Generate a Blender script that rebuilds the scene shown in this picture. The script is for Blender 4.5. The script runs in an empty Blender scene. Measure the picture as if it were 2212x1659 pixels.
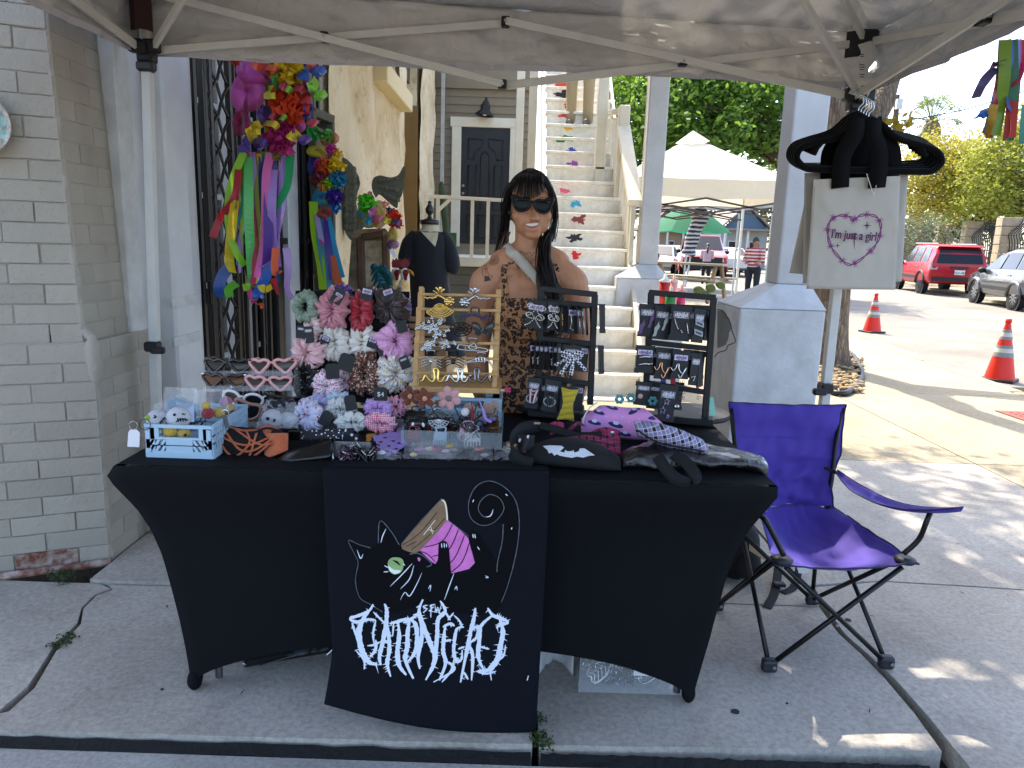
import bpy,bmesh,math,random
import numpy as np
from math import sin,cos,pi,radians,sqrt,atan2,hypot
from mathutils import Vector as V,Matrix,noise
from mathutils.bvhtree import BVHTree
from mathutils.geometry import tessellate_polygon
S=bpy.context.scene
COL=S.collection
R=random.Random(7)
# camera
CAM_H,PITCH,ROLL,FOC,CX,CY=1.38,radians(11.2),radians(1.85),1580.0,1106.0,829.5
cam_data=bpy.data.cameras.new('camera')
cam=bpy.data.objects.new('camera',cam_data);COL.objects.link(cam)
CAMR=Matrix.Rotation(pi/2-PITCH,3,'X')@Matrix.Rotation(ROLL,3,'Z')
cam.matrix_world=Matrix.Translation((0,0,CAM_H))@CAMR.to_4x4()
cam_data.sensor_fit='HORIZONTAL';cam_data.angle=2*math.atan(1106/FOC)
cam_data.clip_start=0.02;cam_data.clip_end=900
S.camera=cam
# sky, sun, exposure
SUN=V((-0.20,0.66,1.0)).normalized()
SUN_EL=math.asin(SUN.z);SUN_AZ=atan2(SUN.x,SUN.y)
world=bpy.data.worlds.new('World');S.world=world;world.use_nodes=True
wn,wl=world.node_tree.nodes,world.node_tree.links
wn.clear()
wo=wn.new('ShaderNodeOutputWorld');bg=wn.new('ShaderNodeBackground');sky=wn.new('ShaderNodeTexSky')
sky.sky_type='NISHITA';sky.sun_disc=False
sky.sun_elevation=SUN_EL;sky.sun_rotation=SUN_AZ
sky.air_density=0.75;sky.dust_density=2.2;sky.ozone_density=0.6
bg.inputs['Strength'].default_value=0.15
wl.new(sky.outputs[0],bg.inputs[0]);wl.new(bg.outputs[0],wo.inputs[0])
sl=bpy.data.lights.new('sun','SUN');sl.energy=2.05;sl.angle=radians(0.53);sl.color=(1.0,0.91,0.78)
so=bpy.data.objects.new('sun',sl);COL.objects.link(so)
so.rotation_euler=SUN.to_track_quat('Z','Y').to_euler();so.location=(0,0,20)
S.view_settings.view_transform='Standard';S.view_settings.look='None'
S.view_settings.exposure=2.42;S.view_settings.gamma=1.0
try:S.view_settings.use_curve_mapping=False
except Exception:pass
S.cycles.max_bounces=10;S.cycles.diffuse_bounces=5;S.cycles.transparent_max_bounces=16
S.cycles.sample_clamp_indirect=6.0;S.cycles.caustics_reflective=False;S.cycles.caustics_refractive=False
S.cycles.use_denoising=True
# measuring: from a point of the photograph (2212 wide) to a place in the world
def ray(x,y):return CAMR@V(((x-CX)/FOC,-(y-CY)/FOC,-1.0))
def P(x,y,Y):
 d=ray(x,y);return V((0,0,CAM_H))+d*(Y/d.y)
def G(x,y,z=0.0):
 d=ray(x,y);return V((0,0,CAM_H))+d*((z-CAM_H)/d.z)
TZ=0.74
def T(x,y,z=TZ):return G(x,y,z)
# materials
MATS={}
def new_mat(name):
 m=bpy.data.materials.new(name);m.use_nodes=True;MATS[name]=m
 return m,m.node_tree.nodes['Principled BSDF']
def nd(m,t,**k):
 n=m.node_tree.nodes.new(t)
 for a,v in k.items():
  if a in n.inputs:n.inputs[a].default_value=v
  else:setattr(n,a,v)
 return n
def ln(m,a,b):m.node_tree.links.new(a,b)
def rgba(c):return(c[0],c[1],c[2],1.0)
def hexc(h):
 o=[]
 for i in(0,2,4):
  c=int(h[i:i+2],16)/255
  o.append(c/12.92 if c<=.04045 else((c+.055)/1.055)**2.4)
 return tuple(o)
def ocoord(m):return nd(m,'ShaderNodeTexCoord').outputs['Object']
def ramp(m,fac,stops,interp='LINEAR'):
 r=nd(m,'ShaderNodeValToRGB');r.color_ramp.interpolation=interp
 e=r.color_ramp.elements
 while len(e)<len(stops):e.new(0.5)
 for el,(p,c)in zip(e,stops):el.position=p;el.color=rgba(c)
 ln(m,fac,r.inputs[0]);return r.outputs[0]
def mixc(m,fac,a,b,mode='MIX'):
 x=nd(m,'ShaderNodeMix',data_type='RGBA',blend_type=mode)
 for s,v in((0,fac),(6,a),(7,b)):
  if hasattr(v,'is_linked'):ln(m,v,x.inputs[s])
  else:x.inputs[s].default_value=v if s==0 else rgba(v)
 return x.outputs[2]
def bumpn(m,p,h,strength,dist=0.01):
 b=nd(m,'ShaderNodeBump',Strength=strength,Distance=dist);ln(m,h,b.inputs['Height'])
 ln(m,b.outputs[0],p.inputs['Normal'])
def mat(name,col,rough=.6,metal=0.0,nz=None,bump=None,sheen=0.0,trans=0.0,alpha=1.0,coat=0.0,spec=.5,ior=1.45,sss=0.0,thin=0.0):
 """plain surface: colour, optional mottling nz=(scale, amount[, second colour]), optional fine relief bump=(scale, strength[, distance])"""
 if name in MATS:return MATS[name]
 if isinstance(col,str):col=hexc(col)
 m,p=new_mat(name)
 p.inputs['Base Color'].default_value=rgba(col);p.inputs['Roughness'].default_value=rough
 p.inputs['Metallic'].default_value=metal;p.inputs['Sheen Weight'].default_value=sheen
 p.inputs['Transmission Weight'].default_value=trans;p.inputs['Alpha'].default_value=alpha
 p.inputs['Coat Weight'].default_value=coat;p.inputs['Specular IOR Level'].default_value=spec
 p.inputs['IOR'].default_value=ior
 if sss:
  p.inputs['Subsurface Weight'].default_value=sss;p.inputs['Subsurface Radius'].default_value=(.02,.008,.004);p.inputs['Subsurface Scale'].default_value=.3
 co=None
 if nz or bump:co=ocoord(m)
 if nz:
  n=nd(m,'ShaderNodeTexNoise',Scale=nz[0],Detail=6.0,Roughness=.62);ln(m,co,n.inputs['Vector'])
  c2=nz[2]if len(nz)>2 else tuple(c*(1-nz[1])for c in col)
  if isinstance(c2,str):c2=hexc(c2)
  ln(m,ramp(m,n.outputs[0],((.3,c2),(.62,col))),p.inputs['Base Color'])
 if bump:
  n=nd(m,'ShaderNodeTexNoise',Scale=bump[0],Detail=5.0,Roughness=.6);ln(m,co,n.inputs['Vector'])
  bumpn(m,p,n.outputs[0],bump[1],bump[2]if len(bump)>2 else .01)
 if thin:
  t=nd(m,'ShaderNodeBsdfTranslucent');t.inputs[0].default_value=rgba(col)
  mx=nd(m,'ShaderNodeMixShader');mx.inputs[0].default_value=thin
  o=m.node_tree.nodes['Material Output']
  ln(m,p.outputs[0],mx.inputs[1]);ln(m,t.outputs[0],mx.inputs[2]);ln(m,mx.outputs[0],o.inputs[0])
 return m
def spots(name,base,cols,scale=60.,size=.35,rough=.7,rnd=1.0):
 """printed cloth: round spots of several colours on a ground"""
 if name in MATS:return MATS[name]
 m,p=new_mat(name);co=ocoord(m)
 v=nd(m,'ShaderNodeTexVoronoi',Scale=scale,Randomness=rnd);ln(m,co,v.inputs['Vector'])
 sep=nd(m,'ShaderNodeSeparateColor');ln(m,v.outputs['Color'],sep.inputs[0])
 k=len(cols);st=[(i/k,hexc(c))for i,c in enumerate(cols)]
 c=ramp(m,sep.outputs[0],st,'CONSTANT')
 f=nd(m,'ShaderNodeMath',operation='LESS_THAN');ln(m,v.outputs['Distance'],f.inputs[0]);f.inputs[1].default_value=size
 ln(m,mixc(m,f.outputs[0],hexc(base),c),p.inputs['Base Color']);p.inputs['Roughness'].default_value=rough
 return m
def gingham(name,a,b,scale=120.,rough=.7,mid=None):
 """woven check from two crossing stripe sets"""
 if name in MATS:return MATS[name]
 m,p=new_mat(name);co=ocoord(m)
 outs=[]
 for d in('X','Z'):
  w=nd(m,'ShaderNodeTexWave',wave_type='BANDS',bands_direction=d,Scale=scale/6.28,Distortion=0.0);ln(m,co,w.inputs['Vector'])
  g=nd(m,'ShaderNodeMath',operation='GREATER_THAN');ln(m,w.outputs['Fac'],g.inputs[0]);g.inputs[1].default_value=.5
  outs.append(g.outputs[0])
 s=nd(m,'ShaderNodeMath',operation='ADD');ln(m,outs[0],s.inputs[0]);ln(m,outs[1],s.inputs[1])
 h=nd(m,'ShaderNodeMath',operation='MULTIPLY');ln(m,s.outputs[0],h.inputs[0]);h.inputs[1].default_value=.5
 A,B=hexc(a),hexc(b);Mi=hexc(mid)if mid else tuple((x+y)/2 for x,y in zip(A,B))
 ln(m,ramp(m,h.outputs[0],((0,A),(.25,Mi),(.75,B)),'CONSTANT'),p.inputs['Base Color'])
 p.inputs['Roughness'].default_value=rough
 return m
 # mesh building
class MB:
 def __init__(s):s.v=[];s.f=[]
 def add(s,vs,fs):
  o=len(s.v);s.v.extend([tuple(v)for v in vs]);s.f.extend([tuple(i+o for i in f)for f in fs]);return s
 def box(s,c,d,M=None):
  x,y,z=d[0]/2,d[1]/2,d[2]/2;c=V(c)
  vs=[V((a,b,e))for a in(-x,x)for b in(-y,y)for e in(-z,z)]
  if M:vs=[M@v for v in vs]
  return s.add([c+v for v in vs],[(0,1,3,2),(4,6,7,5),(0,4,5,1),(2,3,7,6),(0,2,6,4),(1,5,7,3)])
 def bar(s,a,b,w,h,up=(0,0,1),ext=0.0):
  """rectangular bar from a to b"""
  a,b=V(a),V(b);d=(b-a).normalized();a=a-d*ext;b=b+d*ext
  u=V(up)
  if abs(d.dot(u))>.98:u=V((0,1,0))
  sx=d.cross(u).normalized()*w/2;sz=sx.cross(d).normalized()*h/2
  vs=[p+i*sx+j*sz for p in(a,b)for i,j in((-1,-1),(1,-1),(1,1),(-1,1))]
  return s.add(vs,[(0,1,2,3),(7,6,5,4),(0,4,5,1),(1,5,6,2),(2,6,7,3),(3,7,4,0)])
 def tube(s,pts,r,n=8,caps=True,closed=False):
  pts=[V(p)for p in pts];k=len(pts);rs=r if hasattr(r,'__len__')else[r]*k
  nrm=None;rings=[]
  for i in range(k):
   if closed:t=pts[(i+1)%k]-pts[i-1]
   else:t=pts[min(i+1,k-1)]-pts[max(i-1,0)]
   t=t.normalized()if t.length>1e-9 else V((0,0,1))
   if nrm is None:nrm=t.orthogonal().normalized()
   nrm=nrm-t*nrm.dot(t)
   nrm=nrm.normalized()if nrm.length>1e-6 else t.orthogonal().normalized()
   bn=t.cross(nrm)
   rings.append([pts[i]+(nrm*cos(2*pi*j/n)+bn*sin(2*pi*j/n))*rs[i]for j in range(n)])
  vs=[v for ring in rings for v in ring];fs=[]
  for i in range(k if closed else k-1):
   for j in range(n):
    a=i*n+j;b=i*n+(j+1)%n;c=((i+1)%k)*n
    fs.append((a,b,c+(j+1)%n,c+j))
  if caps and not closed:fs+=[tuple(range(n))[::-1],tuple((k-1)*n+j for j in range(n))]
  return s.add(vs,fs)
 def lathe(s,prof,c=(0,0,0),n=16,M=None,caps=True):
  c=V(c);vs=[]
  for r,z in prof:
   for j in range(n):
    p=V((r*cos(2*pi*j/n),r*sin(2*pi*j/n),z));vs.append(c+(M@p if M else p))
  k=len(prof);fs=[(i*n+j,i*n+(j+1)%n,(i+1)*n+(j+1)%n,(i+1)*n+j)for i in range(k-1)for j in range(n)]
  if caps:fs+=[tuple(range(n))[::-1],tuple((k-1)*n+j for j in range(n))]
  return s.add(vs,fs)
 def ball(s,c,r,n=12,M=None,jit=0.0):
  rx,ry,rz=(r,r,r)if not hasattr(r,'__len__')else r;c=V(c);h=max(4,n*2//3)
  vs=[V((0,0,rz))];
  for i in range(1,h):
   a=pi*i/h
   for j in range(n):
    b=2*pi*j/n;q=1+(R.uniform(-jit,jit)if jit else 0)
    vs.append(V((rx*sin(a)*cos(b)*q,ry*sin(a)*sin(b)*q,rz*cos(a)*q)))
  vs.append(V((0,0,-rz)))
  fs=[(0,1+j,1+(j+1)%n)for j in range(n)]
  for i in range(h-2):
   for j in range(n):fs.append((1+i*n+j,1+(i+1)*n+j,1+(i+1)*n+(j+1)%n,1+i*n+(j+1)%n))
  e=len(vs)-1;o=1+(h-2)*n
  fs+=[(e,o+(j+1)%n,o+j)for j in range(n)]
  return s.add([c+(M@v if M else v)for v in vs],fs)
 def grid(s,fn,nu,nv,cu=False,cv=False):
  """surface fn(u, v) on the unit square"""
  U=nu if cu else nu+1;W=nv if cv else nv+1
  vs=[fn(i/nu,j/nv)for i in range(U)for j in range(W)]
  fs=[(i*W+j,((i+1)%U)*W+j,((i+1)%U)*W+(j+1)%W,i*W+(j+1)%W)for i in range(nu)for j in range(nv)]
  return s.add(vs,fs)
 def prism(s,poly,fn,d0,d1):
  """outline poly (2D) given thickness d0..d1; fn(x, y, d) -> point"""
  n=len(poly);tris=tessellate_polygon([[V((p[0],p[1],0))for p in poly]])
  vs=[fn(p[0],p[1],d0)for p in poly]+[fn(p[0],p[1],d1)for p in poly]
  fs=[tuple(t)for t in tris]+[tuple(i+n for i in t)[::-1]for t in tris]
  fs+=[(i,(i+1)%n,(i+1)%n+n,i+n)for i in range(n)]
  return s.add(vs,fs)
 def ribbon(s,pts,w,side=(1,0,0),twist=0.0,t0=0.0):
  pts=[V(p)for p in pts];k=len(pts);vs=[]
  for i,p in enumerate(pts):
   t=(pts[min(i+1,k-1)]-pts[max(i-1,0)]).normalized()
   sd=V(side);sd=(sd-t*sd.dot(t)).normalized()
   sd=Matrix.Rotation(t0+twist*i/max(1,k-1),3,t)@sd
   ww=w[i]if hasattr(w,'__len__')else w
   vs+=[p-sd*ww/2,p+sd*ww/2]
  return s.add(vs,[(2*i,2*i+1,2*i+3,2*i+2)for i in range(k-1)])
 def build(s,name,m,parent=None,local=False,smooth=False,bevel=0.0,seg=1,sub=0,solid=0.0,auto=False):
  me=bpy.data.meshes.new(name);vs=[V(v)for v in s.v]
  if parent is not None and not local:
   W=wmat(parent).inverted();vs=[W@v for v in vs]
  c=V((0,0,0))
  if vs:
   xs=[v.x for v in vs];ys=[v.y for v in vs];zs=[v.z for v in vs]
   c=V(((min(xs)+max(xs))/2,(min(ys)+max(ys))/2,min(zs)if parent is None else(min(zs)+max(zs))/2))
  me.from_pydata([v-c for v in vs],[],s.f);me.update()
  return link(name,me,m,parent,c,smooth,bevel,seg,sub,solid,auto)
def wmat(o):
 M=o.matrix_basis.copy()
 while o.parent:o=o.parent;M=o.matrix_basis@M
 return M
def link(name,me,m,parent=None,loc=(0,0,0),smooth=False,bevel=0.0,seg=1,sub=0,solid=0.0,auto=False):
 if m is not None:
  for x in(m if isinstance(m,(list,tuple))else[m]):me.materials.append(x)
 if smooth or auto:me.shade_smooth()
 o=bpy.data.objects.new(name,me);COL.objects.link(o);o.location=loc
 if parent is not None:o.parent=parent
 if solid:
  q=o.modifiers.new('thickness','SOLIDIFY');q.thickness=solid;q.offset=0
 if bevel:
  q=o.modifiers.new('bevel','BEVEL');q.width=bevel;q.segments=seg;q.limit_method='ANGLE';q.angle_limit=radians(35)
 if sub:
  q=o.modifiers.new('subdivision','SUBSURF');q.levels=sub;q.render_levels=sub
 if auto:me.set_sharp_from_angle(angle=radians(40))
 return o
def tag(o,label=None,cat=None,group=None,kind=None):
 if label:o['label']=label
 if cat:o['category']=cat
 if group:o['group']=group
 if kind:o['kind']=kind
 return o
def thing(name,label,cat,loc=(0,0,0),rz=0.0,group=None,kind=None):
 o=bpy.data.objects.new(name,None);COL.objects.link(o);o.empty_display_size=.1
 o.location=loc;o.rotation_euler=(0,0,rz)
 return tag(o,label,cat,group,kind)
def copy_tree(o,parent=None):
 c=o.copy();COL.objects.link(c)
 if parent is not None:c.parent=parent
 for ch in[x for x in o.children]:copy_tree(ch,c)
 return c
def place(src,loc,rz=0.0,label=None,group=None,scale=None):
 c=copy_tree(src);c.location=loc;c.rotation_euler=(0,0,rz)
 if label:c['label']=label
 if group:c['group']=group
 if scale:c.scale=(scale,)*3
 return c
def spline(pts,n=6,closed=False):
 """smooth line through points"""
 pts=[V(p)for p in pts];k=len(pts);out=[]
 g=(lambda i:pts[i%k])if closed else(lambda i:pts[max(0,min(k-1,i))])
 for i in range(k if closed else k-1):
  a,b,c,d=g(i-1),g(i),g(i+1),g(i+2)
  for j in range(n):
   t=j/n
   out.append(.5*(2*b+(c-a)*t+(2*a-5*b+4*c-d)*t*t+(3*b-a-3*c+d)*t**3))
 if not closed:out.append(pts[-1])
 return out
def sp2(pts,n=6,closed=False):return[(p.x,p.y)for p in spline([(a,b,0)for a,b in pts],n,closed)]
def decal(name,polys,fn,m,parent,edge=0.0):
 """flat print: outlines cut to small faces and laid on a surface by fn(u, v)"""
 vs,fs=[],[]
 for poly in polys:
  o=len(vs);vs+=[V((p[0],p[1],0))for p in poly]
  fs+=[tuple(i+o for i in t)for t in tessellate_polygon([[V((p[0],p[1],0))for p in poly]])]
 if edge:
  bm=bmesh.new();bv=[bm.verts.new(v)for v in vs]
  for f in fs:
   try:bm.faces.new([bv[i]for i in f])
   except ValueError:pass
  for _ in range(5):
   es=[e for e in bm.edges if e.calc_length()>edge]
   if not es:break
   bmesh.ops.subdivide_edges(bm,edges=es,cuts=1,use_grid_fill=False)
   bmesh.ops.triangulate(bm,faces=[f for f in bm.faces if len(f.verts)>3])
  bm.verts.index_update();vs=[v.co.copy()for v in bm.verts];fs=[tuple(v.index for v in f.verts)for f in bm.faces];bm.free()
 b=MB();out=[];ok=[]
 for v in vs:
  p=fn(v.x,v.y);ok.append(p is not None);out.append(p if p is not None else V((0,0,0)))
 fs=[f for f in fs if all(ok[i]for i in f)]
 used=sorted({i for f in fs for i in f});mp={i:k for k,i in enumerate(used)}
 b.add([out[i]for i in used],[tuple(mp[i]for i in f)for f in fs])
 return b.build(name,m,parent)
def stroke2(pts,w):
 """outline of a pen stroke of changing width"""
 k=len(pts);L,Rr=[],[]
 for i,p in enumerate(pts):
  a,b=pts[max(0,i-1)],pts[min(k-1,i+1)];dx,dy=b[0]-a[0],b[1]-a[1];l=hypot(dx,dy)or 1
  ww=(w[i]if hasattr(w,'__len__')else w)/2
  L.append((p[0]-dy/l*ww,p[1]+dx/l*ww));Rr.append((p[0]+dy/l*ww,p[1]-dx/l*ww))
 return L+Rr[::-1]
def text_obj(name,body,size,m,parent,M,extrude=0.0005,align='CENTER',offset=0.0,sx=1.0):
 c=bpy.data.curves.new(name,'FONT');c.body=body;c.size=size;c.align_x=align;c.align_y='CENTER';c.extrude=extrude;c.offset=offset
 c.resolution_u=3
 tmp=bpy.data.objects.new(name,c);me=bpy.data.meshes.new_from_object(tmp);bpy.data.objects.remove(tmp);bpy.data.curves.remove(c)
 o=link(name,me,m,parent)
 o.matrix_basis=(wmat(parent).inverted()@M@Matrix.Diagonal((sx,1,1,1)))if parent else M
 return o
def face_m(p,right,up):
 x=V(right).normalized();z=x.cross(V(up)).normalized();y=z.cross(x)
 return Matrix(((x.x,y.x,z.x,p[0]),(x.y,y.y,z.y,p[1]),(x.z,y.z,z.z,p[2]),(0,0,0,1)))
def rot(ax,a):return Matrix.Rotation(a,3,ax)
def fbm(p,sc=1.0):return noise.fractal(V(p)*sc,1.0,2.0,4)
def np_mesh(name,verts,faces_n,m,parent=None,kind=None,smooth=False):
 """many equal faces at once: verts (k*n, 3), n corners each"""
 verts=np.asarray(verts,float)
 if parent is not None:verts=verts-np.array(wmat(parent).translation)
 k=len(verts);me=bpy.data.meshes.new(name);nf=k//faces_n
 me.vertices.add(k);me.vertices.foreach_set('co',np.asarray(verts,np.float32).ravel())
 me.loops.add(k);me.loops.foreach_set('vertex_index',np.arange(k,dtype=np.int32))
 me.polygons.add(nf);me.polygons.foreach_set('loop_start',np.arange(0,k,faces_n,dtype=np.int32))
 me.update();o=link(name,me,m,parent,smooth=smooth)
 if kind:o['kind']=kind
 return o
def leaves(name,centers,size,m,parent=None,seed=1,aspect=.55,droop=0.0,kind=None):
 """leaf-shaped faces (four corners) scattered at given points"""
 rg=np.random.default_rng(seed);c=np.asarray(centers,float);k=len(c)
 a=rg.normal(size=(k,3));a[:,2]=a[:,2]*.6-droop;a/=np.linalg.norm(a,axis=1)[:,None]
 b=np.cross(a,rg.normal(size=(k,3)));b/=np.linalg.norm(b,axis=1)[:,None]
 s=(size*rg.uniform(.6,1.35,k))[:,None]
 q=np.stack([c-a*s*.5,c+b*s*aspect*.5-a*s*.05,c+a*s*.5,c-b*s*aspect*.5-a*s*.05],1)
 return np_mesh(name,q.reshape(-1,3),4,m,parent,kind)
 # SETTING
M_conc=None
def concrete(name,a,b,sc=1.0,rough=.9,crack=False):
 m,p=new_mat(name);co=ocoord(m)
 n1=nd(m,'ShaderNodeTexNoise',Scale=1.6*sc,Detail=8.0,Roughness=.6);ln(m,co,n1 .inputs['Vector'])
 n2=nd(m,'ShaderNodeTexNoise',Scale=55.0*sc,Detail=4.0,Roughness=.7);ln(m,co,n2 .inputs['Vector'])
 n3=nd(m,'ShaderNodeTexVoronoi',Scale=150.0*sc);ln(m,co,n3 .inputs['Vector'])
 c1=ramp(m,n1 .outputs[0],((.28,hexc(b)),(.68,hexc(a))))
 c2=ramp(m,n2 .outputs[0],((.32,(.62,.62,.62)),(.62,(1.06,1.05,1.03))))
 c=mixc(m,.8,c1,c2,'MULTIPLY')
 c3=ramp(m,n3 .outputs['Distance'],((.0,(.55,.55,.55)),(.16,(1,1,1))))
 n4=nd(m,'ShaderNodeTexNoise',Scale=6.5*sc,Detail=6.0,Roughness=.75);ln(m,co,n4 .inputs['Vector'])
 c4=ramp(m,n4 .outputs[0],((.27,(.7,.69,.68)),(.45,(1,1,1))))
 c=mixc(m,.6,c,c4,'MULTIPLY')
 n5=nd(m,'ShaderNodeTexNoise',Scale=.9*sc,Detail=3.0,Distortion=1.2);ln(m,co,n5 .inputs['Vector'])
 c=mixc(m,.7,c,ramp(m,n5 .outputs[0],((.3,(.74,.73,.7)),(.44,(1,1,1)),(.6,(1,1,1)),(.75,(.86,.84,.8)))),'MULTIPLY')
 ln(m,mixc(m,.45,c,c3,'MULTIPLY'),p.inputs['Base Color'])
 p.inputs['Roughness'].default_value=rough
 bumpn(m,p,n2 .outputs[0],.35,.006)
 MATS[name]=m;return m
M_slab=concrete('pavement concrete','b3aca0','978f83')
M_walk=concrete('sidewalk concrete','a1967c','8c8169',.8)
M_gut=concrete('gutter concrete','adaaa3','8d8a84',1.4)
M_road=concrete('worn asphalt','868075','6c665b',.5)
M_gap=mat('black gap strip','0e0e0e',.9,bump=(60,.8))
M_soil=mat('dark joint soil','1c1915',.95,bump=(90,.8))
M_far=mat('dry verge','9a8c6c',.95,nz=(3,.35))
road=MB().grid(lambda u,v:V((-420+840*u,-20+840*v,-.13)),8,8).build('road',M_road);tag(road,kind='structure')
soil=MB().box((1.0,3.6,-.1),(10,9,.05)).build('ground',M_soil);tag(soil,kind='structure')
pav=thing('pavement',None,None,(0,0,0),kind='structure')
def slab(poly,m=M_slab,z=0.0,h=.075,rough=.006,bev=.009,seed=0):
 """one poured slab: outline with slightly uneven edges"""
 out=[];n=len(poly)
 for i in range(n):
  a,b=V(poly[i]),V(poly[(i+1)%n]);k=max(1,int((b-a).length/.12))
  if(b-a).length>3:k=max(1,int((b-a).length/.5))
  for j in range(k):
   q=a.lerp(b,j/k);d=V((noise.noise((q.x*9,q.y*9,seed)),noise.noise((q.x*9,q.y*9,seed+5))))*rough
   out.append((q.x+d.x,q.y+d.y))
 o=MB().prism(out,lambda x,y,d:V((x,y,z+d)),0.0,-h).build('slab',m,pav,bevel=bev)
 return o
g2=lambda x,y,z=0.0:(G(x,y,z).x,G(x,y,z).y)
crackL=[g2(0,1533),g2(60,1482),g2(112,1402),g2(168,1345),g2(176,1312),g2(205,1284),g2(238,1272)]
crackR=[(x+.012+.018*max(0,1-i/4),y-.008)for i,(x,y)in enumerate(crackL)]
yS=1.795
slab([(-3.2,yS),(crackL[0][0]-.16,yS)]+[(x,y)for x,y in crackL]+[(-1.6,2.66),(-3.2,2.66)],rough=.004)
slab([(crackR[0][0]-.15,yS),(.088,yS+.012),(.094,2.655),(-1.56,2.655)]+crackR[::-1],rough=.003)
diag=[g2(2034,1622),g2(1975,1540),g2(1911,1465),g2(1862,1415),g2(1810,1367),g2(1765,1300),g2(1723,1246)]
slab([(.108,yS+.01),diag[0],*diag[1:5],(1.235,2.655),(.108,2.655)],rough=.004)
dr=[(x+.042-.03*(i/6),y-.006)for i,(x,y)in enumerate(diag)]
slab([(dr[0][0]+.0,.3),(3.12,.3),(3.12,2.9),(2.2,2.86),(1.6,2.9),(1.285,2.83),(1.26,2.66),dr[4],dr[3],dr[2],dr[1],dr[0]],rough=.005)
slab([(1.255,2.845),(1.6,2.912),(2.2,2.872),(3.12,2.912),(3.12,4.72),(1.9,4.72),(1.235,4.72)],rough=.004)
slab([(-1.64,2.668),(-.3,2.668),(-.3,4.7),(-1.64,4.7)],z=.012,h=.1)
slab([(-.29,2.668),(1.24,2.668),(1.225,4.7),(-.29,4.7)])
slab([(-3.2,.3),(1.17,.3),(1.195,yS-.035),(.1,yS-.04),(-3.2,yS-.03)],M_gut,z=-.028,h=.05,rough=.003)
rows=[4.73,7.15,9.9,13.2,17.0]
kerb=[(5.33,.3),(5.3,7.4),(5.47,9.4),(5.75,11.6),(6.15,13.6),(6.5,15.6),(6.3,17.4),(5.4,18.6),(3.5,19.2),(-9,19.6)]
def kx(y):
 for a,b in zip(kerb,kerb[1:]):
  if a[1]<=y<=b[1]:return a[0]+(b[0]-a[0])*(y-a[1])/(b[1]-a[1])
 return 6.3
for i,(a,b)in enumerate(zip(rows,rows[1:])):
 slab([(3.13,a),(kx(a)-.2,a),(kx((a+b)/2)-.2,(a+b)/2),(kx(b)-.2,b-.008),(3.13,b-.008)],M_walk)
 if i<3:slab([(-1.6,a),(3.12,a),(3.12,b-.008),(-1.6,b-.008)],M_walk)
slab([(3.13,.3),(5.13,.3),(5.13,2.6),(3.13,2.6)],M_walk)
slab([(3.13,2.61),(5.13,2.61),(5.12,4.722),(3.13,4.722)],M_walk)
slab([(-9,13.2),(3.12,13.2),(3.12,18.9),(-9,19.2)],M_walk)
slab([(3.13,17.01),(6.0,17.01),(5.2,18.3),(3.5,18.9),(3.13,18.9)],M_walk)
for a,b in zip(kerb,kerb[1:]):
 A,B=V(a),V(b);n=max(1,int((B-A).length/1.6))
 for j in range(n):
  p,q=A.lerp(B,j/n+.002),A.lerp(B,(j+1)/n-.002)
  MB().bar((p.x-.09,p.y,-.07),(q.x-.09,q.y,-.07),.17,.15).build('kerb_stone',M_walk,pav,bevel=.02)
tact=thing('warning_paving','red tactile warning paving with raised dots set in the sunlit sidewalk','paving',(5.0,5.5,0))
M_tact=mat('brick red paving','8d4a40',.85,nz=(30,.3))
x0,y0=g2(2148,888)
MB().prism([(x0,y0),(x0+1.1,y0-.05),(x0+1.1,y0-1.0),(x0+.05,y0-1.0)],lambda x,y,d:V((x,y,d)),.004,.008).build('mat',M_tact,tact)
db=MB()
for i in range(16):
 for j in range(15):db.lathe([(.018,.008),(.011,.014)],(x0+.09+i*.065,y0-.09-j*.06,0),6)
tag(db.build('dots',M_tact,tact),kind='stuff')
for a_,b_ in((-3.2,.085),(.112,1.19)):MB().grid(lambda u,v:V((a_+(b_-a_)*u,1.757+.034*v,-.014-.008*noise.noise((u*40,v,a_))-.012*(1-v))),60,2).build('dark_gap_strip',M_gap,pav)  # black strips added so the open gap below the slab edge looks dark
M_tar=mat('old gum and tar','2b2a2a',.9)
for x,y,r in((1588,1538,.013),(1665,1300,.012),(1832,1340,.012),(520,1320,.006),(350,1490,.005),(1700,1520,.004)):
 c=G(x,y);pts=[(c.x+r*(1+.35*noise.noise((a,x,0)))*cos(a),c.y+r*.9*sin(a))for a in[i*.6 for i in range(10)]]
 MB().prism(pts,lambda x,y,d:V((x,y,d)),.0005,.003).build('tar_spot',M_tar,pav)
lit=MB();rl=random.Random(3)
for i in range(150):
 c=V((rl.uniform(-2,4.5),rl.uniform(.9,5),0));z=.001 if c.y>1.8 else-.027
 a=rl.uniform(0,6.3);L=rl.uniform(.004,.02);d=V((cos(a),sin(a),0))*L;e=V((-sin(a),cos(a),0))*rl.uniform(.001,.003)
 lit.add([c+V((0,0,z))-d,c+V((0,0,z+.002))+e,c+V((0,0,z+.001))+d,c+V((0,0,z+.001))-e],[(0,1,2,3)])
tag(lit.build('leaf_litter',mat('dry litter','4a3d2c',.9),None),'scattered dry leaf bits and twigs on the concrete','litter',kind='stuff')
M_weed=mat('weed green',(.05,.085,.025),.7,nz=(40,.5),thin=.25)
def weed(name,lab,cs,n,spread,h,seed):
 rg=random.Random(seed);c=[]
 for i in range(n):
  k=rg.choice(cs);c.append((k[0]+rg.gauss(0,spread),k[1]+rg.gauss(0,spread*.5),rg.uniform(0,h)))
 tag(leaves(name,c,.011,M_weed,seed=seed),lab,'weeds',kind='stuff')
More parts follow.
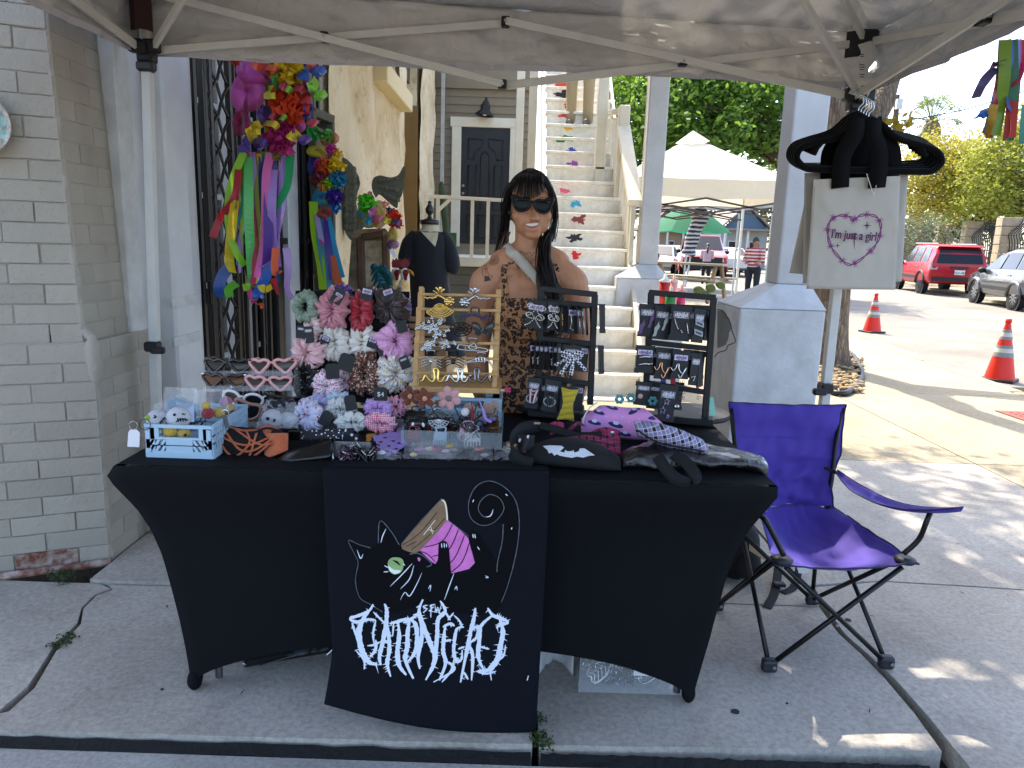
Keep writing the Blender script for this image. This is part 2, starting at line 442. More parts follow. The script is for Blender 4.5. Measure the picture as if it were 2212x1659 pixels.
weed('weeds','small green weeds in the crack of the left slab',[g2(150,1378),g2(140,1390),g2(120,1400)],220,.012,.02,1)
weed('weeds','green weeds at the foot of the painted brick pier',[g2(120,1250),g2(150,1250),g2(135,1262)],260,.018,.04,2)
weed('weeds','weeds in the slab joint below the banner corner',[g2(1166,1600),g2(1160,1560),g2(1175,1620)],300,.014,.03,3)
# BRICK PIER (left)
def paint_brick(name,col,sc):
 m,p=new_mat(name);co=ocoord(m)
 n1=nd(m,'ShaderNodeTexNoise',Scale=3.0,Detail=5.0);ln(m,co,n1 .inputs['Vector'])
 n2=nd(m,'ShaderNodeTexNoise',Scale=sc,Detail=7.0,Roughness=.7);ln(m,co,n2 .inputs['Vector'])
 c=hexc(col)
 cc=ramp(m,n1 .outputs[0],((.3,tuple(x*.9 for x in c)),(.65,c)))
 c2=ramp(m,n2 .outputs[0],((.25,(.6,.58,.55)),(.42,(1,1,1))))
 oi=nd(m,'ShaderNodeObjectInfo');hv=nd(m,'ShaderNodeVectorMath',operation='ADD');ln(m,co,hv.inputs[0]);sc3=nd(m,'ShaderNodeVectorMath',operation='SCALE');sc3 .inputs[0].default_value=(9,5,7);ln(m,oi.outputs['Random'],sc3 .inputs['Scale']);ln(m,sc3 .outputs[0],hv.inputs[1])
 for n_ in(n1,n2):ln(m,hv.outputs[0],n_.inputs['Vector'])
 tint=ramp(m,oi.outputs['Random'],((0,(.93,.925,.91)),(1,(1.04,1.035,1.03))))
 n4=nd(m,'ShaderNodeTexNoise',Scale=8.0,Detail=9.0,Roughness=.8);ln(m,hv.outputs[0],n4 .inputs['Vector'])
 c5=ramp(m,n4 .outputs[0],((.27,(.55,.5,.45)),(.33,(1,1,1))))
 ln(m,mixc(m,.8,mixc(m,1.0,mixc(m,.55,cc,c2,'MULTIPLY'),tint,'MULTIPLY'),c5,'MULTIPLY'),p.inputs['Base Color']);p.inputs['Roughness'].default_value=.62
 bumpn(m,p,n2 .outputs[0],.7,.008);MATS[name]=m;return m
M_pb=paint_brick('grey painted brick','a79f90',55)
M_mort=paint_brick('painted mortar','a49c8e',80)
M_raw=mat('bare red brick','6e3b2a',.9,nz=(25,.5,'b0a597'),bump=(60,.8))
wallq=thing('brick_pier','grey painted brick building corner with worn edge beside the stall','brick wall',(-1.72,2.86,0))
BC=V((G(240,1215).x,G(240,1215).y,0));BL=V((G(0,1245).x,G(0,1245).y,0));bd=(BL-BC).normalized()
def brick_mesh(w,h,d,seed):
 bm=bmesh.new();bmesh.ops.create_cube(bm,size=1)
 for v in bm.verts:v.co=V((v.co.x*w,v.co.y*d,v.co.z*h))
 bmesh.ops.subdivide_edges(bm,edges=[e for e in bm.edges if abs((e.verts[0].co-e.verts[1].co).x)>w*.6],cuts=3)
 bmesh.ops.bevel(bm,geom=[e for e in bm.edges if e.calc_face_angle(0)>.6],offset=.003,segments=1,affect='EDGES')
 rg=random.Random(seed)
 for v in bm.verts:v.co+=V((rg.uniform(-1,1)*.0008,rg.uniform(-1,1)*.0009,rg.uniform(-1,1)*.0008))
 me=bpy.data.meshes.new('brick');bm.to_mesh(me);bm.free();me.materials.append(M_pb);return me
BK=[brick_mesh(.219,.0738,.09,i)for i in range(5)];BH=[brick_mesh(.109,.0738,.09,9+i)for i in range(3)]
rb=random.Random(11);CH=.0765;SIDE=.43;NC=36
side_d=V((0,1,0));side_n=V((1,0,0))
fr_n=V((bd.y,-bd.x,0));fr_n=fr_n if fr_n.y<0 else-fr_n
def lean(z):
 return-.052*max(0,z-.93)/1.4+(-.035 if z>.95 else 0.0)
def put_brick(me,c,xd,nrm,m=None):
 o=bpy.data.objects.new('brick',me);COL.objects.link(o);o.parent=wallq
 nn=V(nrm);xx=V(xd);Mx=Matrix(((xx.x,-nn.x,0,0),(xx.y,-nn.y,0,0),(0,0,1,0),(0,0,0,1)))
 o.matrix_basis=Matrix.Translation(V(c)-wallq.location)@Mx@Matrix.Rotation(rb.uniform(-.006,.006),4,'Z')
 return o
for k in range(NC):
 z=.045+k*CH;e=BC+V((lean(z),0,0));stag=(k%2)*.11;t=0.0
 L0=.214 if k%2 else .104
 x=0.004
 while x<.95:
  L=L0 if x<.01 else .214
  c=e+bd*(x+L/2)-fr_n*.042+fr_n*rb.uniform(-.003,.003);c.z=z
  o=put_brick(rb.choice(BK if L>.15 else BH),c,bd,fr_n)
  if k==0 and .1<x<.5:o.data=o.data.copy();o.data.materials[0]=M_raw if x<.3 else M_pb
  x+=L+.009
 x=.1 if k%2 else .0
 x=0.006;first=True
 while x<SIDE:
  L=(.104 if k%2 else .214)if first else .214
  L=L if SIDE-x>.12 else .104
  if SIDE-x<.05:break
  c=e+side_d*(x+L/2)-side_n*.043;c.z=z
  put_brick(rb.choice(BK if L>.15 else BH),c,side_d,side_n);x+=L+.009;first=False
core=MB()
core.prism([(BC.x-.008+p[0],BC.y+p[1])for p in((-.02,-.004),tuple((bd*1.3).xy),tuple((bd*1.3+V((-.1,.5,0))).xy),tuple((side_d*SIDE+V((-.02,0,0))).xy))],lambda x,y,d:V((x+.027+lean(d),y+.0083,d)),0.0,.93)
core.prism([(BC.x-.008+p[0],BC.y+p[1])for p in((-.02,-.004),tuple((bd*1.3).xy),tuple((bd*1.3+V((-.1,.5,0))).xy),tuple((side_d*SIDE+V((-.02,0,0))).xy))],lambda x,y,d:V((x+.027+lean(d),y+.0083,d)),.96,NC*CH+.05)
core.build('mortar_core',M_mort,wallq)
cn=MB().tube([BC+V((lean(z)-.012,.012,z))+V((noise.noise((z*14,0,0))*.008,noise.noise((z*14,5,0))*.006,0))for z in[i*.035 for i in range(80)]],[.017+.007*noise.noise((i*.45,3,0))+(.016 if .80<i*.035<.93 else 0)for i in range(80)],8)
cn.build('corner_edge',M_pb,wallq,smooth=True)
MB().tube([BC+bd*.0+V((.01,-.02,.012)),BC+bd*.35+V((0,-.03,.01)),BC+bd*1.2+V((0,-.03,.012))],.016,8).build('pipe',mat('rusted pipe','7a4a3a',.7,nz=(20,.5,'c0b4a8')),wallq,smooth=True)
C0=BC+bd*.47;rp=None
def on_front(x,y,off=0.0):
 d=ray(x,y);n=fr_n;p0=BC+n*off;o=V((0,0,CAM_H));t=(p0-o).dot(n)/d.dot(n);return o+d*t
sc_=on_front(-57,265,.02);sr=(on_front(24,265,.02)-sc_).length
sign=thing('round_sign','round turquoise metal wall plaque lettered TEXAS at the left picture edge','wall plaque',sc_)
Fm=face_m(sc_,-bd,(0,0,1));F3=Fm.to_3x3()
def ring(r0,r1,d0,d1,n=40):
 b=MB();vs=[]
 for i in range(n):
  a=2*pi*i/n
  for r,d in((r0,d0),(r1,d0),(r1,d1),(r0,d1)):vs.append(sc_+F3@V((r*cos(a),r*sin(a),d)))
 return b.add(vs,[(i*4+j,i*4+(j+1)%4,((i+1)%n)*4+(j+1)%4,((i+1)%n)*4+j)for i in range(n)for j in range(4)])
M_turq=mat('worn turquoise enamel','5fb0ae',.5,nz=(45,.4,'c9c4b4'))
M_rust=mat('white and rusty metal','ddd8cc',.7,nz=(28,.6,'5a3a28'),bump=(60,.5))
ring(sr*.9,sr,-.008,.012).build('rim',M_rust,sign);ring(sr*.62,sr*.9,-.006,.003).build('face',M_turq,sign)
ring(sr*.56,sr*.62,-.006,.009).build('inner_rim',M_rust,sign);ring(.001,sr*.57,-.006,.002).build('centre',mat('plaque black','232323',.5),sign)
for ch,a in zip('TEXAS',(72,48,22,-6,-36)):
 q=sc_+F3@V((sr*.76*cos(radians(a)),sr*.76*sin(radians(a)),.005))
 text_obj('lettering',ch,sr*.3,M_rust,sign,Matrix.Translation(q)@F3 .to_4x4()@Matrix.Rotation(radians(a-90),4,'Z'),.001)
 # SHOP FRONT: trim, downpipe, security gate
WA,WB=V((-1.66,3.22,0)),V((-1.44,5.75,0));wd=(WB-WA).normalized();wn_=V((wd.y,-wd.x,0))
def Wp(x,y,off=0.0):
 d=ray(x,y);p0=WA+wn_*off;o=V((0,0,CAM_H));return o+d*((p0-o).dot(wn_)/d.dot(wn_))
def ws(x,y=500,off=0.0):return(Wp(x,y,off)-WA).dot(wd)
def wpt(s,z,off=0.0):return WA+wd*s+wn_*off+V((0,0,z))
M_wt=mat('white gloss trim','c9c8c4',.45,nz=(6,.12),bump=(35,.12))
M_wt2=mat('weathered white wood','c4c2bb',.6,nz=(9,.25),bump=(45,.3))
M_blk=mat('black painted iron','0d0d0e',.45,bump=(50,.15))
M_glass=mat('dark shop glass',(.012,.013,.015),.06,spec=.6)
front=thing('shop_front','white timber shop front with glazed door behind the black security gate','shop front',(-1.6,4.4,0))
def wbox(b,s0,s1,z0,z1,o0,o1):
 vs=[wpt(s,z,o)for s in(s0,s1)for o in(o0,o1)for z in(z0,z1)]
 return b.add(vs,[(0,1,3,2),(4,6,7,5),(0,4,5,1),(2,3,7,6),(0,2,6,4),(1,5,7,3)])
sA,sB,sC=ws(278),ws(336),ws(388)
sG0=ws(424);sG1=ws(700)
for s0,s1,o0,o1,m in((sA-.02,ws(303),-.1,.0,M_wt2),(ws(303)+.004,sC-.01,-.1,-.03,M_wt),(sC,sG0-.05,-.1,.03,M_wt),(sG0-.046,sG0,-.1,.012,M_wt2)):
 wbox(MB(),s0,s1,0,3.4,o0,o1).build('trim_board',m,front,bevel=.006)
wbox(MB(),sG0,sG1+.3,2.75,3.4,-.12,.0).build('lintel',M_wt,front)
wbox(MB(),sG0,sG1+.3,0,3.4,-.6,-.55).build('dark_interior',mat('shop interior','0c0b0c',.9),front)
for s0,s1 in((sG0+.05,sG0+.72),(sG0+.95,sG0+1.7)):
 for a,b in((s0,s0+.09),(s1-.09,s1)):wbox(MB(),a,b,.05,2.7,-.22,-.17).build('door_stile',M_wt,front,bevel=.004)
 for z in(.1,.62,1.05,1.55,2.05,2.6):wbox(MB(),s0+.09,s1-.09,z,z+(.12 if z<.2 else .03),-.215,-.175).build('muntin',M_wt,front)
 wbox(MB(),s0+.09,s1-.09,.1,2.65,-.2,-.196).build('pane',M_glass,front)
wbox(MB(),ws(618),ws(640),.05,2.7,-.16,.02).build('door_post',M_wt,front,bevel=.006)
dp=thing('downpipe','white square metal downpipe strapped to the shop trim','downpipe',wpt(sB,0,.02))
wbox(MB(),sB+.005,ws(384),.05,3.4,-.028,.07).build('pipe',M_wt,dp,bevel=.012)
for z in(Wp(360,660).z,Wp(360,735).z-.02):
 wbox(MB(),sB-.03,ws(384)+.02,z,z+.045,.064,.076).build('strap',M_wt2,dp)
gate=thing('security_gate','black folding iron security gate with diamond lattice over the shop door','gate',wpt((sG0+sG1)/2,0,.0))
lat0,lat1=ws(452),ws(505)
for s in(sG0+.03,sG0+.12,sG0+.19,lat0,lat1):wbox(MB(),s-.014,s+.014,.04,2.74,-.012,.016).build('gate_bar',M_blk,gate)
s=lat1+.12
while s<sG1:
 if abs(s-ws(629))>.1:wbox(MB(),s-.012,s+.012,.04,2.74,-.01,.012).build('gate_bar',M_blk,gate)
 s+=.105
for s in(ws(596),ws(655),ws(672)):wbox(MB(),s-.035,s+.035,.03,2.74,-.03,.02).build('gate_post',M_blk,gate,bevel=.004)
for z in(.06,1.3,2.7):wbox(MB(),lat1,sG1+.02,z,z+.04,-.014,.01).build('gate_rail',M_blk,gate)
lw=(lat1-lat0)/2;z=.1
while z<2.7:
 for k in range(2):
  a,b=lat0+lw*k,lat0+lw*(k+1)
  for q in(0,1):
   c=[wpt(a+(b-a)*t,z+(.17*t if q else .17*(1-t))+.03*sin(pi*t)*(1 if q else-1),.003+.006*q)for t in(0,.25,.5,.75,1)]
   MB().tube(c,.0085,5).build('lattice_bar',M_blk,gate)
 z+=.17
MB().tube([wpt(sG0+.06,1.0,.03),wpt(sG0+.06,1.12,.03)],.012,6).build('latch',M_blk,gate)
for s,z,w,h,c in((.5,1.75,.12,.16,'c9a050'),(.42,2.15,.1,.14,'cbb890'),(.8,.95,.18,.2,'a03a5a'),(1.0,1.5,.2,.12,'7a3a90'),(1.15,.8,.16,.22,'b03030'),(1.5,1.0,.15,.2,'306a90')):
 wbox(MB(),sG0+s-w/2,sG0+s+w/2,z,z+h,-.4,-.38).build('goods',mat('goods '+c,c,.6),front)
 # LIMESTONE WALL
def stone(name):
 m,p=new_mat(name);co=ocoord(m)
 mp=nd(m,'ShaderNodeMapping');mp.inputs['Scale'].default_value=(1,.75,1);ln(m,co,mp.inputs[0])
 v=nd(m,'ShaderNodeTexNoise',Scale=1.3,Detail=9.0,Roughness=.66);ln(m,mp.outputs[0],v.inputs['Vector'])
 v2=nd(m,'ShaderNodeTexNoise',Scale=7.0,Detail=8.0,Roughness=.7);ln(m,mp.outputs[0],v2 .inputs['Vector'])
 v3=nd(m,'ShaderNodeTexVoronoi',Scale=2.6,feature='SMOOTH_F1');ln(m,mp.outputs[0],v3 .inputs['Vector'])
 c=ramp(m,v.outputs[0],((.25,hexc('b39c74')),(.45,hexc('d9c8a4')),(.6,hexc('e6d9bb')),(.78,hexc('b9b1a0'))))
 c2=ramp(m,v2 .outputs[0],((.3,(.5,.44,.36)),(.43,(1,1,1))))
 c3=ramp(m,v3 .outputs['Distance'],((.1,(1,1,1)),(.7,(.86,.8,.7))))
 ln(m,mixc(m,.5,mixc(m,.75,c,c2,'MULTIPLY'),c3,'MULTIPLY'),p.inputs['Base Color']);p.inputs['Roughness'].default_value=.95
 bumpn(m,p,v2 .outputs[0],1.0,.05);MATS[name]=m;return m
M_stone=stone('plastered limestone')
M_tan=mat('tan reveal paint','86693c',.9,nz=(3,.2));M_brn=mat('dark arch timber','5b4a38',.8,nz=(12,.4))
SX,SY0,SY1=-1.44,5.78,13.7
swall=thing('stone_wall','rough cream limestone wall with plaster patches receding behind the stall','stone wall',(SX,9,0))
def sY(x,y=300):
 d=ray(x,y);return(SX/d.x)*d.y
def sz(x,y):
 d=ray(x,y);return CAM_H+d.z*(SX/d.x)
def rough_block(y0,y1,z0,z1,name='masonry'):
 nu,nv=max(2,int((y1-y0)/.09)),max(2,int((z1-z0)/.09));b=MB()
 def fn(u,v):
  y,z=y0+(y1-y0)*u,z0+(z1-z0)*v
  q=0
  return V((SX+.035*noise.fractal(V((y*1.7,z*1.7,2)),1.,2.,5)-q*.3,y,z))
 b.grid(fn,nu,nv)
 b.box((SX-.22,(y0+y1)/2,(z0+z1)/2),(.34,y1-y0-.004,z1-z0))
 for y in(y0,y1):
  pass
 return b.build(name,M_stone,swall,smooth=False)
w0,w1=sY(812,190),sY(862,200);wzs=sz(840,205)
d0,d1=sY(874,320),sY(907,320);e0=sY(938,320)
rough_block(SY0,w0,0,4.9);rough_block(w0,w1,0,wzs);rough_block(w1,d0,0,4.9);rough_block(d1,e0,0,4.9)
rough_block(w0,w1,wzs+1.6,4.9);zl=sz(890,240)
for y0,y1 in((d0,d1),(e0,SY1)):
 MB().box((SX-.62,(y0+y1)/2,1.6),(.1,y1-y0+.4,3.4)).build('recess_back',M_tan,swall)
 MB().box((SX-.31,y1-.02,1.6),(.56,.02,3.2)).build('recess_side',M_tan,swall)
 MB().box((SX-.3,(y0+y1)/2,zl+1.2),(.3,y1-y0,1.4)).build('lintel',M_brn,swall)
 MB().box((SX-.5,(y0+y1)/2,.5),(.1,y1-y0,1.6)).build('recess_door',M_tan,swall)
MB().box((SX-.3,(w0+w1)/2,wzs+.8),(.04,w1-w0,1.6)).build('window_board',mat('brown window board','8a6d45',.8,nz=(8,.3)),swall)
MB().box((SX+.03,(w0+w1)/2,wzs+.06),(.22,w1-w0+.3,.2)).build('window_sill',mat('cream sill paint','d8caa2',.7),swall,bevel=.01)
MB().bar((SX+.09,SY1-.35,0),(SX+.09,SY1-.35,4.9),.06,.06).build('conduit',M_wt2,swall)
# CLAPBOARD HOUSE, PORCH, STAIRS
M_clap=mat('taupe clapboard','8d8069',.75,nz=(5,.12),bump=(30,.15))
M_cream=mat('cream house paint','e2dac4',.6,nz=(4,.14),bump=(25,.15))
M_step=mat('worn cream step paint','f3efe3',.65,nz=(7,.2,'d2cbb8'),bump=(28,.3))
HY=13.6
house=thing('clapboard_house','taupe clapboard house with cream trim behind the porch rail','house',(-.5,HY+.2,0))
zf=1.08
hx0,hx1=-2.1,P(1150,300,HY).x
MB().box(((hx0+hx1)/2,HY+2.05,3.4),(hx1-hx0,4.0,6.8)).build('wall_core',M_clap,house)
ztop=P(1030,192,HY).z;bw=.137;z=zf
while z<ztop:
 y=HY+.05
 MB().add([(hx0,y-.03,z),(hx1,y-.03,z),(hx1,y-.008,z+bw+.015),(hx0,y-.008,z+bw+.015),(hx0,y,z),(hx1,y,z)],[(0,1,2,3),(0,4,5,1)]).build('clapboard',M_clap,house)
 z+=bw
MB().box(((hx0+hx1)/2,HY+.02,ztop+.5),(hx1-hx0,.1,1.0)).build('frieze_board',M_clap,house)
dx0,dx1=P(995,400,HY).x,P(1099,400,HY).x;dz1=P(1047,276,HY).z;dz0=P(1047,527,HY).z
fx0,fx1=P(975,400,HY).x,P(1114,400,HY).x;fz=P(1047,255,HY).z
for a,b,c,d in((fx0,dx0,dz0-.06,dz1),(dx1,fx1,dz0-.06,dz1),(fx0-.03,fx1+.03,dz1,fz)):
 MB().box(((a+b)/2,HY-.02,(c+d)/2),(b-a,.09,d-c)).build('door_frame',M_cream,house,bevel=.008)
door=thing('panelled_door',None,None);door.parent=house;door.name='door';door.location=V(((dx0+dx1)/2,HY,dz0))-house.location
M_door=mat('black door paint','16171a',.42,bump=(30,.06))
dw,dh=dx1-dx0,dz1-dz0
MB().box(((dx0+dx1)/2,HY+.01,(dz0+dz1)/2),(dw,.04,dh)).build('door_leaf',M_door,door)
def mould(pts,name='moulding',r=.017):
 MB().tube([V((dx0+u*dw,HY-.012,dz0+v*dh))for u,v in pts],r,6,closed=True).build(name,M_door,door,smooth=True)
arc=lambda cx,cy,rx,ry,a0,a1,n=9:[(cx+rx*cos(radians(a0+(a1-a0)*i/n)),cy+ry*sin(radians(a0+(a1-a0)*i/n)))for i in range(n+1)]
mould([(.41,.3),(.59,.3)]+arc(.5,.74,.09,.055,0,180));mould([(.15,.3),(.31,.3),(.31,.68),(.15,.68)]);mould([(.69,.3),(.85,.3),(.85,.68),(.69,.68)])
mould([(.15,.73),(.26,.73)]+arc(.5,.73,.24,.11,180,110)+[(.45,.9),(.15,.9)]);mould([(.85,.73),(.74,.73)]+arc(.5,.73,.24,.11,0,70)+[(.55,.9),(.85,.9)])
mould([(.38,.05),(.62,.05),(.62,.25),(.38,.25)]);mould([(.15,.05),(.31,.05),(.31,.25),(.15,.25)]);mould([(.69,.05),(.85,.05),(.85,.25),(.69,.25)])
for v in(.50,.435):MB().ball((dx0+.055*dw,HY-.06,dz0+v*dh),.03,10).build('knob',mat('brushed nickel','9a9890',.3,1.0),door,smooth=True)
lamp=thing('porch_lamp','dark bronze bell shaped wall lamp above the black door','lamp',P(1048,235,HY-.1))
lc=P(1048,236,HY-.22);M_brz=mat('dark bronze','33302c',.5,.6)
MB().lathe([(.012,.2),(.02,.16),(.05,.13),(.055,.1),(.085,.06),(.085,-.02),(.16,-.09),(.165,-.11),(.15,-.105),(.07,-.03)],lc,18,rot('Y',.12),caps=False).build('shade',M_brz,lamp,smooth=True)
MB().tube(spline([lc+V((0,0,.12)),lc+V((0,.1,.2)),V((lc.x,HY,lc.z+.08))]),.013,6).build('arm',M_brz,lamp,smooth=True)
MB().ball(lc+V((0,0,-.06)),.05,10).build('bulb',mat('frosted bulb','e8e4d8',.4),lamp,smooth=True)
porch=thing('porch','raised cream porch deck with grey boarded skirt behind the dress form','porch',(-.6,11.3,0))
pY=11.3
MB().box((-.55,(pY+HY)/2,zf-.05),(1.75,HY-pY,.1)).build('deck',M_step,porch)
M_skirt=mat('grey skirt boards','6e6a60',.8,nz=(6,.2))
for i in range(6):MB().box((-.55,pY+.06,.09+i*.162),(1.74,.04,.155)).build('skirt_board',M_skirt,porch,bevel=.006)
MB().box((-.55,pY-.03,zf-.06),(1.8,.06,.14)).build('fascia',M_cream,porch,bevel=.006)
rail=thing('porch_rail','thin white painted porch railing in front of the black door','railing',(-.5,pY,zf))
tz=lambda x,y:P(x,y,pY)
MB().bar(tz(926,424),tz(1165,437),.07,.05).build('top_rail',M_cream,rail,bevel=.006)
for x in(930,946,1021,1055,1090,1122):
 a=tz(x,428);MB().bar((a.x,pY,zf),(a.x,pY,a.z),.05 if x>940 else .06,.05,up=(0,1,0)).build('baluster',M_cream,rail)
MB().bar(tz(946,455),tz(975,428),.05,.04,up=(0,1,0)).build('brace',M_cream,rail)
for x in(936,1122):
 a=tz(x,428)
for x0,x1,Y in((1112,1129,12.6),(1139,1157,11.2)):
 a,b=P(x0,330,Y),P(x1,330,Y)
 t_=tag(MB().box(((a.x+b.x)/2,Y,2.6),(b.x-a.x,.13,5.2)).build('porch_column',M_cream,None,bevel=.01),'cream square porch column beside the staircase' if Y<12 else 'cream corner board column right of the black door','column')
st=thing('staircase','cream painted outdoor wooden staircase with colour daubs on its risers','staircase',(.72,8.5,0))
sx0,sx1=.32,1.15
stepY=lambda k:8.0+.21*k
stepZ=lambda k:1.50+.185*k
for k in range(-8,14):
 MB().box(((sx0+sx1)/2,stepY(k)+.12,stepZ(k)-.018),(sx1-sx0+.02,.26,.036)).build('tread',M_step,st,bevel=.008)
 MB().box(((sx0+sx1)/2,stepY(k)+.035,stepZ(k)-.112),(sx1-sx0-.01,.02,.15)).build('riser',M_step,st)
for x in(sx0-.03,sx1+.03):
 MB().prism([(6.2,0),(8.0-.05,1.42),(8.0+.21*13,1.42+.185*13),(8.0+.21*13+.4,1.2+.185*13),(8.3,1.2),(6.6,0)],lambda a,b,d:V((x+d,a,b)),-.02,.02).build('stringer',M_cream,st)
daub=[(9,1224,204,'1d1c1e',26,7),(8,1227,226,'c8281e',10,5),(7,1222,250,'d2331f',17,5),(6,1229,276,'e3ab15',9,6),(5,1216,300,'1f7a33',21,6),(4,1236,326,'2a52b0',11,6),(3,1237,354,'9a4aa8',12,6),(1,1221,412,'e0627f',12,5),(0,1242,440,'35a3cc',11,10),(-1,1254,474,'8a3a33',15,9),(-2,1242,514,'25262a',15,8),(-3,1244,552,'cf2020',10,9)]
for i,(k,x,y,c,rx,ry)in enumerate(daub):
 Y=stepY(k+1)+.024;q=P(x,y,Y);sc=Y/FOC;pts=[]
 for j in range(30):
  a=2*pi*j/30;w=.9+.75*noise.noise((cos(a)*1.6+i,sin(a)*1.6,i*3.1))+.6*noise.noise((cos(a)*4,sin(a)*4,i))
  pts.append((q.x+rx*sc*w*cos(a),q.z+ry*sc*w*sin(a)))
 MB().prism(pts,lambda a,b,d:V((a,Y+d,b)),-.0045,.001).build('paint_daub',mat('daub '+c,c,.5),st)
q=P(1226,182,stepY(11));MB().box((q.x-.02,stepY(11)+.02,q.z),(.28,.012,.09)).build('paint_daub',mat('daub orange','dd4a17',.5),st)
hr=thing('stair_rail','cream wooden stair handrail with newel and close balusters','railing',(1.3,8.2,1.6))
nY=8.55
nx=P(1348,250,nY).x;ntz=P(1348,228,nY).z
MB().box((nx,nY,ntz-.9),(.12,.12,1.8)).build('newel',M_cream,hr,bevel=.01)
MB().box((P(1298,300,8.9).x,8.9,3.0),(.12,.14,3.4)).build('stair_post',M_cream,hr,bevel=.01)
lo=P(1373,440,7.7);MB().bar((nx,nY,ntz-.22),(lo.x-.02,7.6,lo.z),.14,.07).build('handrail',M_cream,hr,bevel=.008)
MB().bar((nx,nY,ntz-.06),(P(1303,262,9.6).x,9.6,P(1303,262,9.6).z+.1),.1,.06).build('handrail',M_cream,hr,bevel=.008)
for i in range(6):
 t=(i+.5)/6;a=V((nx,nY,ntz-.22)).lerp(V((lo.x-.02,7.6,lo.z)),t);MB().bar((a.x,a.y,a.z-1.1),(a.x,a.y,a.z),.045,.045,up=(0,1,0)).build('baluster',M_cream,hr)
for i in range(6):
 t=(i+.5)/6;a=V((nx,nY,ntz-.1)).lerp(V((P(1303,262,9.6).x,9.6,P(1303,262,9.6).z)),t);MB().bar((a.x,a.y,a.z-.95),(a.x,a.y,a.z),.045,.045,up=(0,1,0)).build('baluster',M_cream,hr)
MB().bar((nx,nY,ntz-1.05),(nx-.16,9.6,ntz-.7),.06,.06).build('bottom_rail',M_cream,hr)
# PORCH POSTS ON WHITE PEDESTALS, PORCH ROOF
M_post=mat('whitewashed timber','bfbdb8',.6,nz=(5,.15),bump=(30,.2))
M_ped=mat('painted rough concrete','c3c3c1',.7,nz=(7,.12,'aeada9'),bump=(38,.3))
def pillar(name,label,x0,x1,Y,px0,px1,ytop,yb,yaw=0.0):
 r=thing(name,label,'pillar',(0,Y,0))
 a,b=P(x0,yb,Y).x,P(x1,yb,Y).x;zt=P((x0+x1)/2,ytop,Y).z;w=b-a
 pc=(P(px0,yb-60,Y+.14).x+P(px1,yb-60,Y+.14).x)/2;pw=P(px1,yb-60,Y+.14).x-P(px0,yb-60,Y+.14).x
 c=V(((a+b)/2,Y+w/2,0));r.location=c
 nb=MB();n=12
 nb.box((c.x,c.y,zt/2),(w,w,zt));nb.build('pedestal',M_ped,r,bevel=.014,seg=2)
 h=.13
 MB().add([c+V((sx*w/2,sy*w/2,zt))for sx,sy in((-1,-1),(1,-1),(1,1),(-1,1))]+[V((pc+sx*pw/2,c.y+sy*pw/2,zt+h))for sx,sy in((-1,-1),(1,-1),(1,1),(-1,1))],[(0,1,5,4),(1,2,6,5),(2,3,7,6),(3,0,4,7),(4,5,6,7)]).build('sloped_cap',M_ped,r)
 MB().box((pc,c.y,(zt+h+3.28)/2),(pw,pw,3.28-zt-h)).build('post',M_post,r,bevel=.012,seg=2)
 return c
cR=pillar('porch_pillar','white square post on tall rough concrete pedestal behind the purple chair',1586,1771,4.05,1665,1738,668,800)
cM=pillar('porch_pillar','white square post on white pedestal left of the tan canopy',1326,1440,7.35,1376,1417,601,700)
proof=thing('porch_roof','flat timber porch roof carried by the white posts','roof',(.2,6,3.28))
MB().box((-.72,5.55,3.42),(1.75,4.5,.12)).box((.755,6.2,3.42),(1.196,3.2,.12)).build('roof_deck',M_clap,proof)  # roof out of view; front right corner left open so sun reaches the chair
MB().box((1.62,5.55,3.31),(.14,4.5,.16)).build('beam',M_post,proof)
# NEAR CANOPY
M_can=None
def canopy_mat():
 m,p=new_mat('silver coated canopy cloth');co=ocoord(m)
 n=nd(m,'ShaderNodeTexNoise',Scale=2.2,Detail=8.0,Roughness=.6,Distortion=.8);ln(m,co,n.inputs['Vector'])
 n2=nd(m,'ShaderNodeTexNoise',Scale=9.0,Detail=6.0,Distortion=1.6);ln(m,co,n2 .inputs['Vector'])
 ln(m,ramp(m,n.outputs[0],((.3,hexc('c2c0bb')),(.7,hexc('dcdad5')))),p.inputs['Base Color'])
 p.inputs['Roughness'].default_value=.48;p.inputs['Sheen Weight'].default_value=.1
 bumpn(m,p,n2 .outputs[0],.6,.03)
 t=nd(m,'ShaderNodeBsdfTranslucent');t.inputs[0].default_value=rgba(hexc('c6c4c0'))
 mx=nd(m,'ShaderNodeMixShader');mx.inputs[0].default_value=.3
 o=m.node_tree.nodes['Material Output'];ln(m,p.outputs[0],mx.inputs[1]);ln(m,t.outputs[0],mx.inputs[2]);ln(m,mx.outputs[0],o.inputs[0])
 return m
M_can=canopy_mat();M_leg=mat('white powder coated steel','c7c6bf',.42,nz=(12,.1));M_pl=mat('black moulded plastic','121214',.5,bump=(60,.08))
M_hem=mat('canopy hem tape','b2b0b6',.7)
Yc=3.15
cn_=thing('pop_up_canopy','silver lined pop-up canopy with white scissor frame over the stall','canopy',(0,1.6,0))
SL,SR_=P(317,108,Yc),P(1850,213,Yc);CL,CR_=P(310,-18,Yc),P(1870,90,Yc)
NL,NR=V((SL.x-.02,.02,SL.z-.02)),V((SR_.x+.04,.02,SR_.z-.02))
TOP=.21
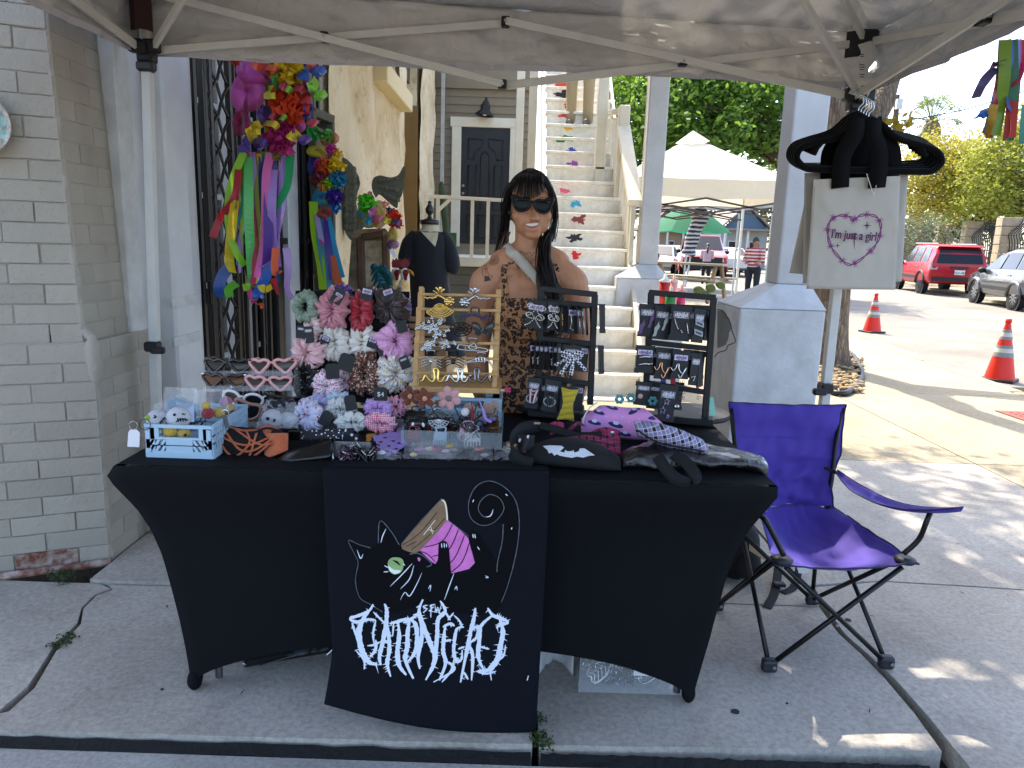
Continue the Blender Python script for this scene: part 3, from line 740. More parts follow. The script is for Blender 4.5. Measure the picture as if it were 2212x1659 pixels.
def leg(p,foot,top):
 MB().bar((foot[0],foot[1],0),(p[0],p[1],p[2]-.02),.038,.038,up=(0,1,0)).build('leg',M_leg,cn_,bevel=.003)
 MB().bar((p[0],p[1],p[2]-.1),(top[0],top[1],top[2]),.03,.03,up=(0,1,0)).build('inner_leg',M_leg,cn_,bevel=.003)
 b=MB().box((p[0],p[1],p[2]-.01),(.062,.062,.075)).box((p[0]+.03,p[1]-.02,p[2]+.01),(.06,.045,.05)).box((p[0]-.03,p[1]-.02,p[2]+.01),(.06,.045,.05))
 b.box((p[0],p[1]-.035,p[2]),(.04,.05,.045));b.build('slider',M_pl,cn_,bevel=.006)
 MB().box((p[0],p[1]-.012,p[2]-.065),(.07,.05,.042)).build('latch',mat('dark grey plastic','2c2c2e',.5),cn_,bevel=.01)
 MB().box((top[0],top[1],top[2]+.01),(.075,.075,.06)).build('corner_cap',M_pl,cn_,bevel=.008)
fl=P(330,850,Yc);fr=P(1785,862,Yc)
leg(SL,(fl.x-.01,Yc),CL);leg(SR_,(fr.x,Yc),CR_);leg(NL,(NL.x,.0),NL+V((0,0,TOP)));leg(NR,(NR.x,.0),NR+V((0,0,TOP)))
for x,y,q in((330,748,1),(1783,838,-1)):
 c=P(x,y,Yc-.02)
 MB().box(c,(.056,.06,.042)).box(c+V((.035*q,-.03,-.012)),(.06,.03,.03)).build('leg_clamp',M_pl,cn_,bevel=.007)
def scissor(A0,A1,B0,B1,off):
 """side truss of two crossed pairs between corner A and corner B; 0 low slider, 1 high cap"""
 A0,A1,B0,B1=V(A0),V(A1),V(B0),V(B1);off=V(off)
 mt=(A1+B1)/2+V((0,0,-.02));mb=(A0+B0)/2+V((0,0,-.04));h=off*.5
 for a,b,s in((A0,mt,1),(A1,mb,-1),(B0,mt,-1),(B1,mb,1)):
  MB().bar(a+h*s,b+h*s,.016,.03).build('truss_bar',M_leg,cn_,bevel=.002)
 for q in((A0 .lerp(mt,.5)+A1 .lerp(mb,.5))/2,(B0 .lerp(mt,.5)+B1 .lerp(mb,.5))/2,mt,mb):
  MB().box(q,(.034,.05,.036)).build('truss_joint',M_pl,cn_,bevel=.004)
  MB().lathe([(.006,.0),(.006,.004)],q+V((0,-.026,0)),8,rot('X',pi/2)).build('rivet',mat('zinc rivet','a8a8a6',.35,.9),cn_)
scissor(SL,CL,SR_,CR_,(0,.035,0))
scissor(NL,NL+V((0,0,TOP)),SL,CL,(.035,0,0))
scissor(NR,NR+V((0,0,TOP)),SR_,CR_,(.035,0,0))
PK=V(((SL.x+SR_.x)/2,1.58,2.95))
for a,b in((SL,V((PK.x-.08,1.62,2.62))),(SR_,V((PK.x+.08,1.62,2.62)))):
 m_=a.lerp(b,.98);MB().bar(a+V((.02,0,0)),m_,.016,.03).build('peak_strut',M_leg,cn_,bevel=.002)
for a,b in((CL,PK),(CR_,PK)):MB().bar(a,b+V((0,0,-.05)),.016,.03).build('peak_strut',M_leg,cn_,bevel=.002)
e=.05
cor={'L':V((CL.x-e,Yc+e,CL.z+.045)),'R':V((CR_.x+e,Yc+e,CR_.z+.045)),'r':V((NR.x+e,-.02,NR.z+TOP+.045)),'l':V((NL.x-e,-.02,NL.z+TOP+.045))}
def roof_panel(a,b):
 def fn(u,v):
  q=a.lerp(b,u).lerp(PK,v);s=-.05*sin(pi*u)*(1-v)*sin(pi*min(1,v*1.1))
  return q+V((0,0,s+.012*noise.fractal(V((q.x*2.5,q.y*2.5,1)),1.,2.,4)*(1 if 0<v else .3)))
 return MB().grid(fn,40,28).build('roof_panel',M_can,cn_,smooth=True,solid=.003)
for a,b in(('L','R'),('R','r'),('r','l'),('l','L')):roof_panel(cor[a],cor[b])
def valance(a,b,ha,hb,out,seed):
 d=(b-a);nrm=V(out)
 def fn(u,v):
  q=a.lerp(b,u);h=ha+(hb-ha)*u+.012*sin(u*5+seed)
  w=.022*noise.fractal(V((u*22,v*3.0,seed)),1.,2.,5)+.016*noise.noise((u*22+v*5,v*7,seed))+.008*noise.noise((u*50-v*9,v*13,seed))
  return q+nrm*(w*(1 if 0<v else .2)+.012*sin(pi*v))+V((0,0,-h*v))
 MB().grid(fn,110,16).build('valance',M_can,cn_,smooth=True,solid=.002)
 MB().ribbon([fn(i/60,1.0)+V((0,0,.010))-nrm*.004 for i in range(61)],.024,(0,0,1)).build('valance_hem',M_hem,cn_)
vz=lambda x,y:P(x,y,Yc+e).z
hl,hr_=cor['L'].z-vz(300,113),cor['R'].z-vz(1840,194)
valance(cor['L'],cor['R'],hl,hr_,(0,1,0),1)
valance(cor['R'],cor['r'],hr_,hr_+.02,(1,0,0),2);valance(cor['l'],cor['L'],hl+.02,hl,(-1,0,0),3)
valance(cor['r'],cor['l'],.05,.05,(0,-1,0),4)
MB().grid(lambda u,v:V((SL.x-.045+.09*u,Yc-.03-.05*sin(pi*u),SL.z+.06+.16*v+.02*noise.noise((u*5,v*4,1)))),6,6).build('corner_lining',mat('red lining cloth','2c0b0e',.7),cn_)
MB().grid(lambda u,v:V((SR_.x-.06+.12*u,Yc-.04*sin(pi*u)+.02,CR_.z-.06+.1*v)),5,3).build('corner_lining',mat('black corner cloth','17171a',.7),cn_)
tagp=[P(1868,92,Yc-.05),P(1878,118,Yc-.06),P(1856,150,Yc-.04),P(1866,178,Yc-.07),P(1852,208,Yc-.05)]
lab=MB().ribbon(spline(tagp,6),.075,(1,0,.05),twist=.5,t0=-.3)
lb=lab.build('care_label',mat('white woven label','c9c7c2',.7,nz=(30,.12)),cn_,solid=.0008)
M_ink=mat('dark label ink','2a2a30',.7)
for i,(x,y,w)in enumerate(((1862,118,14),(1862,122,12),(1862,140,20),(1862,145,22),(1862,150,18),(1862,161,20),(1862,166,16),(1864,186,14))):
 c=P(x,y,Yc-.105);MB().box(c,(w/1000,.0008,.003)).build('label_print',M_ink,cn_)
 # TABLE, STRETCH COVER, BANNER
def zf_(x0,y0,f):return lambda x,y:((x0+x*f)/1.1528,(y0+y*f)/1.1528)
z4=zf_(300,850,500/2212);z5=zf_(700,700,400/1659);z6=zf_(1000,700,300/1059);z7=zf_(1250,700,310/1029);z8=zf_(1500,700,420/1394)
zb=zf_(750,1150,650/1540);zm=zf_(850,640,850/2203);zr=zf_(1700,640,850/2203);zq=zf_(1700,1270,850/2193)
TX0,TX1,TY0,TY1=-1.075,.735,1.90,2.66
M_sp=mat('black stretch cloth',(.003,.0034,.0046),.85,spec=.2,bump=(5,.12,.03))
tb=thing('folding_table','folding table hidden under the black stretch cover','table',(-.17,2.28,0))
MB().box(((TX0+TX1)/2,2.28,.715),(TX1-TX0-.03,.73,.035)).build('tabletop',mat('grey table plastic','8a8a86',.6),tb)
for x in(TX0+.16,TX1-.16):
 for y in(2.06,2.5):MB().tube([(x+(.03 if x<0 else-.03),y,.01),(x+(.03 if x<0 else-.03),y,.7)],.012,8).build('leg',mat('grey steel tube','6c6c6c',.4,.8),tb)
Lp=[(232,1008),(238,1032),(262,1062),(292,1100),(320,1150),(342,1205),(360,1270),(378,1340),(393,1410),(403,1465),(407,1490)]
Rp=[(1682,1045),(1676,1070),(1652,1102),(1622,1145),(1596,1195),(1574,1255),(1556,1320),(1538,1390),(1520,1450),(1506,1495),(1499,1518)]
def prof(pts,x_edge,s):
 out=[(.74,0.0)]
 for i,(x,y)in enumerate(pts):
  t=i/(len(pts)-1);p=P(x,y,1.9+.09*t);out.append((p.z,max(-.02,(p.x-x_edge)*s)))
 return out
pl_,pr_=prof(Lp,TX0,1),prof(Rp,TX1,-1)
def inset(pf,z):
 for(z0,a),(z1,b)in zip(pf,pf[1:]):
  if z1<=z<=z0:return a+(b-a)*((z0-z)/max(1e-5,z0-z1))
 return pf[-1][1]if z<pf[-1][0]else 0
def cover():
 b=MB();n=44;nv=26;rows_=[]
 per=[]
 for side in range(4):
  for i in range(n):per.append((side,i/n))
 for j in range(nv+1):
  v=j/nv;row=[]
  for side,t in per:
   arch=min(1,(4*t*(1-t))**.62)if side in(0,2)else min(1,(4*t*(1-t))**.5)
   zb_=.012+(.175 if side in(0,2)else .22)*arch
   z=.742-v*(.742-zb_)
   il,ir=inset(pl_,z),inset(pr_,z);iy=.75*(il+ir)/2
   c=[V((TX0+il,TY0+iy,z)),V((TX1-ir,TY0+iy,z)),V((TX1-ir,TY1-iy,z)),V((TX0+il,TY1-iy,z))]
   q=c[side].lerp(c[(side+1)%4],t)
   bow=.012*sin(pi*t)*sin(pi*min(1,v*1.0));nd_=(V((0,1,0)),V((-1,0,0)),V((0,-1,0)),V((1,0,0)))[side]
   q+=nd_*bow
   e=min(t,1-t)
   if v>.6 and e<.12:q+=nd_*.006*sin(e*260)*(v-.6)/.4
   row.append(q)
  rows_.append(row)
 k=len(per);b.v=[tuple(p)for r in rows_ for p in r]
 b.f=[(j*k+i,j*k+(i+1)%k,(j+1)*k+(i+1)%k,(j+1)*k+i)for j in range(nv)for i in range(k)]
 o=len(b.v);g=12
 for i in range(g+1):
  for j in range(g+1):b.v.append((TX0+.006+(TX1-TX0-.012)*i/g,TY0+.006+(TY1-TY0-.012)*j/g,.7455))
 b.f+=[(o+i*(g+1)+j,o+(i+1)*(g+1)+j,o+(i+1)*(g+1)+j+1,o+i*(g+1)+j+1)for i in range(g)for j in range(g)]
 return b.build('tablecloth',M_sp,None,smooth=True)
tag(cover(),'black fitted stretch table cover curving in to the table feet','tablecloth')
TZ=.7465
for sx,(x,y)in((1,(409,1490)),(-1,(1497,1518))):
 c=G(x,y);MB().ball((c.x+.014*sx,c.y+.012,.03),(.022,.03,.034),10).build('foot_pocket',M_sp,bpy.data.objects['tablecloth'],smooth=True)
def bY(x,y):
 v=(y-1012)/560;u=(x-697)/480
 r=.006*sin(u*7+v*2)*max(0,v-.15)+.014*max(0,v-.72)*sin(u*9+1.2)*2+.012*max(0,.12-u)*8*max(0,v-.3)
 return 1.882-.045*max(0,v)+r
def bpt(x,y,off=0.0):return P(x,y,bY(x,y)-off)
bl_=sp2([(697,1012),(702,1120),(709,1260),(717,1395),(712,1450),(700,1521)],8);br_=sp2([(1187,1018),(1182,1150),(1174,1300),(1166,1440),(1157,1582)],10)
def along(c,t):
 q=t*(len(c)-1);i=min(int(q),len(c)-2);f=q-i
 return(c[i][0]+(c[i+1][0]-c[i][0])*f,c[i][1]+(c[i+1][1]-c[i][1])*f)
def bsurf(u,v):
 a,b=along(bl_,v),along(br_,v);y=a[1]+(b[1]-a[1])*u+v**6*22*sin(pi*u)
 return bpt(a[0]+(b[0]-a[0])*u,y)
M_ban=mat('printed charcoal banner',(.005,.006,.009),.9,spec=.15,bump=(500,.2,.002))
ban=thing('banner','black cloth banner printed with a cat holding a thread spool and white jagged lettering','banner',bpt(940,1300))
MB().grid(bsurf,40,48).build('cloth',M_ban,ban,smooth=True,solid=.0012)
MB().grid(lambda u,v:(bsurf(u,0)*(1-v)+V((bsurf(u,0).x,2.02,.7485))*v)if v>.12 else V((bsurf(u,0).x,bsurf(u,0).y+.02*v/.12,.7485*v/.12+bsurf(u,0).z*(1-v/.12))),12,10).build('cloth_on_table',M_ban,ban,smooth=True)
fnb=lambda off:(lambda u,v:bpt(*zb(u,v),off))
C_glow=mat('print grey glow','54575e',.8);C_wht=mat('print white','d7dde6',.75);C_brn=mat('print brown','856a50',.8,nz=(40,.25));C_crm=mat('print cream','e8dcc0',.8)
C_pnk=mat('print pink','d878c0',.8,nz=(18,.25,'b95fa0'));C_blk=mat('print black',(.003,.003,.004),.9,spec=.15);C_grn=mat('print green','93b070',.7,nz=(30,.25));C_eye=mat('print pale','dfe9d8',.7);C_dim=mat('print dim outline','34363c',.8)
decal('print_tail_fill',[sp2([(1160,585),(1186,470),(1188,360),(1130,372),(1040,362),(990,290),(1000,200),(1060,130),(1140,120),(1230,170),(1275,260),(1285,400),(1262,580),(1210,760),(1150,880),(1000,900),(700,860),(500,900),(400,840),(335,780),(318,680),(330,590),(282,466),(400,505),(450,480),(466,352),(540,420),(585,490),(680,560),(900,660),(1010,630),(1000,440),(1035,415),(1100,500)],3,True)],fnb(.0015),C_blk,ban,edge=40)
decal('print_spool_wood',[sp2([(590,492),(690,372),(795,255),(828,222),(850,235),(862,345),(800,420),(700,525),(640,532)],3,True)],fnb(.0022),C_brn,ban)
decal('print_spool_thread',[[(700,525),(800,420),(864,343),(905,372),(985,448),(1003,520),(1030,575),(1022,600),(990,632),(890,658),(850,640),(770,590)]],fnb(.0024),C_pnk,ban)
decal('print_spool_edge',[stroke2(sp2([(830,226),(848,240),(858,290),(862,345)],4),9)],fnb(.003),C_crm,ban)
decal('print_wood_grain',[stroke2(sp2(p,4),3.5)for p in([(600,490),(700,420),(800,300)],[(650,520),(760,430),(850,330)],[(620,500),(680,470)])],fnb(.003),C_blk,ban)
decal('print_wood_scratch',[stroke2(sp2(p,3),4)for p in([(722,432),(790,345)],[(752,400),(785,410)],[(765,385),(775,425)])],fnb(.003),C_crm,ban)
decal('print_thread_lines',[stroke2(sp2(p,5),[2]+[5]*(5*(len(p)-1)-1)+[2])for p in([(720,505),(830,470),(895,365)],[(770,560),(870,520),(930,395)],[(850,620),(910,560),(965,430)],[(880,655),(950,590),(995,470)],[(700,528),(745,545),(790,590)])],fnb(.0032),C_blk,ban)
decal('print_paw',[sp2([(812,485),(842,466),(866,488),(876,560),(882,690),(830,700),(770,640),(806,580)],3,True),sp2([(990,440),(1010,416),(1036,425),(1060,500),(1120,560),(1040,610),(1010,540)],3,True)],fnb(.0034),C_blk,ban)
decal('print_eye',[sp2([(512,590),(540,565),(590,570),(606,600),(590,650),(550,664),(518,640)],4,True)],fnb(.003),C_grn,ban)
decal('print_eye_low',[[(512,610),(545,636),(590,640),(580,655),(550,664),(520,642)]],fnb(.0038),C_eye,ban)
decal('print_pupil',[stroke2([(540,580),(565,592),(585,612)],[3,13,3])],fnb(.0042),C_blk,ban)
decal('print_nose',[sp2([(686,566),(700,566),(704,578),(694,588)],3,True)],fnb(.003),C_pnk,ban)
gl=[]
for p,w in(([(1245,640),(1275,500),(1287,350),(1265,230),(1200,150),(1110,113),(1030,148),(988,240),(1000,330),(1060,374),(1130,362),(1182,310),(1196,265),(1168,213),(1110,193),(1060,230),(1045,280),(1075,322),(1112,320),(1132,280)],7),([(1155,650),(1160,585),(1186,470),(1192,368)],7),([(455,480),(465,350),(530,410),(578,490)],7),([(410,508),(340,488),(278,464),(318,550),(336,600),(320,700),(345,800),(410,842),(480,886)],6),([(1245,640),(1212,750),(1180,830)],6),([(590,486),(700,355),(830,216)],5),([(868,345),(990,440)],5),([(640,545),(690,540),(740,570),(770,605),(740,620)],9)):
 q=sp2(p,6);gl.append(stroke2(q,[w*(.6+.7*abs(noise.noise((i*.37,w,1))))for i in range(len(q))]))
decal('print_outline_glow',gl,fnb(.0028),C_glow,ban)
hl_=[]
for p in([(470,478),(480,440),(500,395)],[(330,520),(350,570),(365,545)],[(585,815),(612,770),(640,792),(682,722),(712,655)],[(845,815),(872,738),(902,658)],[(1085,672),(1104,682),(1086,684)],[(750,750),(764,728),(760,765)],[(905,755),(916,735),(920,760)],[(525,735),(600,660),(655,600)],[(585,750),(640,690),(665,610)],[(828,480),(830,508)],[(843,478),(845,508)],[(856,482),(858,505)],[(1012,425),(1016,450)],[(1024,425),(1028,452)],[(1012,240),(1018,222)],[(1240,400),(1243,386)],[(1205,190),(1218,200)],[(1090,325),(1118,318),(1133,282)],[(1040,500),(1052,520)],[(490,612),(515,625)],[(485,650),(515,648)],[(600,600),(612,612)]):
 q=sp2(p,4);k=len(q);hl_.append(stroke2(q,[1.5+4.5*sin(pi*i/(k-1))for i in range(k)]))
decal('print_fur_strokes',hl_,fnb(.0036),C_wht,ban)['kind']='stuff'
rj=random.Random(5)
def jag(p,w,spikes=1.0,curve=True):
 """one stroke of the lettering: thick in the middle, torn edges, pointed ends; returns outlines"""
 q=sp2(p,7)if curve else p;k=len(q);out=[]
 ws_=[w*(.25+.75*min(1,3.2*min(i,k-1-i)/(k-1)+.15))*(.82+.36*rj.random())for i in range(k)]
 out.append(stroke2(q,ws_))
 for i in range(2,k-2):
  if rj.random()<.3*spikes:
   a,b=q[i-1],q[i+1];dx,dy=b[0]-a[0],b[1]-a[1];l=hypot(dx,dy)or 1;s=rj.choice((-1,1));nx_,ny_=-dy/l*s,dx/l*s
   L=w*rj.uniform(.4,1.0);f=rj.uniform(-.5,.9)
   out.append([(q[i][0]-dx/l*5,q[i][1]-dy/l*5),(q[i][0]+nx_*(ws_[i]/2+L)+dx/l*L*f,q[i][1]+ny_*(ws_[i]/2+L)+abs(L*f)*.8),(q[i][0]+dx/l*5,q[i][1]+dy/l*5)])
 return out
def letters(name,strokes,off=.003):
 return decal(name,[o for p,w in strokes for o in jag(p,w)],fnb(off),C_wht,ban)
letters('letter_g',[([(425,840),(400,880),(345,905),(292,925),(330,945),(400,930),(440,935)],20),([(400,880),(362,935),(340,1010),(352,1090),(375,1150),(405,1185),(450,1195)],34),([(300,950),(320,1010),(345,1060)],15),([(440,935),(425,1010),(430,1075)],13),([(390,1085),(430,1080),(470,1060)],12),([(440,1050),(438,1110),(405,1150)],18),([(320,1110),(370,1170),(372,1225)],12)])
letters('letter_a',[([(492,838),(505,880),(500,960),(482,1060),(462,1150),(470,1200)],26),([(500,940),(515,1020),(520,1110),(508,1190),(528,1268)],24),([(470,1065),(530,1060)],14),([(425,885),(470,930),(500,960)],12)])
letters('letter_t',[([(520,955),(560,945),(610,930),(640,925)],18),([(572,945),(578,1030),(568,1120),(578,1200),(620,1258)],26),([(545,950),(540,1030)],10)])
letters('letter_o',[([(640,930),(628,1010),(626,1090),(615,1170),(662,1280)],26),([(640,930),(675,960),(684,1050),(668,1130),(620,1190)],24),([(600,950),(640,930),(690,905)],14)])
letters('letter_n',[([(718,812),(695,880),(712,960),(708,1060),(690,1150),(700,1222)],24),([(700,890),(730,990),(765,1080),(790,1170),(735,1288)],28),([(820,820),(850,880),(808,930),(802,1030),(788,1150),(770,1200)],25),([(660,905),(700,895)],12),([(850,885),(880,935)],12)])
letters('letter_e',[([(850,960),(842,1040),(838,1120),(852,1190),(815,1290)],24),([(835,975),(880,955),(905,970)],17),([(840,1060),(885,1050)],14),([(845,1180),(880,1190),(900,1230),(780,1300)],14),([(865,935),(900,890)],10)])
letters('letter_g',[([(960,975),(920,985),(905,1050),(900,1120),(915,1175),(945,1165),(950,1110)],20),([(925,1105),(965,1090)],11),([(905,1150),(885,1230),(830,1300)],13),([(900,905),(935,940),(950,980)],11)])
letters('letter_r',[([(1028,862),(1020,920),(1000,1000),(985,1080),(968,1160),(940,1302)],24),([(1000,985),(1040,975),(1035,1035),(990,1070)],17),([(990,1075),(1012,1150),(1005,1290)],19),([(960,1240),(985,1285)],12)])
letters('letter_o',[([(1100,862),(1130,905),(1170,920),(1215,945),(1180,960),(1150,980)],22),([(1170,920),(1190,1000),(1175,1090),(1160,1160),(1110,1225),(1040,1235)],32),([(1090,940),(1055,980),(1050,1060),(1045,1150),(1075,1225)],26),([(1055,1090),(1110,1105)],12),([(1060,960),(1130,905)],16),([(1205,1080),(1190,1150),(1120,1200),(1122,1290)],12),([(1030,1235),(1090,1250),(1150,1235)],12)])
letters('letter_sew',[([(748,845),(722,855),(740,870),(718,890)],8),([(790,840),(762,848),(770,865),(760,880),(790,885)],8),([(770,860),(785,858)],6),([(790,845),(795,885),(805,860),(812,888),(828,840)],8),([(765,885),(765,920)],7),([(680,860),(705,845)],8)])
decal('stray_stitch',[stroke2([(1333,1290),(1341,1262)],5),stroke2([(150,1140),(182,1110)],4)],fnb(.003),C_wht,ban)
# UNDER THE TABLE
M_clr=mat('clear acrylic',(.93,.96,.96),.06,trans=.0,alpha=.09,spec=.6)
M_clr2=mat('clear plastic film',(.9,.92,.94),.12,alpha=.22,spec=.9,bump=(22,.9))
tub=thing('storage_tub','clear plastic tub of metal hair clips on the ground under the table','tub',G(1370,1500))
c0,c1=G(1250,1497),G(1462,1506);w_,y_=c1 .x-c0 .x,c0 .y
for c,d in(((c0 .x+w_/2,y_+.005,.06),(w_,.004,.115)),((c0 .x+w_/2,y_+.24,.06),(w_,.004,.115)),((c0 .x,y_+.12,.06),(.004,.24,.115)),((c1 .x,y_+.12,.06),(.004,.24,.115)),((c0 .x+w_/2,y_+.12,.006),(w_,.24,.004))):
 MB().box(c,d).build('tub_wall',M_clr,tub)
M_chr=mat('polished silver','b8b8b6',.18,1.0);M_gld=mat('polished gold','d9b565',.2,1.0);M_gun=mat('gunmetal','3e3e42',.28,1.0);M_pew=mat('dark pewter','6a6a6c',.3,1.0)
rt=random.Random(21)
def clipheap(n,x0,x1,y0,y1,z0,z1,mats,lab,grp,cat='hair clip'):
 for i in range(n):
  c=V((rt.uniform(x0,x1),rt.uniform(y0,y1),rt.uniform(z0,z1)));b=MB();a=rt.uniform(0,6)
  M3=rot('Z',a)@rot('X',rt.uniform(-.8,.8))
  for s in(-1,1):
   b.tube([c+M3@V((.035*cos(t),s*.012*sin(t)*2,.02*sin(t*2)))for t in[j*.45 for j in range(8)]],.0028,5)
  for k in range(4):b.tube([c+M3@V((-.03+.02*k,-.02,-.012)),c+M3@V((-.03+.02*k,.0,.012)),c+M3@V((-.03+.02*k,.02,-.012))],.0022,4)
  tag(b.build('hair_claw',mats[i%len(mats)],None,smooth=True),lab,cat,grp)
clipheap(44,c0 .x+.04,c1 .x-.04,y_+.03,y_+.2,.015,.1,[M_chr,M_gun,M_pew,M_chr,mat('mint resin','7fb8a6',.4),mat('pearl white resin','d8d6d0',.3)],'metal hair claw lying in the clear tub under the table','hair claws in the tub')
MB().box((c0 .x+w_*.62,y_-.001,.085),(.045,.002,.035)).build('price_sticker',mat('white sticker','d8d8d6',.6),tub)
c=G(1200,1450);bagm=MB().grid(lambda u,v:V((c.x-.055+.11*u,c.y+.08*sin(pi*u)-.02+.014*noise.noise((u*8,v*6,2)),.0+.19*v+.01*noise.noise((u*7,v*7,9)))),14,14)
tag(bagm.build('plastic_sack',mat('white sack film','cfcfcd',.4,bump=(30,.8)),None,smooth=True,solid=.002),'crumpled white plastic sack under the table beside the banner','bag')
fr_=thing('folded_frame','black folded frame with silver rivet lying under the table left of the banner','folded frame',G(560,1452))
a,b_=G(520,1450)+V((0,.02,.02)),G(712,1432)+V((0,.05,.03))
MB().bar(a,b_,.03,.03).build('bar',M_blk,fr_,bevel=.006);MB().bar(a+V((.06,-.017,.0)),a.lerp(b_,.62)+V((0,-.017,.003)),.003,.004).build('wire',M_chr,fr_)
MB().ball(a+V((.012,-.017,.004)),.007,8).build('rivet',M_chr,fr_)
MB().grid(lambda u,v:a.lerp(b_,.5+.5*u)+V((0,.03-.05*v,.03*sin(pi*v)+.012*noise.noise((u*9,v*5,3)))),14,6).build('cover',mat('black vinyl','0b0b0c',.3),fr_,smooth=True)
# GOODS ON THE TABLE
pxs=lambda Y:Y/FOC
M_card=mat('black display card','0a0a0b',.55);M_lab=mat('lilac white card label','c8bfd2',.6);M_lab2=mat('grey card label','77747c',.6,nz=(60,.25));M_purp=mat('label print purple','5d3a6e',.6);M_lgt=mat('label print light','d8d6dc',.6)
M_w=mat('chalk white pen','dcdcdc',.7)
def card(parent,c,w,h,tilt=0.0,lab=None,yaw=0.0,ear=False,name='card',back=.0012):
 """black hang card with cut corners, hole and a small printed label"""
 M3=rot('Z',yaw)@rot('X',-.12)@rot('Y',tilt);c=V(c)
 e=.18*w
 pl=[(-w/2+e*.4,-h/2),(w/2-e*.4,-h/2),(w/2,-h/2+e*.4),(w/2,h/2-e),(w/2-e,h/2),(-w/2+e,h/2),(-w/2,h/2-e),(-w/2,-h/2+e*.4)]
 if ear:pl=[(-w/2,-h/2),(w/2,-h/2),(w/2,-h*.36),(w*.43,-h*.33),(w*.43,h*.28),(w/2,h*.31),(w/2,h/2),(-w/2,h/2),(-w/2,h*.31),(-w*.43,h*.28),(-w*.43,-h*.33),(-w/2,-h*.36)]
 f=lambda x,y,d:c+M3@V((x,d,y))
 o=MB().prism(pl,f,-back/2,back/2).build(name,M_card,parent)
 if lab:
  lw,lh=w*.74,h*.19 if lab!='big' else h*.4;cy=h*.24
  MB().prism([(-lw/2,cy-lh/2),(lw/2,cy-lh/2),(lw/2,cy+lh/2),(-lw/2,cy+lh/2)],f,-back/2-.0012,-back/2-.0002).build('label',M_lab if lab in('l','big')else M_lab2,parent)
  g=MB();pm=M_purp if lab in('l','big')else M_lgt;n=8
  for k in range(n):
   x=-lw*.36+lw*.72*k/(n-1);hh=lh*(.22+.1*((k*7)%3));q=lh*.06*(1 if k%2 else-1)
   g.prism([(x-lw*.03,cy-hh+q),(x+lw*.032,cy-hh*.7+q),(x+lw*.025,cy+hh+q),(x-lw*.035,cy+hh*.7+q)],f,-back/2-.0022,-back/2-.0014)
  g.prism([(-lw*.3,cy-lh*.42),(lw*.3,cy-lh*.42),(lw*.3,cy-lh*.36),(-lw*.3,cy-lh*.36)],f,-back/2-.0022,-back/2-.0014)
  g.build('label_print',pm,parent)
 return f
 # scrunchie board
board=thing('scrunchie_board','black panel stand holding rows of fabric scrunchies on the table','display stand',(G(760,930,TZ).x,2.5,TZ))
def Yb_(y):return 2.40+(.16 if y<860 else .0)+(860-y)/230*.07
a,b_,c,d=P(638,628,2.62),P(884,630,2.62),P(882,870,2.53),P(640,868,2.53)
MB().add([a,b_,c,d]+[q+V((0,.012,0))for q in(a,b_,c,d)],[(0,1,2,3),(7,6,5,4),(0,4,5,1),(2,6,7,3),(1,5,6,2),(0,3,7,4)]).build('panel',mat('black felt panel','0c0c0d',.95),board)
for x in(690,745,800,850):
 for y in(660,720,790,850):MB().lathe([(.004,0),(.001,.002)],P(x,y,Yb_(y)+.055),8,rot('X',pi/2)).build('stud',M_chr,board)
MB().bar(P(640,932,2.46),P(880,934,2.46),.16,.01).build('foot',M_card,board)
MB().box(P(700,918,2.335),(.19,.003,.05)).build('tray_front',M_clr,board);MB().box(P(820,920,2.335),(.16,.003,.05)).build('tray_front',M_clr,board)
rs=random.Random(33)
def scrunchie(label,x,y,rx,ry,m,dY=0.0,tilt=0.0,tube=.46,seed=0,gap=0.0,cardspec=None,ruff=1.0,grp='fabric scrunchies on the black stand'):
 Y=Yb_(y)-.035+dY;c=P(x,y,Y);s=pxs(Y);a,b=rx*s,ry*s
 t=tube*min(a,b);ra,rbb=a-t,b-t;rg=random.Random(seed*13+5);ph=rg.uniform(0,6);n1=rg.choice((7,8,9));n2=rg.choice((13,15,17))
 M3=rot('X',rg.uniform(-.25,.1))@rot('Y',tilt)@rot('Z',rg.uniform(-.35,.35))
 def fn(u,v):
  A=2*pi*u;B=2*pi*v
  nz_=noise.noise((cos(A)*2.2+seed,sin(A)*2.2,seed));w2=noise.noise((cos(A)*5+seed,sin(A)*5,cos(B)*1.2+sin(B)))
  fold=abs(sin(.5*n1*A+ph+.9*sin(B+ph)+1.6*nz_))**.7-.62;fine=abs(sin(.5*n2*A-ph+1.3*cos(B+2*nz_)))**.6-.65
  r=t*(1+ruff*(.62*fold+.26*fine+.3*w2)+.2*nz_)
  px=(ra+.38*t*nz_)*cos(A)+.25*t*w2;pz=(rbb+.4*t*w2)*sin(A)
  px*=1-.28*gap*(1+sin(A))/2
  nx_,nz2=cos(A),sin(A)
  return c+M3@V((px+r*cos(B)*nx_,r*sin(B)*.95+.25*t*fold,pz+r*cos(B)*nz2))
 b=MB().grid(fn,150,16,True,True)
 th=thing('scrunchie',label,'scrunchie',c+V((0,0,-b_[2]*0)),0,grp)
 b.build('ruffle',m,th,smooth=True)
 if cardspec:
  for cx,cy,w,h,tl,lb in cardspec:card(th,P(cx,cy,Y-.03),w*s,h*s,tl,lb)
 return th
def satin(n,c):return mat('satin '+n,c,.32,sheen=.25,spec=.6,bump=(60,.12))
def cotton(n,c):return mat('cotton '+n,c,.8,bump=(120,.15))
M_leo=None
scrunchie('dark violet satin scrunchie tucked behind the dusty pink one',737,642,30,26,satin('violet','4b2a72'),.03,seed=1)
scrunchie('sage green satin scrunchie at the top left of the board',660,662,30,34,satin('sage','71846f'),0,seed=2,tube=.36)
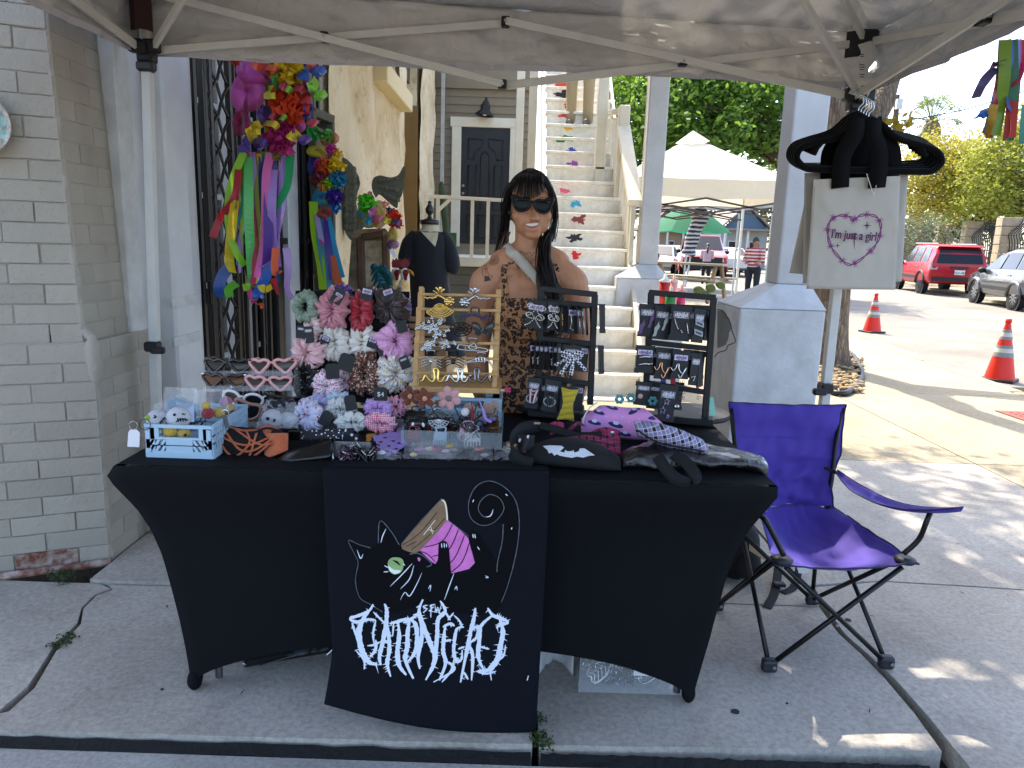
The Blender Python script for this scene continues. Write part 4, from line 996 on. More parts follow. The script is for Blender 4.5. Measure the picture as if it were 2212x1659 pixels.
scrunchie('maroon satin scrunchie behind the crimson one',812,650,24,26,satin('maroon','4a141d'),.03,seed=3)
scrunchie('pale purple scrunchie peeking out behind the brown satin one',872,668,16,28,cotton('pale purple','8a72ae'),.03,seed=4)
scrunchie('large dusty pink satin scrunchie in the top row',720,669,36,45,satin('dusty pink','b97781'),-.02,seed=5,gap=.3,cardspec=[(730,640,24,34,.5,None),(731,641,20,16,.5,'big')])
scrunchie('crimson red satin scrunchie in the top row',780,673,27,44,satin('crimson','9c0f26'),-.02,seed=6,gap=.2,cardspec=[(792,636,26,26,.2,'big')])
scrunchie('dark brown satin scrunchie at the top right of the board',845,664,38,39,satin('dark brown','33221f'),-.01,seed=7,cardspec=[(840,637,26,26,-.35,'big')])
scrunchie('pale blush satin scrunchie upper loop below the sage one',676,707,21,28,satin('pale blush','e0c3be'),.01,seed=8,gap=.4)
scrunchie('blush pink bow scrunchie on the left of the second row',666,762,36,34,satin('blush','dcb0b2'),-.02,seed=9,ruff=1.5,cardspec=[(649,717,18,28,.1,'g'),(667,723,22,36,-.1,'g')])
scrunchie('ivory scrunchie below the dusty pink one',725,738,32,42,cotton('ivory','d6d0c6'),0,seed=10,gap=.4,cardspec=[(702,736,20,22,.4,'big')])
scrunchie('ivory scrunchie below the crimson one',783,738,31,40,satin('ivory','ddd6cb'),0,seed=11,gap=.6,cardspec=[(804,740,20,24,.3,'big')])
scrunchie('pink gingham scrunchie on the right of the second row',853,736,38,43,gingham('pink gingham','e6c0d8','c070a8',420,mid='d99cc4'),-.01,seed=12,ruff=.8,cardspec=[(833,760,32,30,-.4,None),(868,706,22,26,-.3,None)])
M_bf=spots('black daisy print','0d0d0f',('c9c2a8','8f8a78','0d0d0f','0d0d0f'),105,.26)
scrunchie('black scrunchie with small cream flowers left of the pink spotted one',662,815,36,43,M_bf,0,seed=13)
M_pl_=spots('pink leopard print','e8d8de',('c72f61','d8476f','c72f61'),150,.36)
scrunchie('pink spotted scrunchie behind the black card',742,822,28,27,M_pl_,.02,seed=14)
scrunchie('white scrunchie with rose pink spots in the middle of the third row',707,834,36,35,M_pl_,-.03,seed=15,ruff=.8,cardspec=[(718,802,30,34,-.1,None),(748,783,34,38,.3,None)])
scrunchie('brown and red floral scrunchie in the third row',787,806,36,46,spots('brown floral','5a4034',('8a2f2a','d2b59a','3f2a22','b46a52','d9c4b0'),150,.5),-.01,seed=16,gap=-.4)
scrunchie('white floral scrunchie with yellow and blue flowers on the right',853,806,38,42,spots('white floral','ddd8cf',('c9a21f','3d62b0','c03048','e0b430','ddd8cf'),120,.36),-.01,seed=17,gap=-.5,cardspec=[(874,783,22,28,-.4,'g')])
scrunchie('lavender check scrunchie at the left end of the lower tray',690,873,30,20,gingham('lavender gingham','c9c4dc','8f86b8',420),.02,seed=18)
scrunchie('white gingham scrunchie with red cherries in the lower tray',666,898,36,36,spots('cherry print','c7c4d8',('b3122a','c7c4d8','c7c4d8','3f6a35'),75,.3),-.05,seed=19,ruff=.8,cardspec=[(704,904,26,34,.5,None)])
scrunchie('pale blue scrunchie at the back of the lower tray',731,864,28,18,cotton('pale blue','a9c4d4'),.03,seed=20)
scrunchie('white scrunchie with tiny grey sprigs in the lower tray',735,884,33,26,spots('grey sprig','cfd0cc',('8a8d90','cfd0cc','6f7478'),170,.3),-.01,seed=21,cardspec=[(757,870,26,34,-.2,None)])
scrunchie('cream scrunchie with faint grey leaves at the front of the lower tray',760,912,36,22,spots('grey leaf','d0d0c8',('9a9d9a','d0d0c8'),130,.32),-.06,seed=22)
scrunchie('grey lilac scrunchie behind the four dollar card',803,858,28,22,spots('lilac haze','b4b0c2',('8d86a8','cfcbd8'),90,.4),.03,seed=23)
t4=scrunchie('lilac gingham scrunchie in the middle of the lower tray',816,882,32,24,gingham('lilac gingham','d3b4dc','9a66b4',420),-.02,seed=24,cardspec=[(822,851,30,30,.0,None)])
text_obj('lettering','$4',.022,M_w,t4,face_m(P(822,852,Yb_(882)-.09),(1,0,-.03),(0,-.12,1)),.0002)
text_obj('lettering','$4',.016,M_w,t4,face_m(P(757,873,2.33),(1,0,.12),(0,-.12,1)),.0002)
scrunchie('hot pink and white check scrunchie at the front of the lower tray',822,913,36,23,gingham('hot pink check','e4d3da','cf2f66',300),-.06,seed=25)
scrunchie('rose and navy print scrunchie at the right end of the lower tray',853,880,24,24,spots('rose navy','d295a4',('3a3560','d295a4','a06a9a'),90,.4),.01,seed=26)
scrunchie('dark teal scrunchie at the back right of the lower tray',852,856,24,18,satin('teal','3c7a78'),.04,seed=27)
# wooden clip rack
M_wood=mat('pale pine','c79c63',.55,nz=(14,.25),bump=(50,.15))
rack=thing('clip_rack','pale pine stepped rack of rails holding metal hair claws','display rack',(G(985,855,TZ).x,2.45,TZ))
rails=[115,245,400,535,670,805];RY=lambda zy:2.52-(zy-50)/915*.12
def zp(x,y,dy=0.0,w=z6):q=w(x,y);return P(q[0],q[1],RY(y)+dy)
posts=[(175,50,240),(165,100,365),(150,230,495),(145,360,630),(135,490,770),(127,760,930)]
for xl,ya,yb in posts:MB().bar(zp(xl,ya,.012),zp(xl-6,yb,.012),.016,.012,up=(0,1,0)).build('upright',M_wood,rack,bevel=.002)
for xl,ya,yb in((855,75,250),(848,220,380),(840,385,520),(832,520,650),(826,650,790),(820,780,945)):MB().bar(zp(xl,ya,.012),zp(xl-5,yb,.012),.017,.012,up=(0,1,0)).build('upright',M_wood,rack,bevel=.002)
MB().bar(zp(178,60,.045),zp(178,930,.1),.018,.012,up=(0,1,0)).build('back_upright',M_wood,rack)
MB().bar(zp(850,85,.045),zp(830,930,.1),.018,.012,up=(0,1,0)).build('back_upright',M_wood,rack)
for i,y in enumerate(rails):MB().bar(zp(165-i*8,y),zp(880-i*6,y+14),.008,.009).build('rail',M_wood,rack,bevel=.001)
MB().bar(zp(122,945,-.01),zp(866,965,-.01),.02,.018).build('front_ledge',M_wood,rack,bevel=.002)
MB().grid(lambda u,v:zp(150+730*u,855+90*v,.09-.09*v),2,2).build('base_board',M_wood,rack,solid=.005)
f=lambda x,y,d:zp(x,y,-.02+d)
MB().prism([(395,908),(570,912),(566,940),(430,938)],lambda x,y,d:zp(x,y,.02+d),-.001,.001).build('label',M_lab2,rack)
def wire(b,pts,r,dy=0.0,n=6,closed=False):
 b.tube(spline([zp(x,y,dy+dd)for x,y,dd in[(p+(0,))[:3]if len(p)==2 else p for p in pts]],5,closed),r,n,closed=closed)
def clip(label,mats,fn):
 b=MB();fn(b);return tag(b.build('hair_claw',mats,None,smooth=True),label,'hair clip','metal claws on the pine rack')
def handle(b,x,y,w=34,h=40):wire(b,[(x-w,y+h,-.01),(x-w,y+8,-.02),(x-w*.5,y,-.022),(x+w*.5,y+2,-.022),(x+w,y+10,-.02),(x+w,y+h,-.01)],.0028)
def bird(x,y,s):
 def fn(b):
  for dx,dy in((-.5,-1.1),(.1,-1.2),(.6,-.9),(-.9,-.6)):b.prism([(x,y+10),(x+dx*55-12,y+dy*55),(x+dx*62,y+dy*66),(x+dx*55+14,y+dy*50)],lambda a,c,d:zp(a,c,-.02+d+(a-x)*.00006),-.002,.002)
  wire(b,[(x,y,-.02),(x-s*60,y+25,-.02),(x-s*130,y+32,-.018)],[.005,.005,.004,.005,.003,.005,.004,.003,.004,.002,.001])
  for k in range(5):b.ball(zp(x-s*(40+22*k),y+26+6*(k%2),-.022),(.006,.004,.004),8)
  cx,cy=x+s*85,y+60
  for r_,n in((30,7),(18,5),(7,3)):
   for k in range(n):
    a_=2*pi*k/n+r_;b.ball(zp(cx+r_*cos(a_),cy+r_*sin(a_),-.02-.008*(1-r_/30)),(.0075,.004,.0075),8)
  wire(b,[(x,y+8,-.02),(cx-s*20,cy-10,-.02)],.006)
 return fn
clip('gold hummingbird and rose claw on the top rail',M_gld,bird(335,118,1));clip('silver hummingbird and rose claw on the top rail',M_chr,bird(640,125,-1))
def fan(b):
 cx,cy=335,215;A=[radians(v)for v in range(28,153,8)]
 pt=lambda r,a:(cx+r*1.25*cos(a),cy+r*.95*sin(a),-.018)
 for a_ in A:wire(b,[pt(8,a_),pt(110,a_)],.0014,0,4)
 for r_ in(45,72,92,110):wire(b,[pt(r_,a_)for a_ in A],.002 if r_<100 else .0028,0,5)
 wire(b,[pt(110,A[0]),(cx+8,cy-2,-.018),pt(110,A[-1])],.003);wire(b,[(290,220,-.02),(330,200,-.025),(375,212,-.02)],.003)
clip('pale gold openwork fan claw on the second rail',M_gld,fan)
def flowers(pts,r):
 def fn(b):
  for x,y in pts:
   for k in range(5):a_=2*pi*k/5+x;b.ball(zp(x+r*.6*cos(a_),y+r*.6*sin(a_),-.018),(r*.00011,.003,r*.00011),7)
   b.ball(zp(x,y,-.022),.003,6)
  wire(b,[(pts[0][0],pts[0][1],-.014)]+[(x,y+4,-.014)for x,y in pts[1:]],.002)
  handle(b,sum(p[0]for p in pts)/len(pts),min(p[1]for p in pts)-60)
 return fn
clip('navy enamel flower claw on the second rail',mat('navy enamel and silver','454d66',.2,.7),flowers([(535,320),(575,300),(625,292),(670,300),(715,325),(750,315)],34))
def spray(x,y,n,sx_,sy_,seed):
 def fn(b):
  rg=random.Random(seed)
  for k in range(n):
   px,py=x+rg.gauss(0,sx_),y+rg.gauss(0,sy_);a_=rg.uniform(0,6)
   wire(b,[(x+(px-x)*.3,y+(py-y)*.3,-.012),(px,py,-.02)],.0015,0,4)
   for j in range(3):b.ball(zp(px+9*cos(a_+2.1*j),py+9*sin(a_+2.1*j),-.02),(.0035,.002,.005),6)
 return fn
clip('silver leafy spray claw on the left of the third rail',M_chr,spray(300,420,46,60,42,1));clip('silver twig claw on the left of the fourth rail',M_chr,spray(300,555,26,70,22,2))
def web(x,y,s):
 def fn(b):
  A=[radians(v)for v in(-170,-140,-105,-70,-35,-8,25,60,95,130,160)]
  for a_ in A:wire(b,[(x,y,-.018),(x+s*cos(a_),y+s*.62*sin(a_),-.016)],.0022,0,5)
  for q in(.35,.65,1):wire(b,[(x+s*q*cos(a_),y+s*.62*q*sin(a_),-.017)for a_ in A],.0022,0,5,True)
 return fn
clip('black spider web claw in the middle of the third rail',mat('black lacquer','0e0e10',.25,.3),web(520,425,95))
def butterfly(b):
 x,y=715,418
 for s in(-1,1):
  w=sp2([(x+s*8,y),(x+s*45,y-52),(x+s*95,y-55),(x+s*98,y-10),(x+s*70,y+25),(x+s*60,y+60),(x+s*20,y+55)],4,True)
  b.prism(w,lambda a,c,d:zp(a,c,-.02-abs(a-x)*.00008+d),-.0012,.0012)
  for k in range(5):wire(b,[(x+s*10,y+5,-.024),(x+s*(30+14*k),y-40+22*k,-.034)],.0014,0,4)
 b.ball(zp(x,y+10,-.03),(.004,.004,.014),8)
clip('smoky grey butterfly claw on the right of the third rail',mat('smoked acrylic','4a4a48',.12,.4),butterfly)
def pin(b):wire(b,[(500,575,-.016),(520,560,-.016),(740,595,-.016),(752,612,-.016),(730,618,-.016),(510,600,-.016)],.003,0,6,True);wire(b,[(590,580,-.02),(640,548,-.02),(660,590,-.02),(620,600,-.02)],.003,0,6,True);handle(b,625,500)
clip('silver safety pin claw on the fourth rail',M_chr,pin)
def spider(x,y,hd):
 def fn(b):
  b.ball(zp(x,y,-.02),(.007,.005,.009),8);b.ball(zp(x,y-22,-.02),.005,8)
  for s in(-1,1):
   for k in range(4):wire(b,[(x,y-8+6*k,-.018),(x+s*45,y-45+24*k,-.026),(x+s*95,y-20+26*k,-.016)],.0018,0,5)
  if hd:handle(b,x,y-100)
 return fn
clip('silver spider claw on the left of the fifth rail',M_chr,spider(258,708,1));clip('gunmetal spider claw in the middle of the fifth rail',M_gun,spider(455,710,1))
def hands(b):
 for s in(0,1):wire(b,[(560,715,-.016),(640,690+20*s,-.02),(700,668+40*s,-.022),(760,700,-.02),(805,760,-.016)],.003)
 for k in range(4):wire(b,[(650+26*k,668,-.024),(660+24*k,720,-.02)],.0022,0,5)
 handle(b,700,628)
clip('silver skeleton hand claw on the right of the fifth rail',M_chr,hands)
def snake(x0,hd,fl=1):
 def fn(b):
  X_=lambda t:x0+fl*t
  wire(b,[(X_(0),880,-.014),(X_(25),872,-.016),(X_(45),825,-.02),(X_(75),860,-.02),(X_(105),885,-.02),(X_(125),850,-.02),(X_(118),790,-.024),(X_(135),765,-.026),(X_(158),790,-.024),(X_(155),860,-.02),(X_(180),885,-.02),(X_(210),840,-.018),(X_(250),822,-.016)],[.0018]+[.0045]*57+[.004,.003,.002],0,7)
 return fn
clip('gold wavy snake claw at the left of the bottom rail',M_gld,snake(165,0));clip('silver wavy snake claw in the middle of the bottom rail',M_chr,snake(375,0));clip('gunmetal wavy snake claw at the right of the bottom rail',mat('dark chrome','6d6a66',.2,1.0),snake(800,0,-1))
pl_r=thing('pliers','small pliers with pink grips lying beside the pine rack','pliers',zp(900,955))
MB().bar(zp(868,958,-.02),zp(905,955,-.02),.012,.008).build('jaws',M_chr,pl_r);
for q in(0,1):MB().bar(zp(902,950+14*q,-.02),zp(962,942+26*q,-.02),.006,.006).build('grip',mat('pink grip','b8325f',.5),pl_r)
# crates: a helper for pale blue folding crates
M_blue=mat('pale blue plastic','a3bfd1',.45,bump=(40,.05))
def crate(label,c,w,d,h,rz,hand=True):
 """folding crate: floor, four walls with slanted slots, grip hole in the ends"""
 t=thing('crate',label,'crate',c,rz,'pale blue folding crates');th=.004
 def wall(L,M3,off,slots,grip):
  f=lambda x,z:M3@V((x,0,z))+off
  b=MB();bx=lambda x0,x1,z0,z1,k=0.0:b.prism([(x0,z0),(x1,z0),(x1,z1),(x0,z1)],lambda x,z,q:M3@V((x,q,z))+off,-th/2-k,th/2+k)
  bx(-L/2,L/2,0,h*.2,.0015);bx(-L/2,L/2,h*.9,h,.002);bx(-L/2,-L/2+.012,h*.2,h*.9);bx(L/2-.012,L/2,h*.2,h*.9)
  if grip:
   bx(-L/2+.012,-L*.3,h*.62,h*.9);bx(L*.3,L/2-.012,h*.62,h*.9);bx(-L/2+.012,L/2-.012,h*.55,h*.62)
   bx(-L*.2,L*.2,h*.2,h*.55)
   for sg in(-1,1):
    for r_ in range(2):
     for k in range(3):
      x0=sg*(L*.215+k*L*.085);z0,z1=h*(.2+.18*r_),h*(.36+.18*r_);dx=-sg*L*.05
      b.prism([(x0-.004,z1),(x0+.004,z1),(x0+.004-dx,z0),(x0-.004-dx,z0)],lambda x,z,q:M3@V((x,q,z))+off,-th/2,th/2)
    bx(sg*L*.43-.012,sg*L*.43+.012,h*.2,h*.9);bx(-L/2+.012,L/2-.012,h*.36,h*.385)
  else:
   n=13
   for k in range(n+1):
    x0=-L/2+.016+(L-.032)*k/n
    b.prism([(x0-.0035,h*.9),(x0+.0035,h*.9),(x0+.0035,h*.2),(x0-.0035,h*.2)],lambda x,z,q:M3@V((x,q,z))+off,-th/2,th/2)
   for z in(.42,.66):bx(-L/2,L/2,h*z,h*(z+.05))
  b.build('end_wall' if grip else 'side_wall',M_blue,t,local=True)
 wall(w,Matrix.Identity(3),V((0,-d/2,0)),0,True);wall(w,Matrix.Identity(3),V((0,d/2,0)),0,True)
 wall(d,rot('Z',pi/2),V((-w/2,0,0)),1,False);wall(d,rot('Z',pi/2),V((w/2,0,0)),1,False)
 MB().box((0,0,.004),(w-.004,d-.004,.006)).build('floor',M_blue,t,local=True)
 for sx in(-1,1):
  MB().box((sx*(w/2-.008),-d/2-.004,h*.72),(.012,.006,.03)).box((sx*(w/2-.008),-d/2-.004,h*.22),(.014,.006,.012)).build('hinge_lug',M_blue,t,local=True)
 return t
A_,B_=T(303,991),T(451,992);cw=B_.x-A_.x;cd=.27
cl_=V(((A_.x+B_.x)/2+.02,A_.y+cd/2,TZ));crh=P(303,915,A_.y).z-TZ
crate('pale blue folding crate of crochet key rings at the left end of the table',cl_,cw,cd,crh,-.0)
ck=T(985,975);crate('pale blue folding crate under the pine clip rack',(zp(495,960).x,2.52,TZ),.29,.16,.098,0)
def yarn(n,c):
 k='yarn '+n
 if k in MATS:return MATS[k]
 m,p=new_mat(k);co=ocoord(m);p.inputs['Base Color'].default_value=rgba(hexc(c));p.inputs['Roughness'].default_value=.9;p.inputs['Sheen Weight'].default_value=.3 if max(hexc(c))>.03 else .0
 w=nd(m,'ShaderNodeTexWave',Scale=85.0,Distortion=3.5);w.inputs['Detail Scale'].default_value=4;ln(m,co,w.inputs['Vector']);bumpn(m,p,w.outputs['Fac'],.8,.004);return m
def crochet_ball(label,x,y,r,Y,c,feats=()):
 q=P(x,y,Y);s=pxs(Y);t=thing('crochet_ball',label,'crochet toy',q+V((0,0,-r*s)),0,'crochet toys in the crate')
 MB().ball(q,(r*s,r*s,r*s*.9),18,jit=.02).build('body',yarn(c,c),t,smooth=True)
 b=MB()
 for pts,w in feats:
  pp=[P(x+a*r,y+e*r,Y-r*s*sqrt(max(.05,1-min(.95,(a*a+e*e))))-.002)for a,e in pts]
  b.tube(spline(pp,4),w*s,6)
 if feats:b.build('stitched_face',mat('black yarn','0c0c0c',.9),t)
 return t
Yk=A_.y+.045
fl1=[([(-.35,-.35),(-.2,-.2),(-.4,-.15)],1.6),([(-.55,.35),(-.3,.45)],2.4),([(.1,.45),(.3,.1),(.55,-.2)],1.4)]+[([(.1+.12*k,.25-.14*k),(.3+.12*k,.4-.14*k)],1.2)for k in range(4)]
fl2=[([(-.38,-.25),(-.3,-.2)],3.2),([(.25,-.3),(.5,-.25)],1.8),([(-.2,.35),(.2,.1),(.75,.2)],1.4)]+[([(-.1+.2*k,.05),(-.02+.2*k,.32)],1.2)for k in range(4)]
crochet_ball('round white crochet ghost face with closed eye, left in the crate',342,906,25,Yk,'d5d6dc',fl1)
crochet_ball('round white crochet ghost face with dot eye, right of the other',386,902,27,Yk,'d8d9df',fl2)
crochet_ball('lime green crochet bit at the rim of the crate',319,903,7,A_.y+.02,'9dc02a')
crochet_ball('yellow crochet ball seen through the grip hole',368,931,17,A_.y+.03,'d9b63a');crochet_ball('yellow crochet ball with red patch in the grip hole',398,936,14,A_.y+.03,'d3b14e',[([(.0,.2),(.3,.35)],3)])
crochet_ball('yellow crochet ball behind the red one in the crate',473,892,13,A_.y+.13,'d2b04a');crochet_ball('small yellow crochet ball near the back of the crate',497,880,9,A_.y+.18,'cda23c')
crochet_ball('red crochet toy with yellow hood in the crate',449,893,14,A_.y+.1,'9c1620');crochet_ball('yellow hood of crochet toy above the red one',445,876,9,A_.y+.1,'d8b43a')
crochet_ball('grey and pink crochet bloom at the back of the crate',488,868,14,A_.y+.2,'b0648e')
for(x0,y0,x1,y1,Yo,c,lab)in((345,858,420,905,.1,'93a9bb','silver blue card in clear sleeve leaning in the crate'),(360,852,418,880,.14,'9fb4c4','second silver blue card sleeve behind the first in the crate')):
 a,b=P(x0,y1,A_.y+Yo),P(x1,y0,A_.y+Yo+.04);t=thing('card_sleeve',lab,'packet',a)
 MB().add([P(x0,y1+12,A_.y+Yo),P(x1,y1+6,A_.y+Yo),P(x1,y0+16,A_.y+Yo+.04),P(x0+22,y0,A_.y+Yo+.04)],[(0,1,2,3)]).build('card',mat('metallic card '+c,c,.25,.6,bump=(9,.4)),t,solid=.001)
def packet(label,poly,Y0,Y1,m=M_clr2,amp=.012,seed=1,inside=None):
 xs=[p[0]for p in poly];ys=[p[1]for p in poly];x0,x1,y0,y1=min(xs),max(xs),min(ys),max(ys)
 t=thing('clear_packet',label,'packet',P((x0+x1)/2,y1,Y0))
 def fn(u,v):
  a=V((*poly[3],0)).lerp(V((*poly[2],0)),u);b=V((*poly[0],0)).lerp(V((*poly[1],0)),u);q=b.lerp(a,v)
  return P(q.x,q.y,Y0+(Y1-Y0)*v)+V((0,-.004,0))+V((0,-1,.6))*amp*noise.fractal(V((u*6,v*6,seed)),1.,2.,4)
 MB().grid(fn,18,18).build('film',m,t,smooth=False)
 return t,fn
packet('crumpled clear bag standing at the back of the left crate',[(346,905),(440,900),(425,838),(358,835)],A_.y+.12,A_.y+.16,seed=4)
packet('crumpled clear bag right of the card sleeves in the crate',[(425,900),(500,890),(485,838),(418,842)],A_.y+.16,A_.y+.2,seed=5)
packet('clear crinkled bag at the left back corner of the crate',[(330,905),(370,905),(362,868),(334,872)],A_.y+.08,A_.y+.1,seed=6)
tg=thing('price_tag','blank white swing tag hanging on a ring at the corner of the crate','tag',P(288,965,A_.y-.012))
MB().prism([(277,934),(281,928),(296,928),(302,935),(301,966),(275,965)],lambda x,y,d:P(x,y,A_.y-.012+d),-.0006,.0006).build('tag',mat('white tag card','d9d9dc',.6),tg)
rg_=lambda x,y,r,Y,n=20:[P(x+r*cos(2*pi*i/n),y+r*sin(2*pi*i/n),Y)for i in range(n)]
MB().tube(rg_(288,919,9,A_.y-.012),.0009,5,closed=True).build('ring',M_chr,tg,smooth=True)
MB().tube(rg_(313,917,12,A_.y-.01),.0011,5,closed=True).build('ring',M_gun,tg,smooth=True)
kr=thing('key_ring','silver key ring with clasp hanging over the right side of the crate','key ring',P(480,905,A_.y+.1))
MB().tube(rg_(486,893,8,A_.y+.08),.0013,5,closed=True).build('ring',M_chr,kr);MB().bar(P(484,896,A_.y+.08),P(492,925,A_.y+.07),.012,.004).build('strap',mat('grey strap','55565a',.6),kr)
# sunglasses on an acrylic stand
gs=thing('glasses_stand','clear acrylic stepped stand for sunglasses behind the crate','display stand',T(540,940))
GY=lambda y:2.30+(945-y)/175*.22
for y in(815,846,888,925):MB().add([P(440,y,GY(y)),P(630,y-3,GY(y)),P(630,y-16,GY(y)+.06),P(440,y-14,GY(y)+.06)],[(0,1,2,3)]).build('shelf',M_clr,gs,solid=.003)
for y in(815,846,888,925):MB().add([P(440,y,GY(y)),P(630,y-3,GY(y)),P(630,y-14,GY(y)),P(440,y-12,GY(y))],[(0,1,2,3)]).build('shelf_lip',M_clr,gs,solid=.003)
for x in(433,628):MB().add([P(x-5,945,GY(945)),P(x+12,770,GY(770)),P(x+30,790,GY(770)+.08),P(x+26,930,GY(945)+.16)],[(0,1,2,3)]).build('side',M_clr,gs,solid=.003)
def lens_shape(kind):
 if kind=='heart':return sp2([(0,.55),(.45,.75),(.95,.62),(1.02,.2),(.6,-.4),(.05,-.95),(-.45,-.45),(-.9,.1),(-.95,.55),(-.5,.75)],4,True)
 if kind=='round':return sp2([(cos(a),.9*sin(a))for a in[i*pi/5 for i in range(10)]],3,True)
 return sp2([(-.9,.45),(0,.6),(1.05,.95),(.95,.2),(.55,-.7),(-.2,-.85),(-.85,-.4)],4,True)
def sunglasses(label,x,y,w,Y,fm,lm,kind='heart',yaw=0.0,tilt=0.0,accent=None,group='sunglasses on the acrylic stand',hgt=.5):
 """w: width of the whole front in picture units"""
 t=thing('sunglasses',label,'sunglasses',P(x,y,Y),0,group);s=w*pxs(Y);r=s*.215
 c=P(x,y,Y);M3=rot('Z',yaw)@rot('Y',tilt)
 for sg in(-1,1):
  shp=lens_shape(kind);shp=[(sg*(s*.265+p[0]*r),p[1]*r*(hgt/.5)*.8)for p in shp]
  pts=[c+M3@V((a,.015*(a/s*2)**2,b))for a,b in shp]
  MB().tube(pts,r*.17,7,closed=True).build('rim',fm,t,smooth=True)
  MB().prism(shp[::3]if len(shp)>36 else shp[::2],lambda a,b,d:c+M3@V((a,.015*(a/s*2)**2+d,b)),-.0008,.0008).build('lens',lm,t)
  hx=s*.5;MB().tube([c+M3@V((sg*hx*.96,.012,r*.45)),c+M3@V((sg*hx,.02,r*.5)),c+M3@V((sg*hx*.96,.09,r*.42)),c+M3@V((sg*hx*.92,.125,r*.0))],[.0035,.003,.0025,.002],6).build('temple',fm,t,smooth=True)
  if accent:MB().ball(c+M3@V((sg*hx*.9,-.002,r*.62)),(.006,.002,.004),6).build('corner_web',accent,t)
 MB().tube([c+M3@V((-s*.07,0,r*.2)),c+M3@V((0,-.004,r*.36)),c+M3@V((s*.07,0,r*.2))],r*.13,6).build('bridge',fm,t,smooth=True)
 return t
M_lens=mat('smoke lens',(.012,.013,.014),.12,spec=.45);M_lensb=mat('brown gradient lens','5c3a24',.12,spec=.5)
M_pf=mat('pink glossy frame','d79a98',.25,coat=.4);M_bk=mat('black glossy frame','17130f',.2,coat=.5);M_to=mat('tortoise frame','3d1c14',.2,nz=(60,.6,'120a08'),coat=.5);M_wf=mat('white glossy frame','d8d8d4',.25,coat=.4);M_bf2=mat('dusty brown frame','9a7468',.3,coat=.3)
sunglasses('black heart shaped sunglasses at the top left of the acrylic stand',490,790,104,GY(800),M_bk,M_lens,accent=None)
sunglasses('pink heart sunglasses with web corners at the top right of the stand',587,790,104,GY(800)-.01,M_pf,M_lens,tilt=-.05,accent=M_bk)
sunglasses('tortoise heart sunglasses with brown lenses on the second step',485,822,104,GY(830),M_to,M_lensb,accent=M_chr)
sunglasses('pink heart sunglasses on the second step right',577,827,102,GY(830)-.01,M_pf,M_lens,tilt=.0)
sunglasses('white round sunglasses on the third step of the stand',522,862,92,GY(868),M_wf,M_lens,'round',tilt=.12)
sunglasses('black narrow sunglasses lying on the third step right',608,862,88,GY(868)+.02,M_bk,M_lens,'cat',tilt=.12,hgt=.3)
sunglasses('dusty brown cat eye sunglasses at the foot of the stand',570,888,120,GY(905)-.03,M_bf2,M_lens,'cat',yaw=.25,tilt=.05,hgt=.6)
t,_=packet('clear bag holding a white crochet head beside the cat eye sunglasses',[(552,925),(645,925),(640,868),(575,862)],2.22,2.3,seed=8)
crochet_ball('white crochet head inside the clear bag',588,904,23,2.26,'cfd0d6',[([(-.5,.0),(-.3,.05)],4),([(.1,.15),(.3,.2)],4)]);crochet_ball('second white crochet lump inside the clear bag',622,907,20,2.28,'c6c7cd')
scrunchie('black lace scrunchie above the bagged crochet head',612,880,34,20,spots('black lace','0f0f14',('2c2c38','0f0f14'),200,.3),-.06,seed=30)
# black tray with crochet hat, key fob strip
def flap(name,m,pts_fn,parent,nu=20,nv=14,solid=.003):return MB().grid(pts_fn,nu,nv).build(name,m,parent,smooth=True,solid=solid)
tr=thing('black_tray','shallow glossy black tray tilted at the front of the table','tray',T(640,1000))
ta=[T(545,975),T(596,998),T(712,985),T(722,945),T(660,935)]
MB().add([T(575,990),T(705,1000),T(725,950),T(600,955)]+[P(535,985,2.03),P(722,940,2.10)],[(0,1,2,3)]).build('tray_floor',mat('glossy black plastic','0a0a0b',.22),tr,solid=.004)
MB().grid(lambda u,v:P(560+160*u,1000-8*u-v*(4+42*u),2.0+.03*v-.02*sin(pi*u)),12,4).build('tray_side',MATS['glossy black plastic'],tr,smooth=True,solid=.003)
MB().grid(lambda u,v:P(720+3*v,992-50*v,2.0+.1*u+.03*v),6,3).build('tray_end',MATS['glossy black plastic'],tr,smooth=True,solid=.003)
hat=thing('crochet_hat','orange and black web pattern crochet hat slumped in the black tray','hat',T(545,985))
def hatf(u,v):
 x=460+128*u;y=918+10*sin(pi*u)*0+76*v*(.55+.45*sin(pi*min(1,u*1.05)));x+=10*sin(v*3);y+=12*u*(1-v)
 return P(x,y,2.10-.07*v-.03*sin(pi*u)*sin(pi*v)+.008*noise.noise((u*5,v*5,4)))
flap('brim',yarn('black web','0c0b0b'),hatf,hat,24,16,.005)
bo=MB()
for pts in([(0,.0),(.25,.02),(.5,.1),(.75,.05),(1,.02)],[(0,0),(.02,.4),(.1,.8),(.35,.98),(.65,1),(1,.98)],[(1,.02),(1.0,.5),(.98,.98)],[(.15,.0),(.22,.4),(.4,.7),(.7,.75),(.98,.6)],[(.55,.1),(.55,.5),(.35,.98)],[(.35,.05),(.62,.45),(.98,.98)],[(.75,.05),(.62,.5),(.6,.98)],[(.08,.5),(.55,.55),(.99,.4)]):
 bo.tube([hatf(u,v)+V((0,-.006,.003))for u,v in sp2(pts,5)],.0032,6)
bo.build('web_trim',yarn('orange','d0601c'),hat,smooth=True)
def crown(u,v):
 a=pi*u;return P(585-52*cos(a)*(1-.15*v),952-32*sin(a)*sin(pi/2*(1-v*.2))*(1-v)-8*v,2.14-.05*sin(a)*(1-v)+.01*noise.noise((u*5,v*5,2)))
flap('crown',yarn('orange','d0601c'),lambda u,v:P(538+82*u,950-32*sin(pi*u)**.7*(1-v)+14*v*sin(pi*u),2.13-.05*sin(pi*u)*sin(pi*v)-.02*v),hat,20,12,.004)
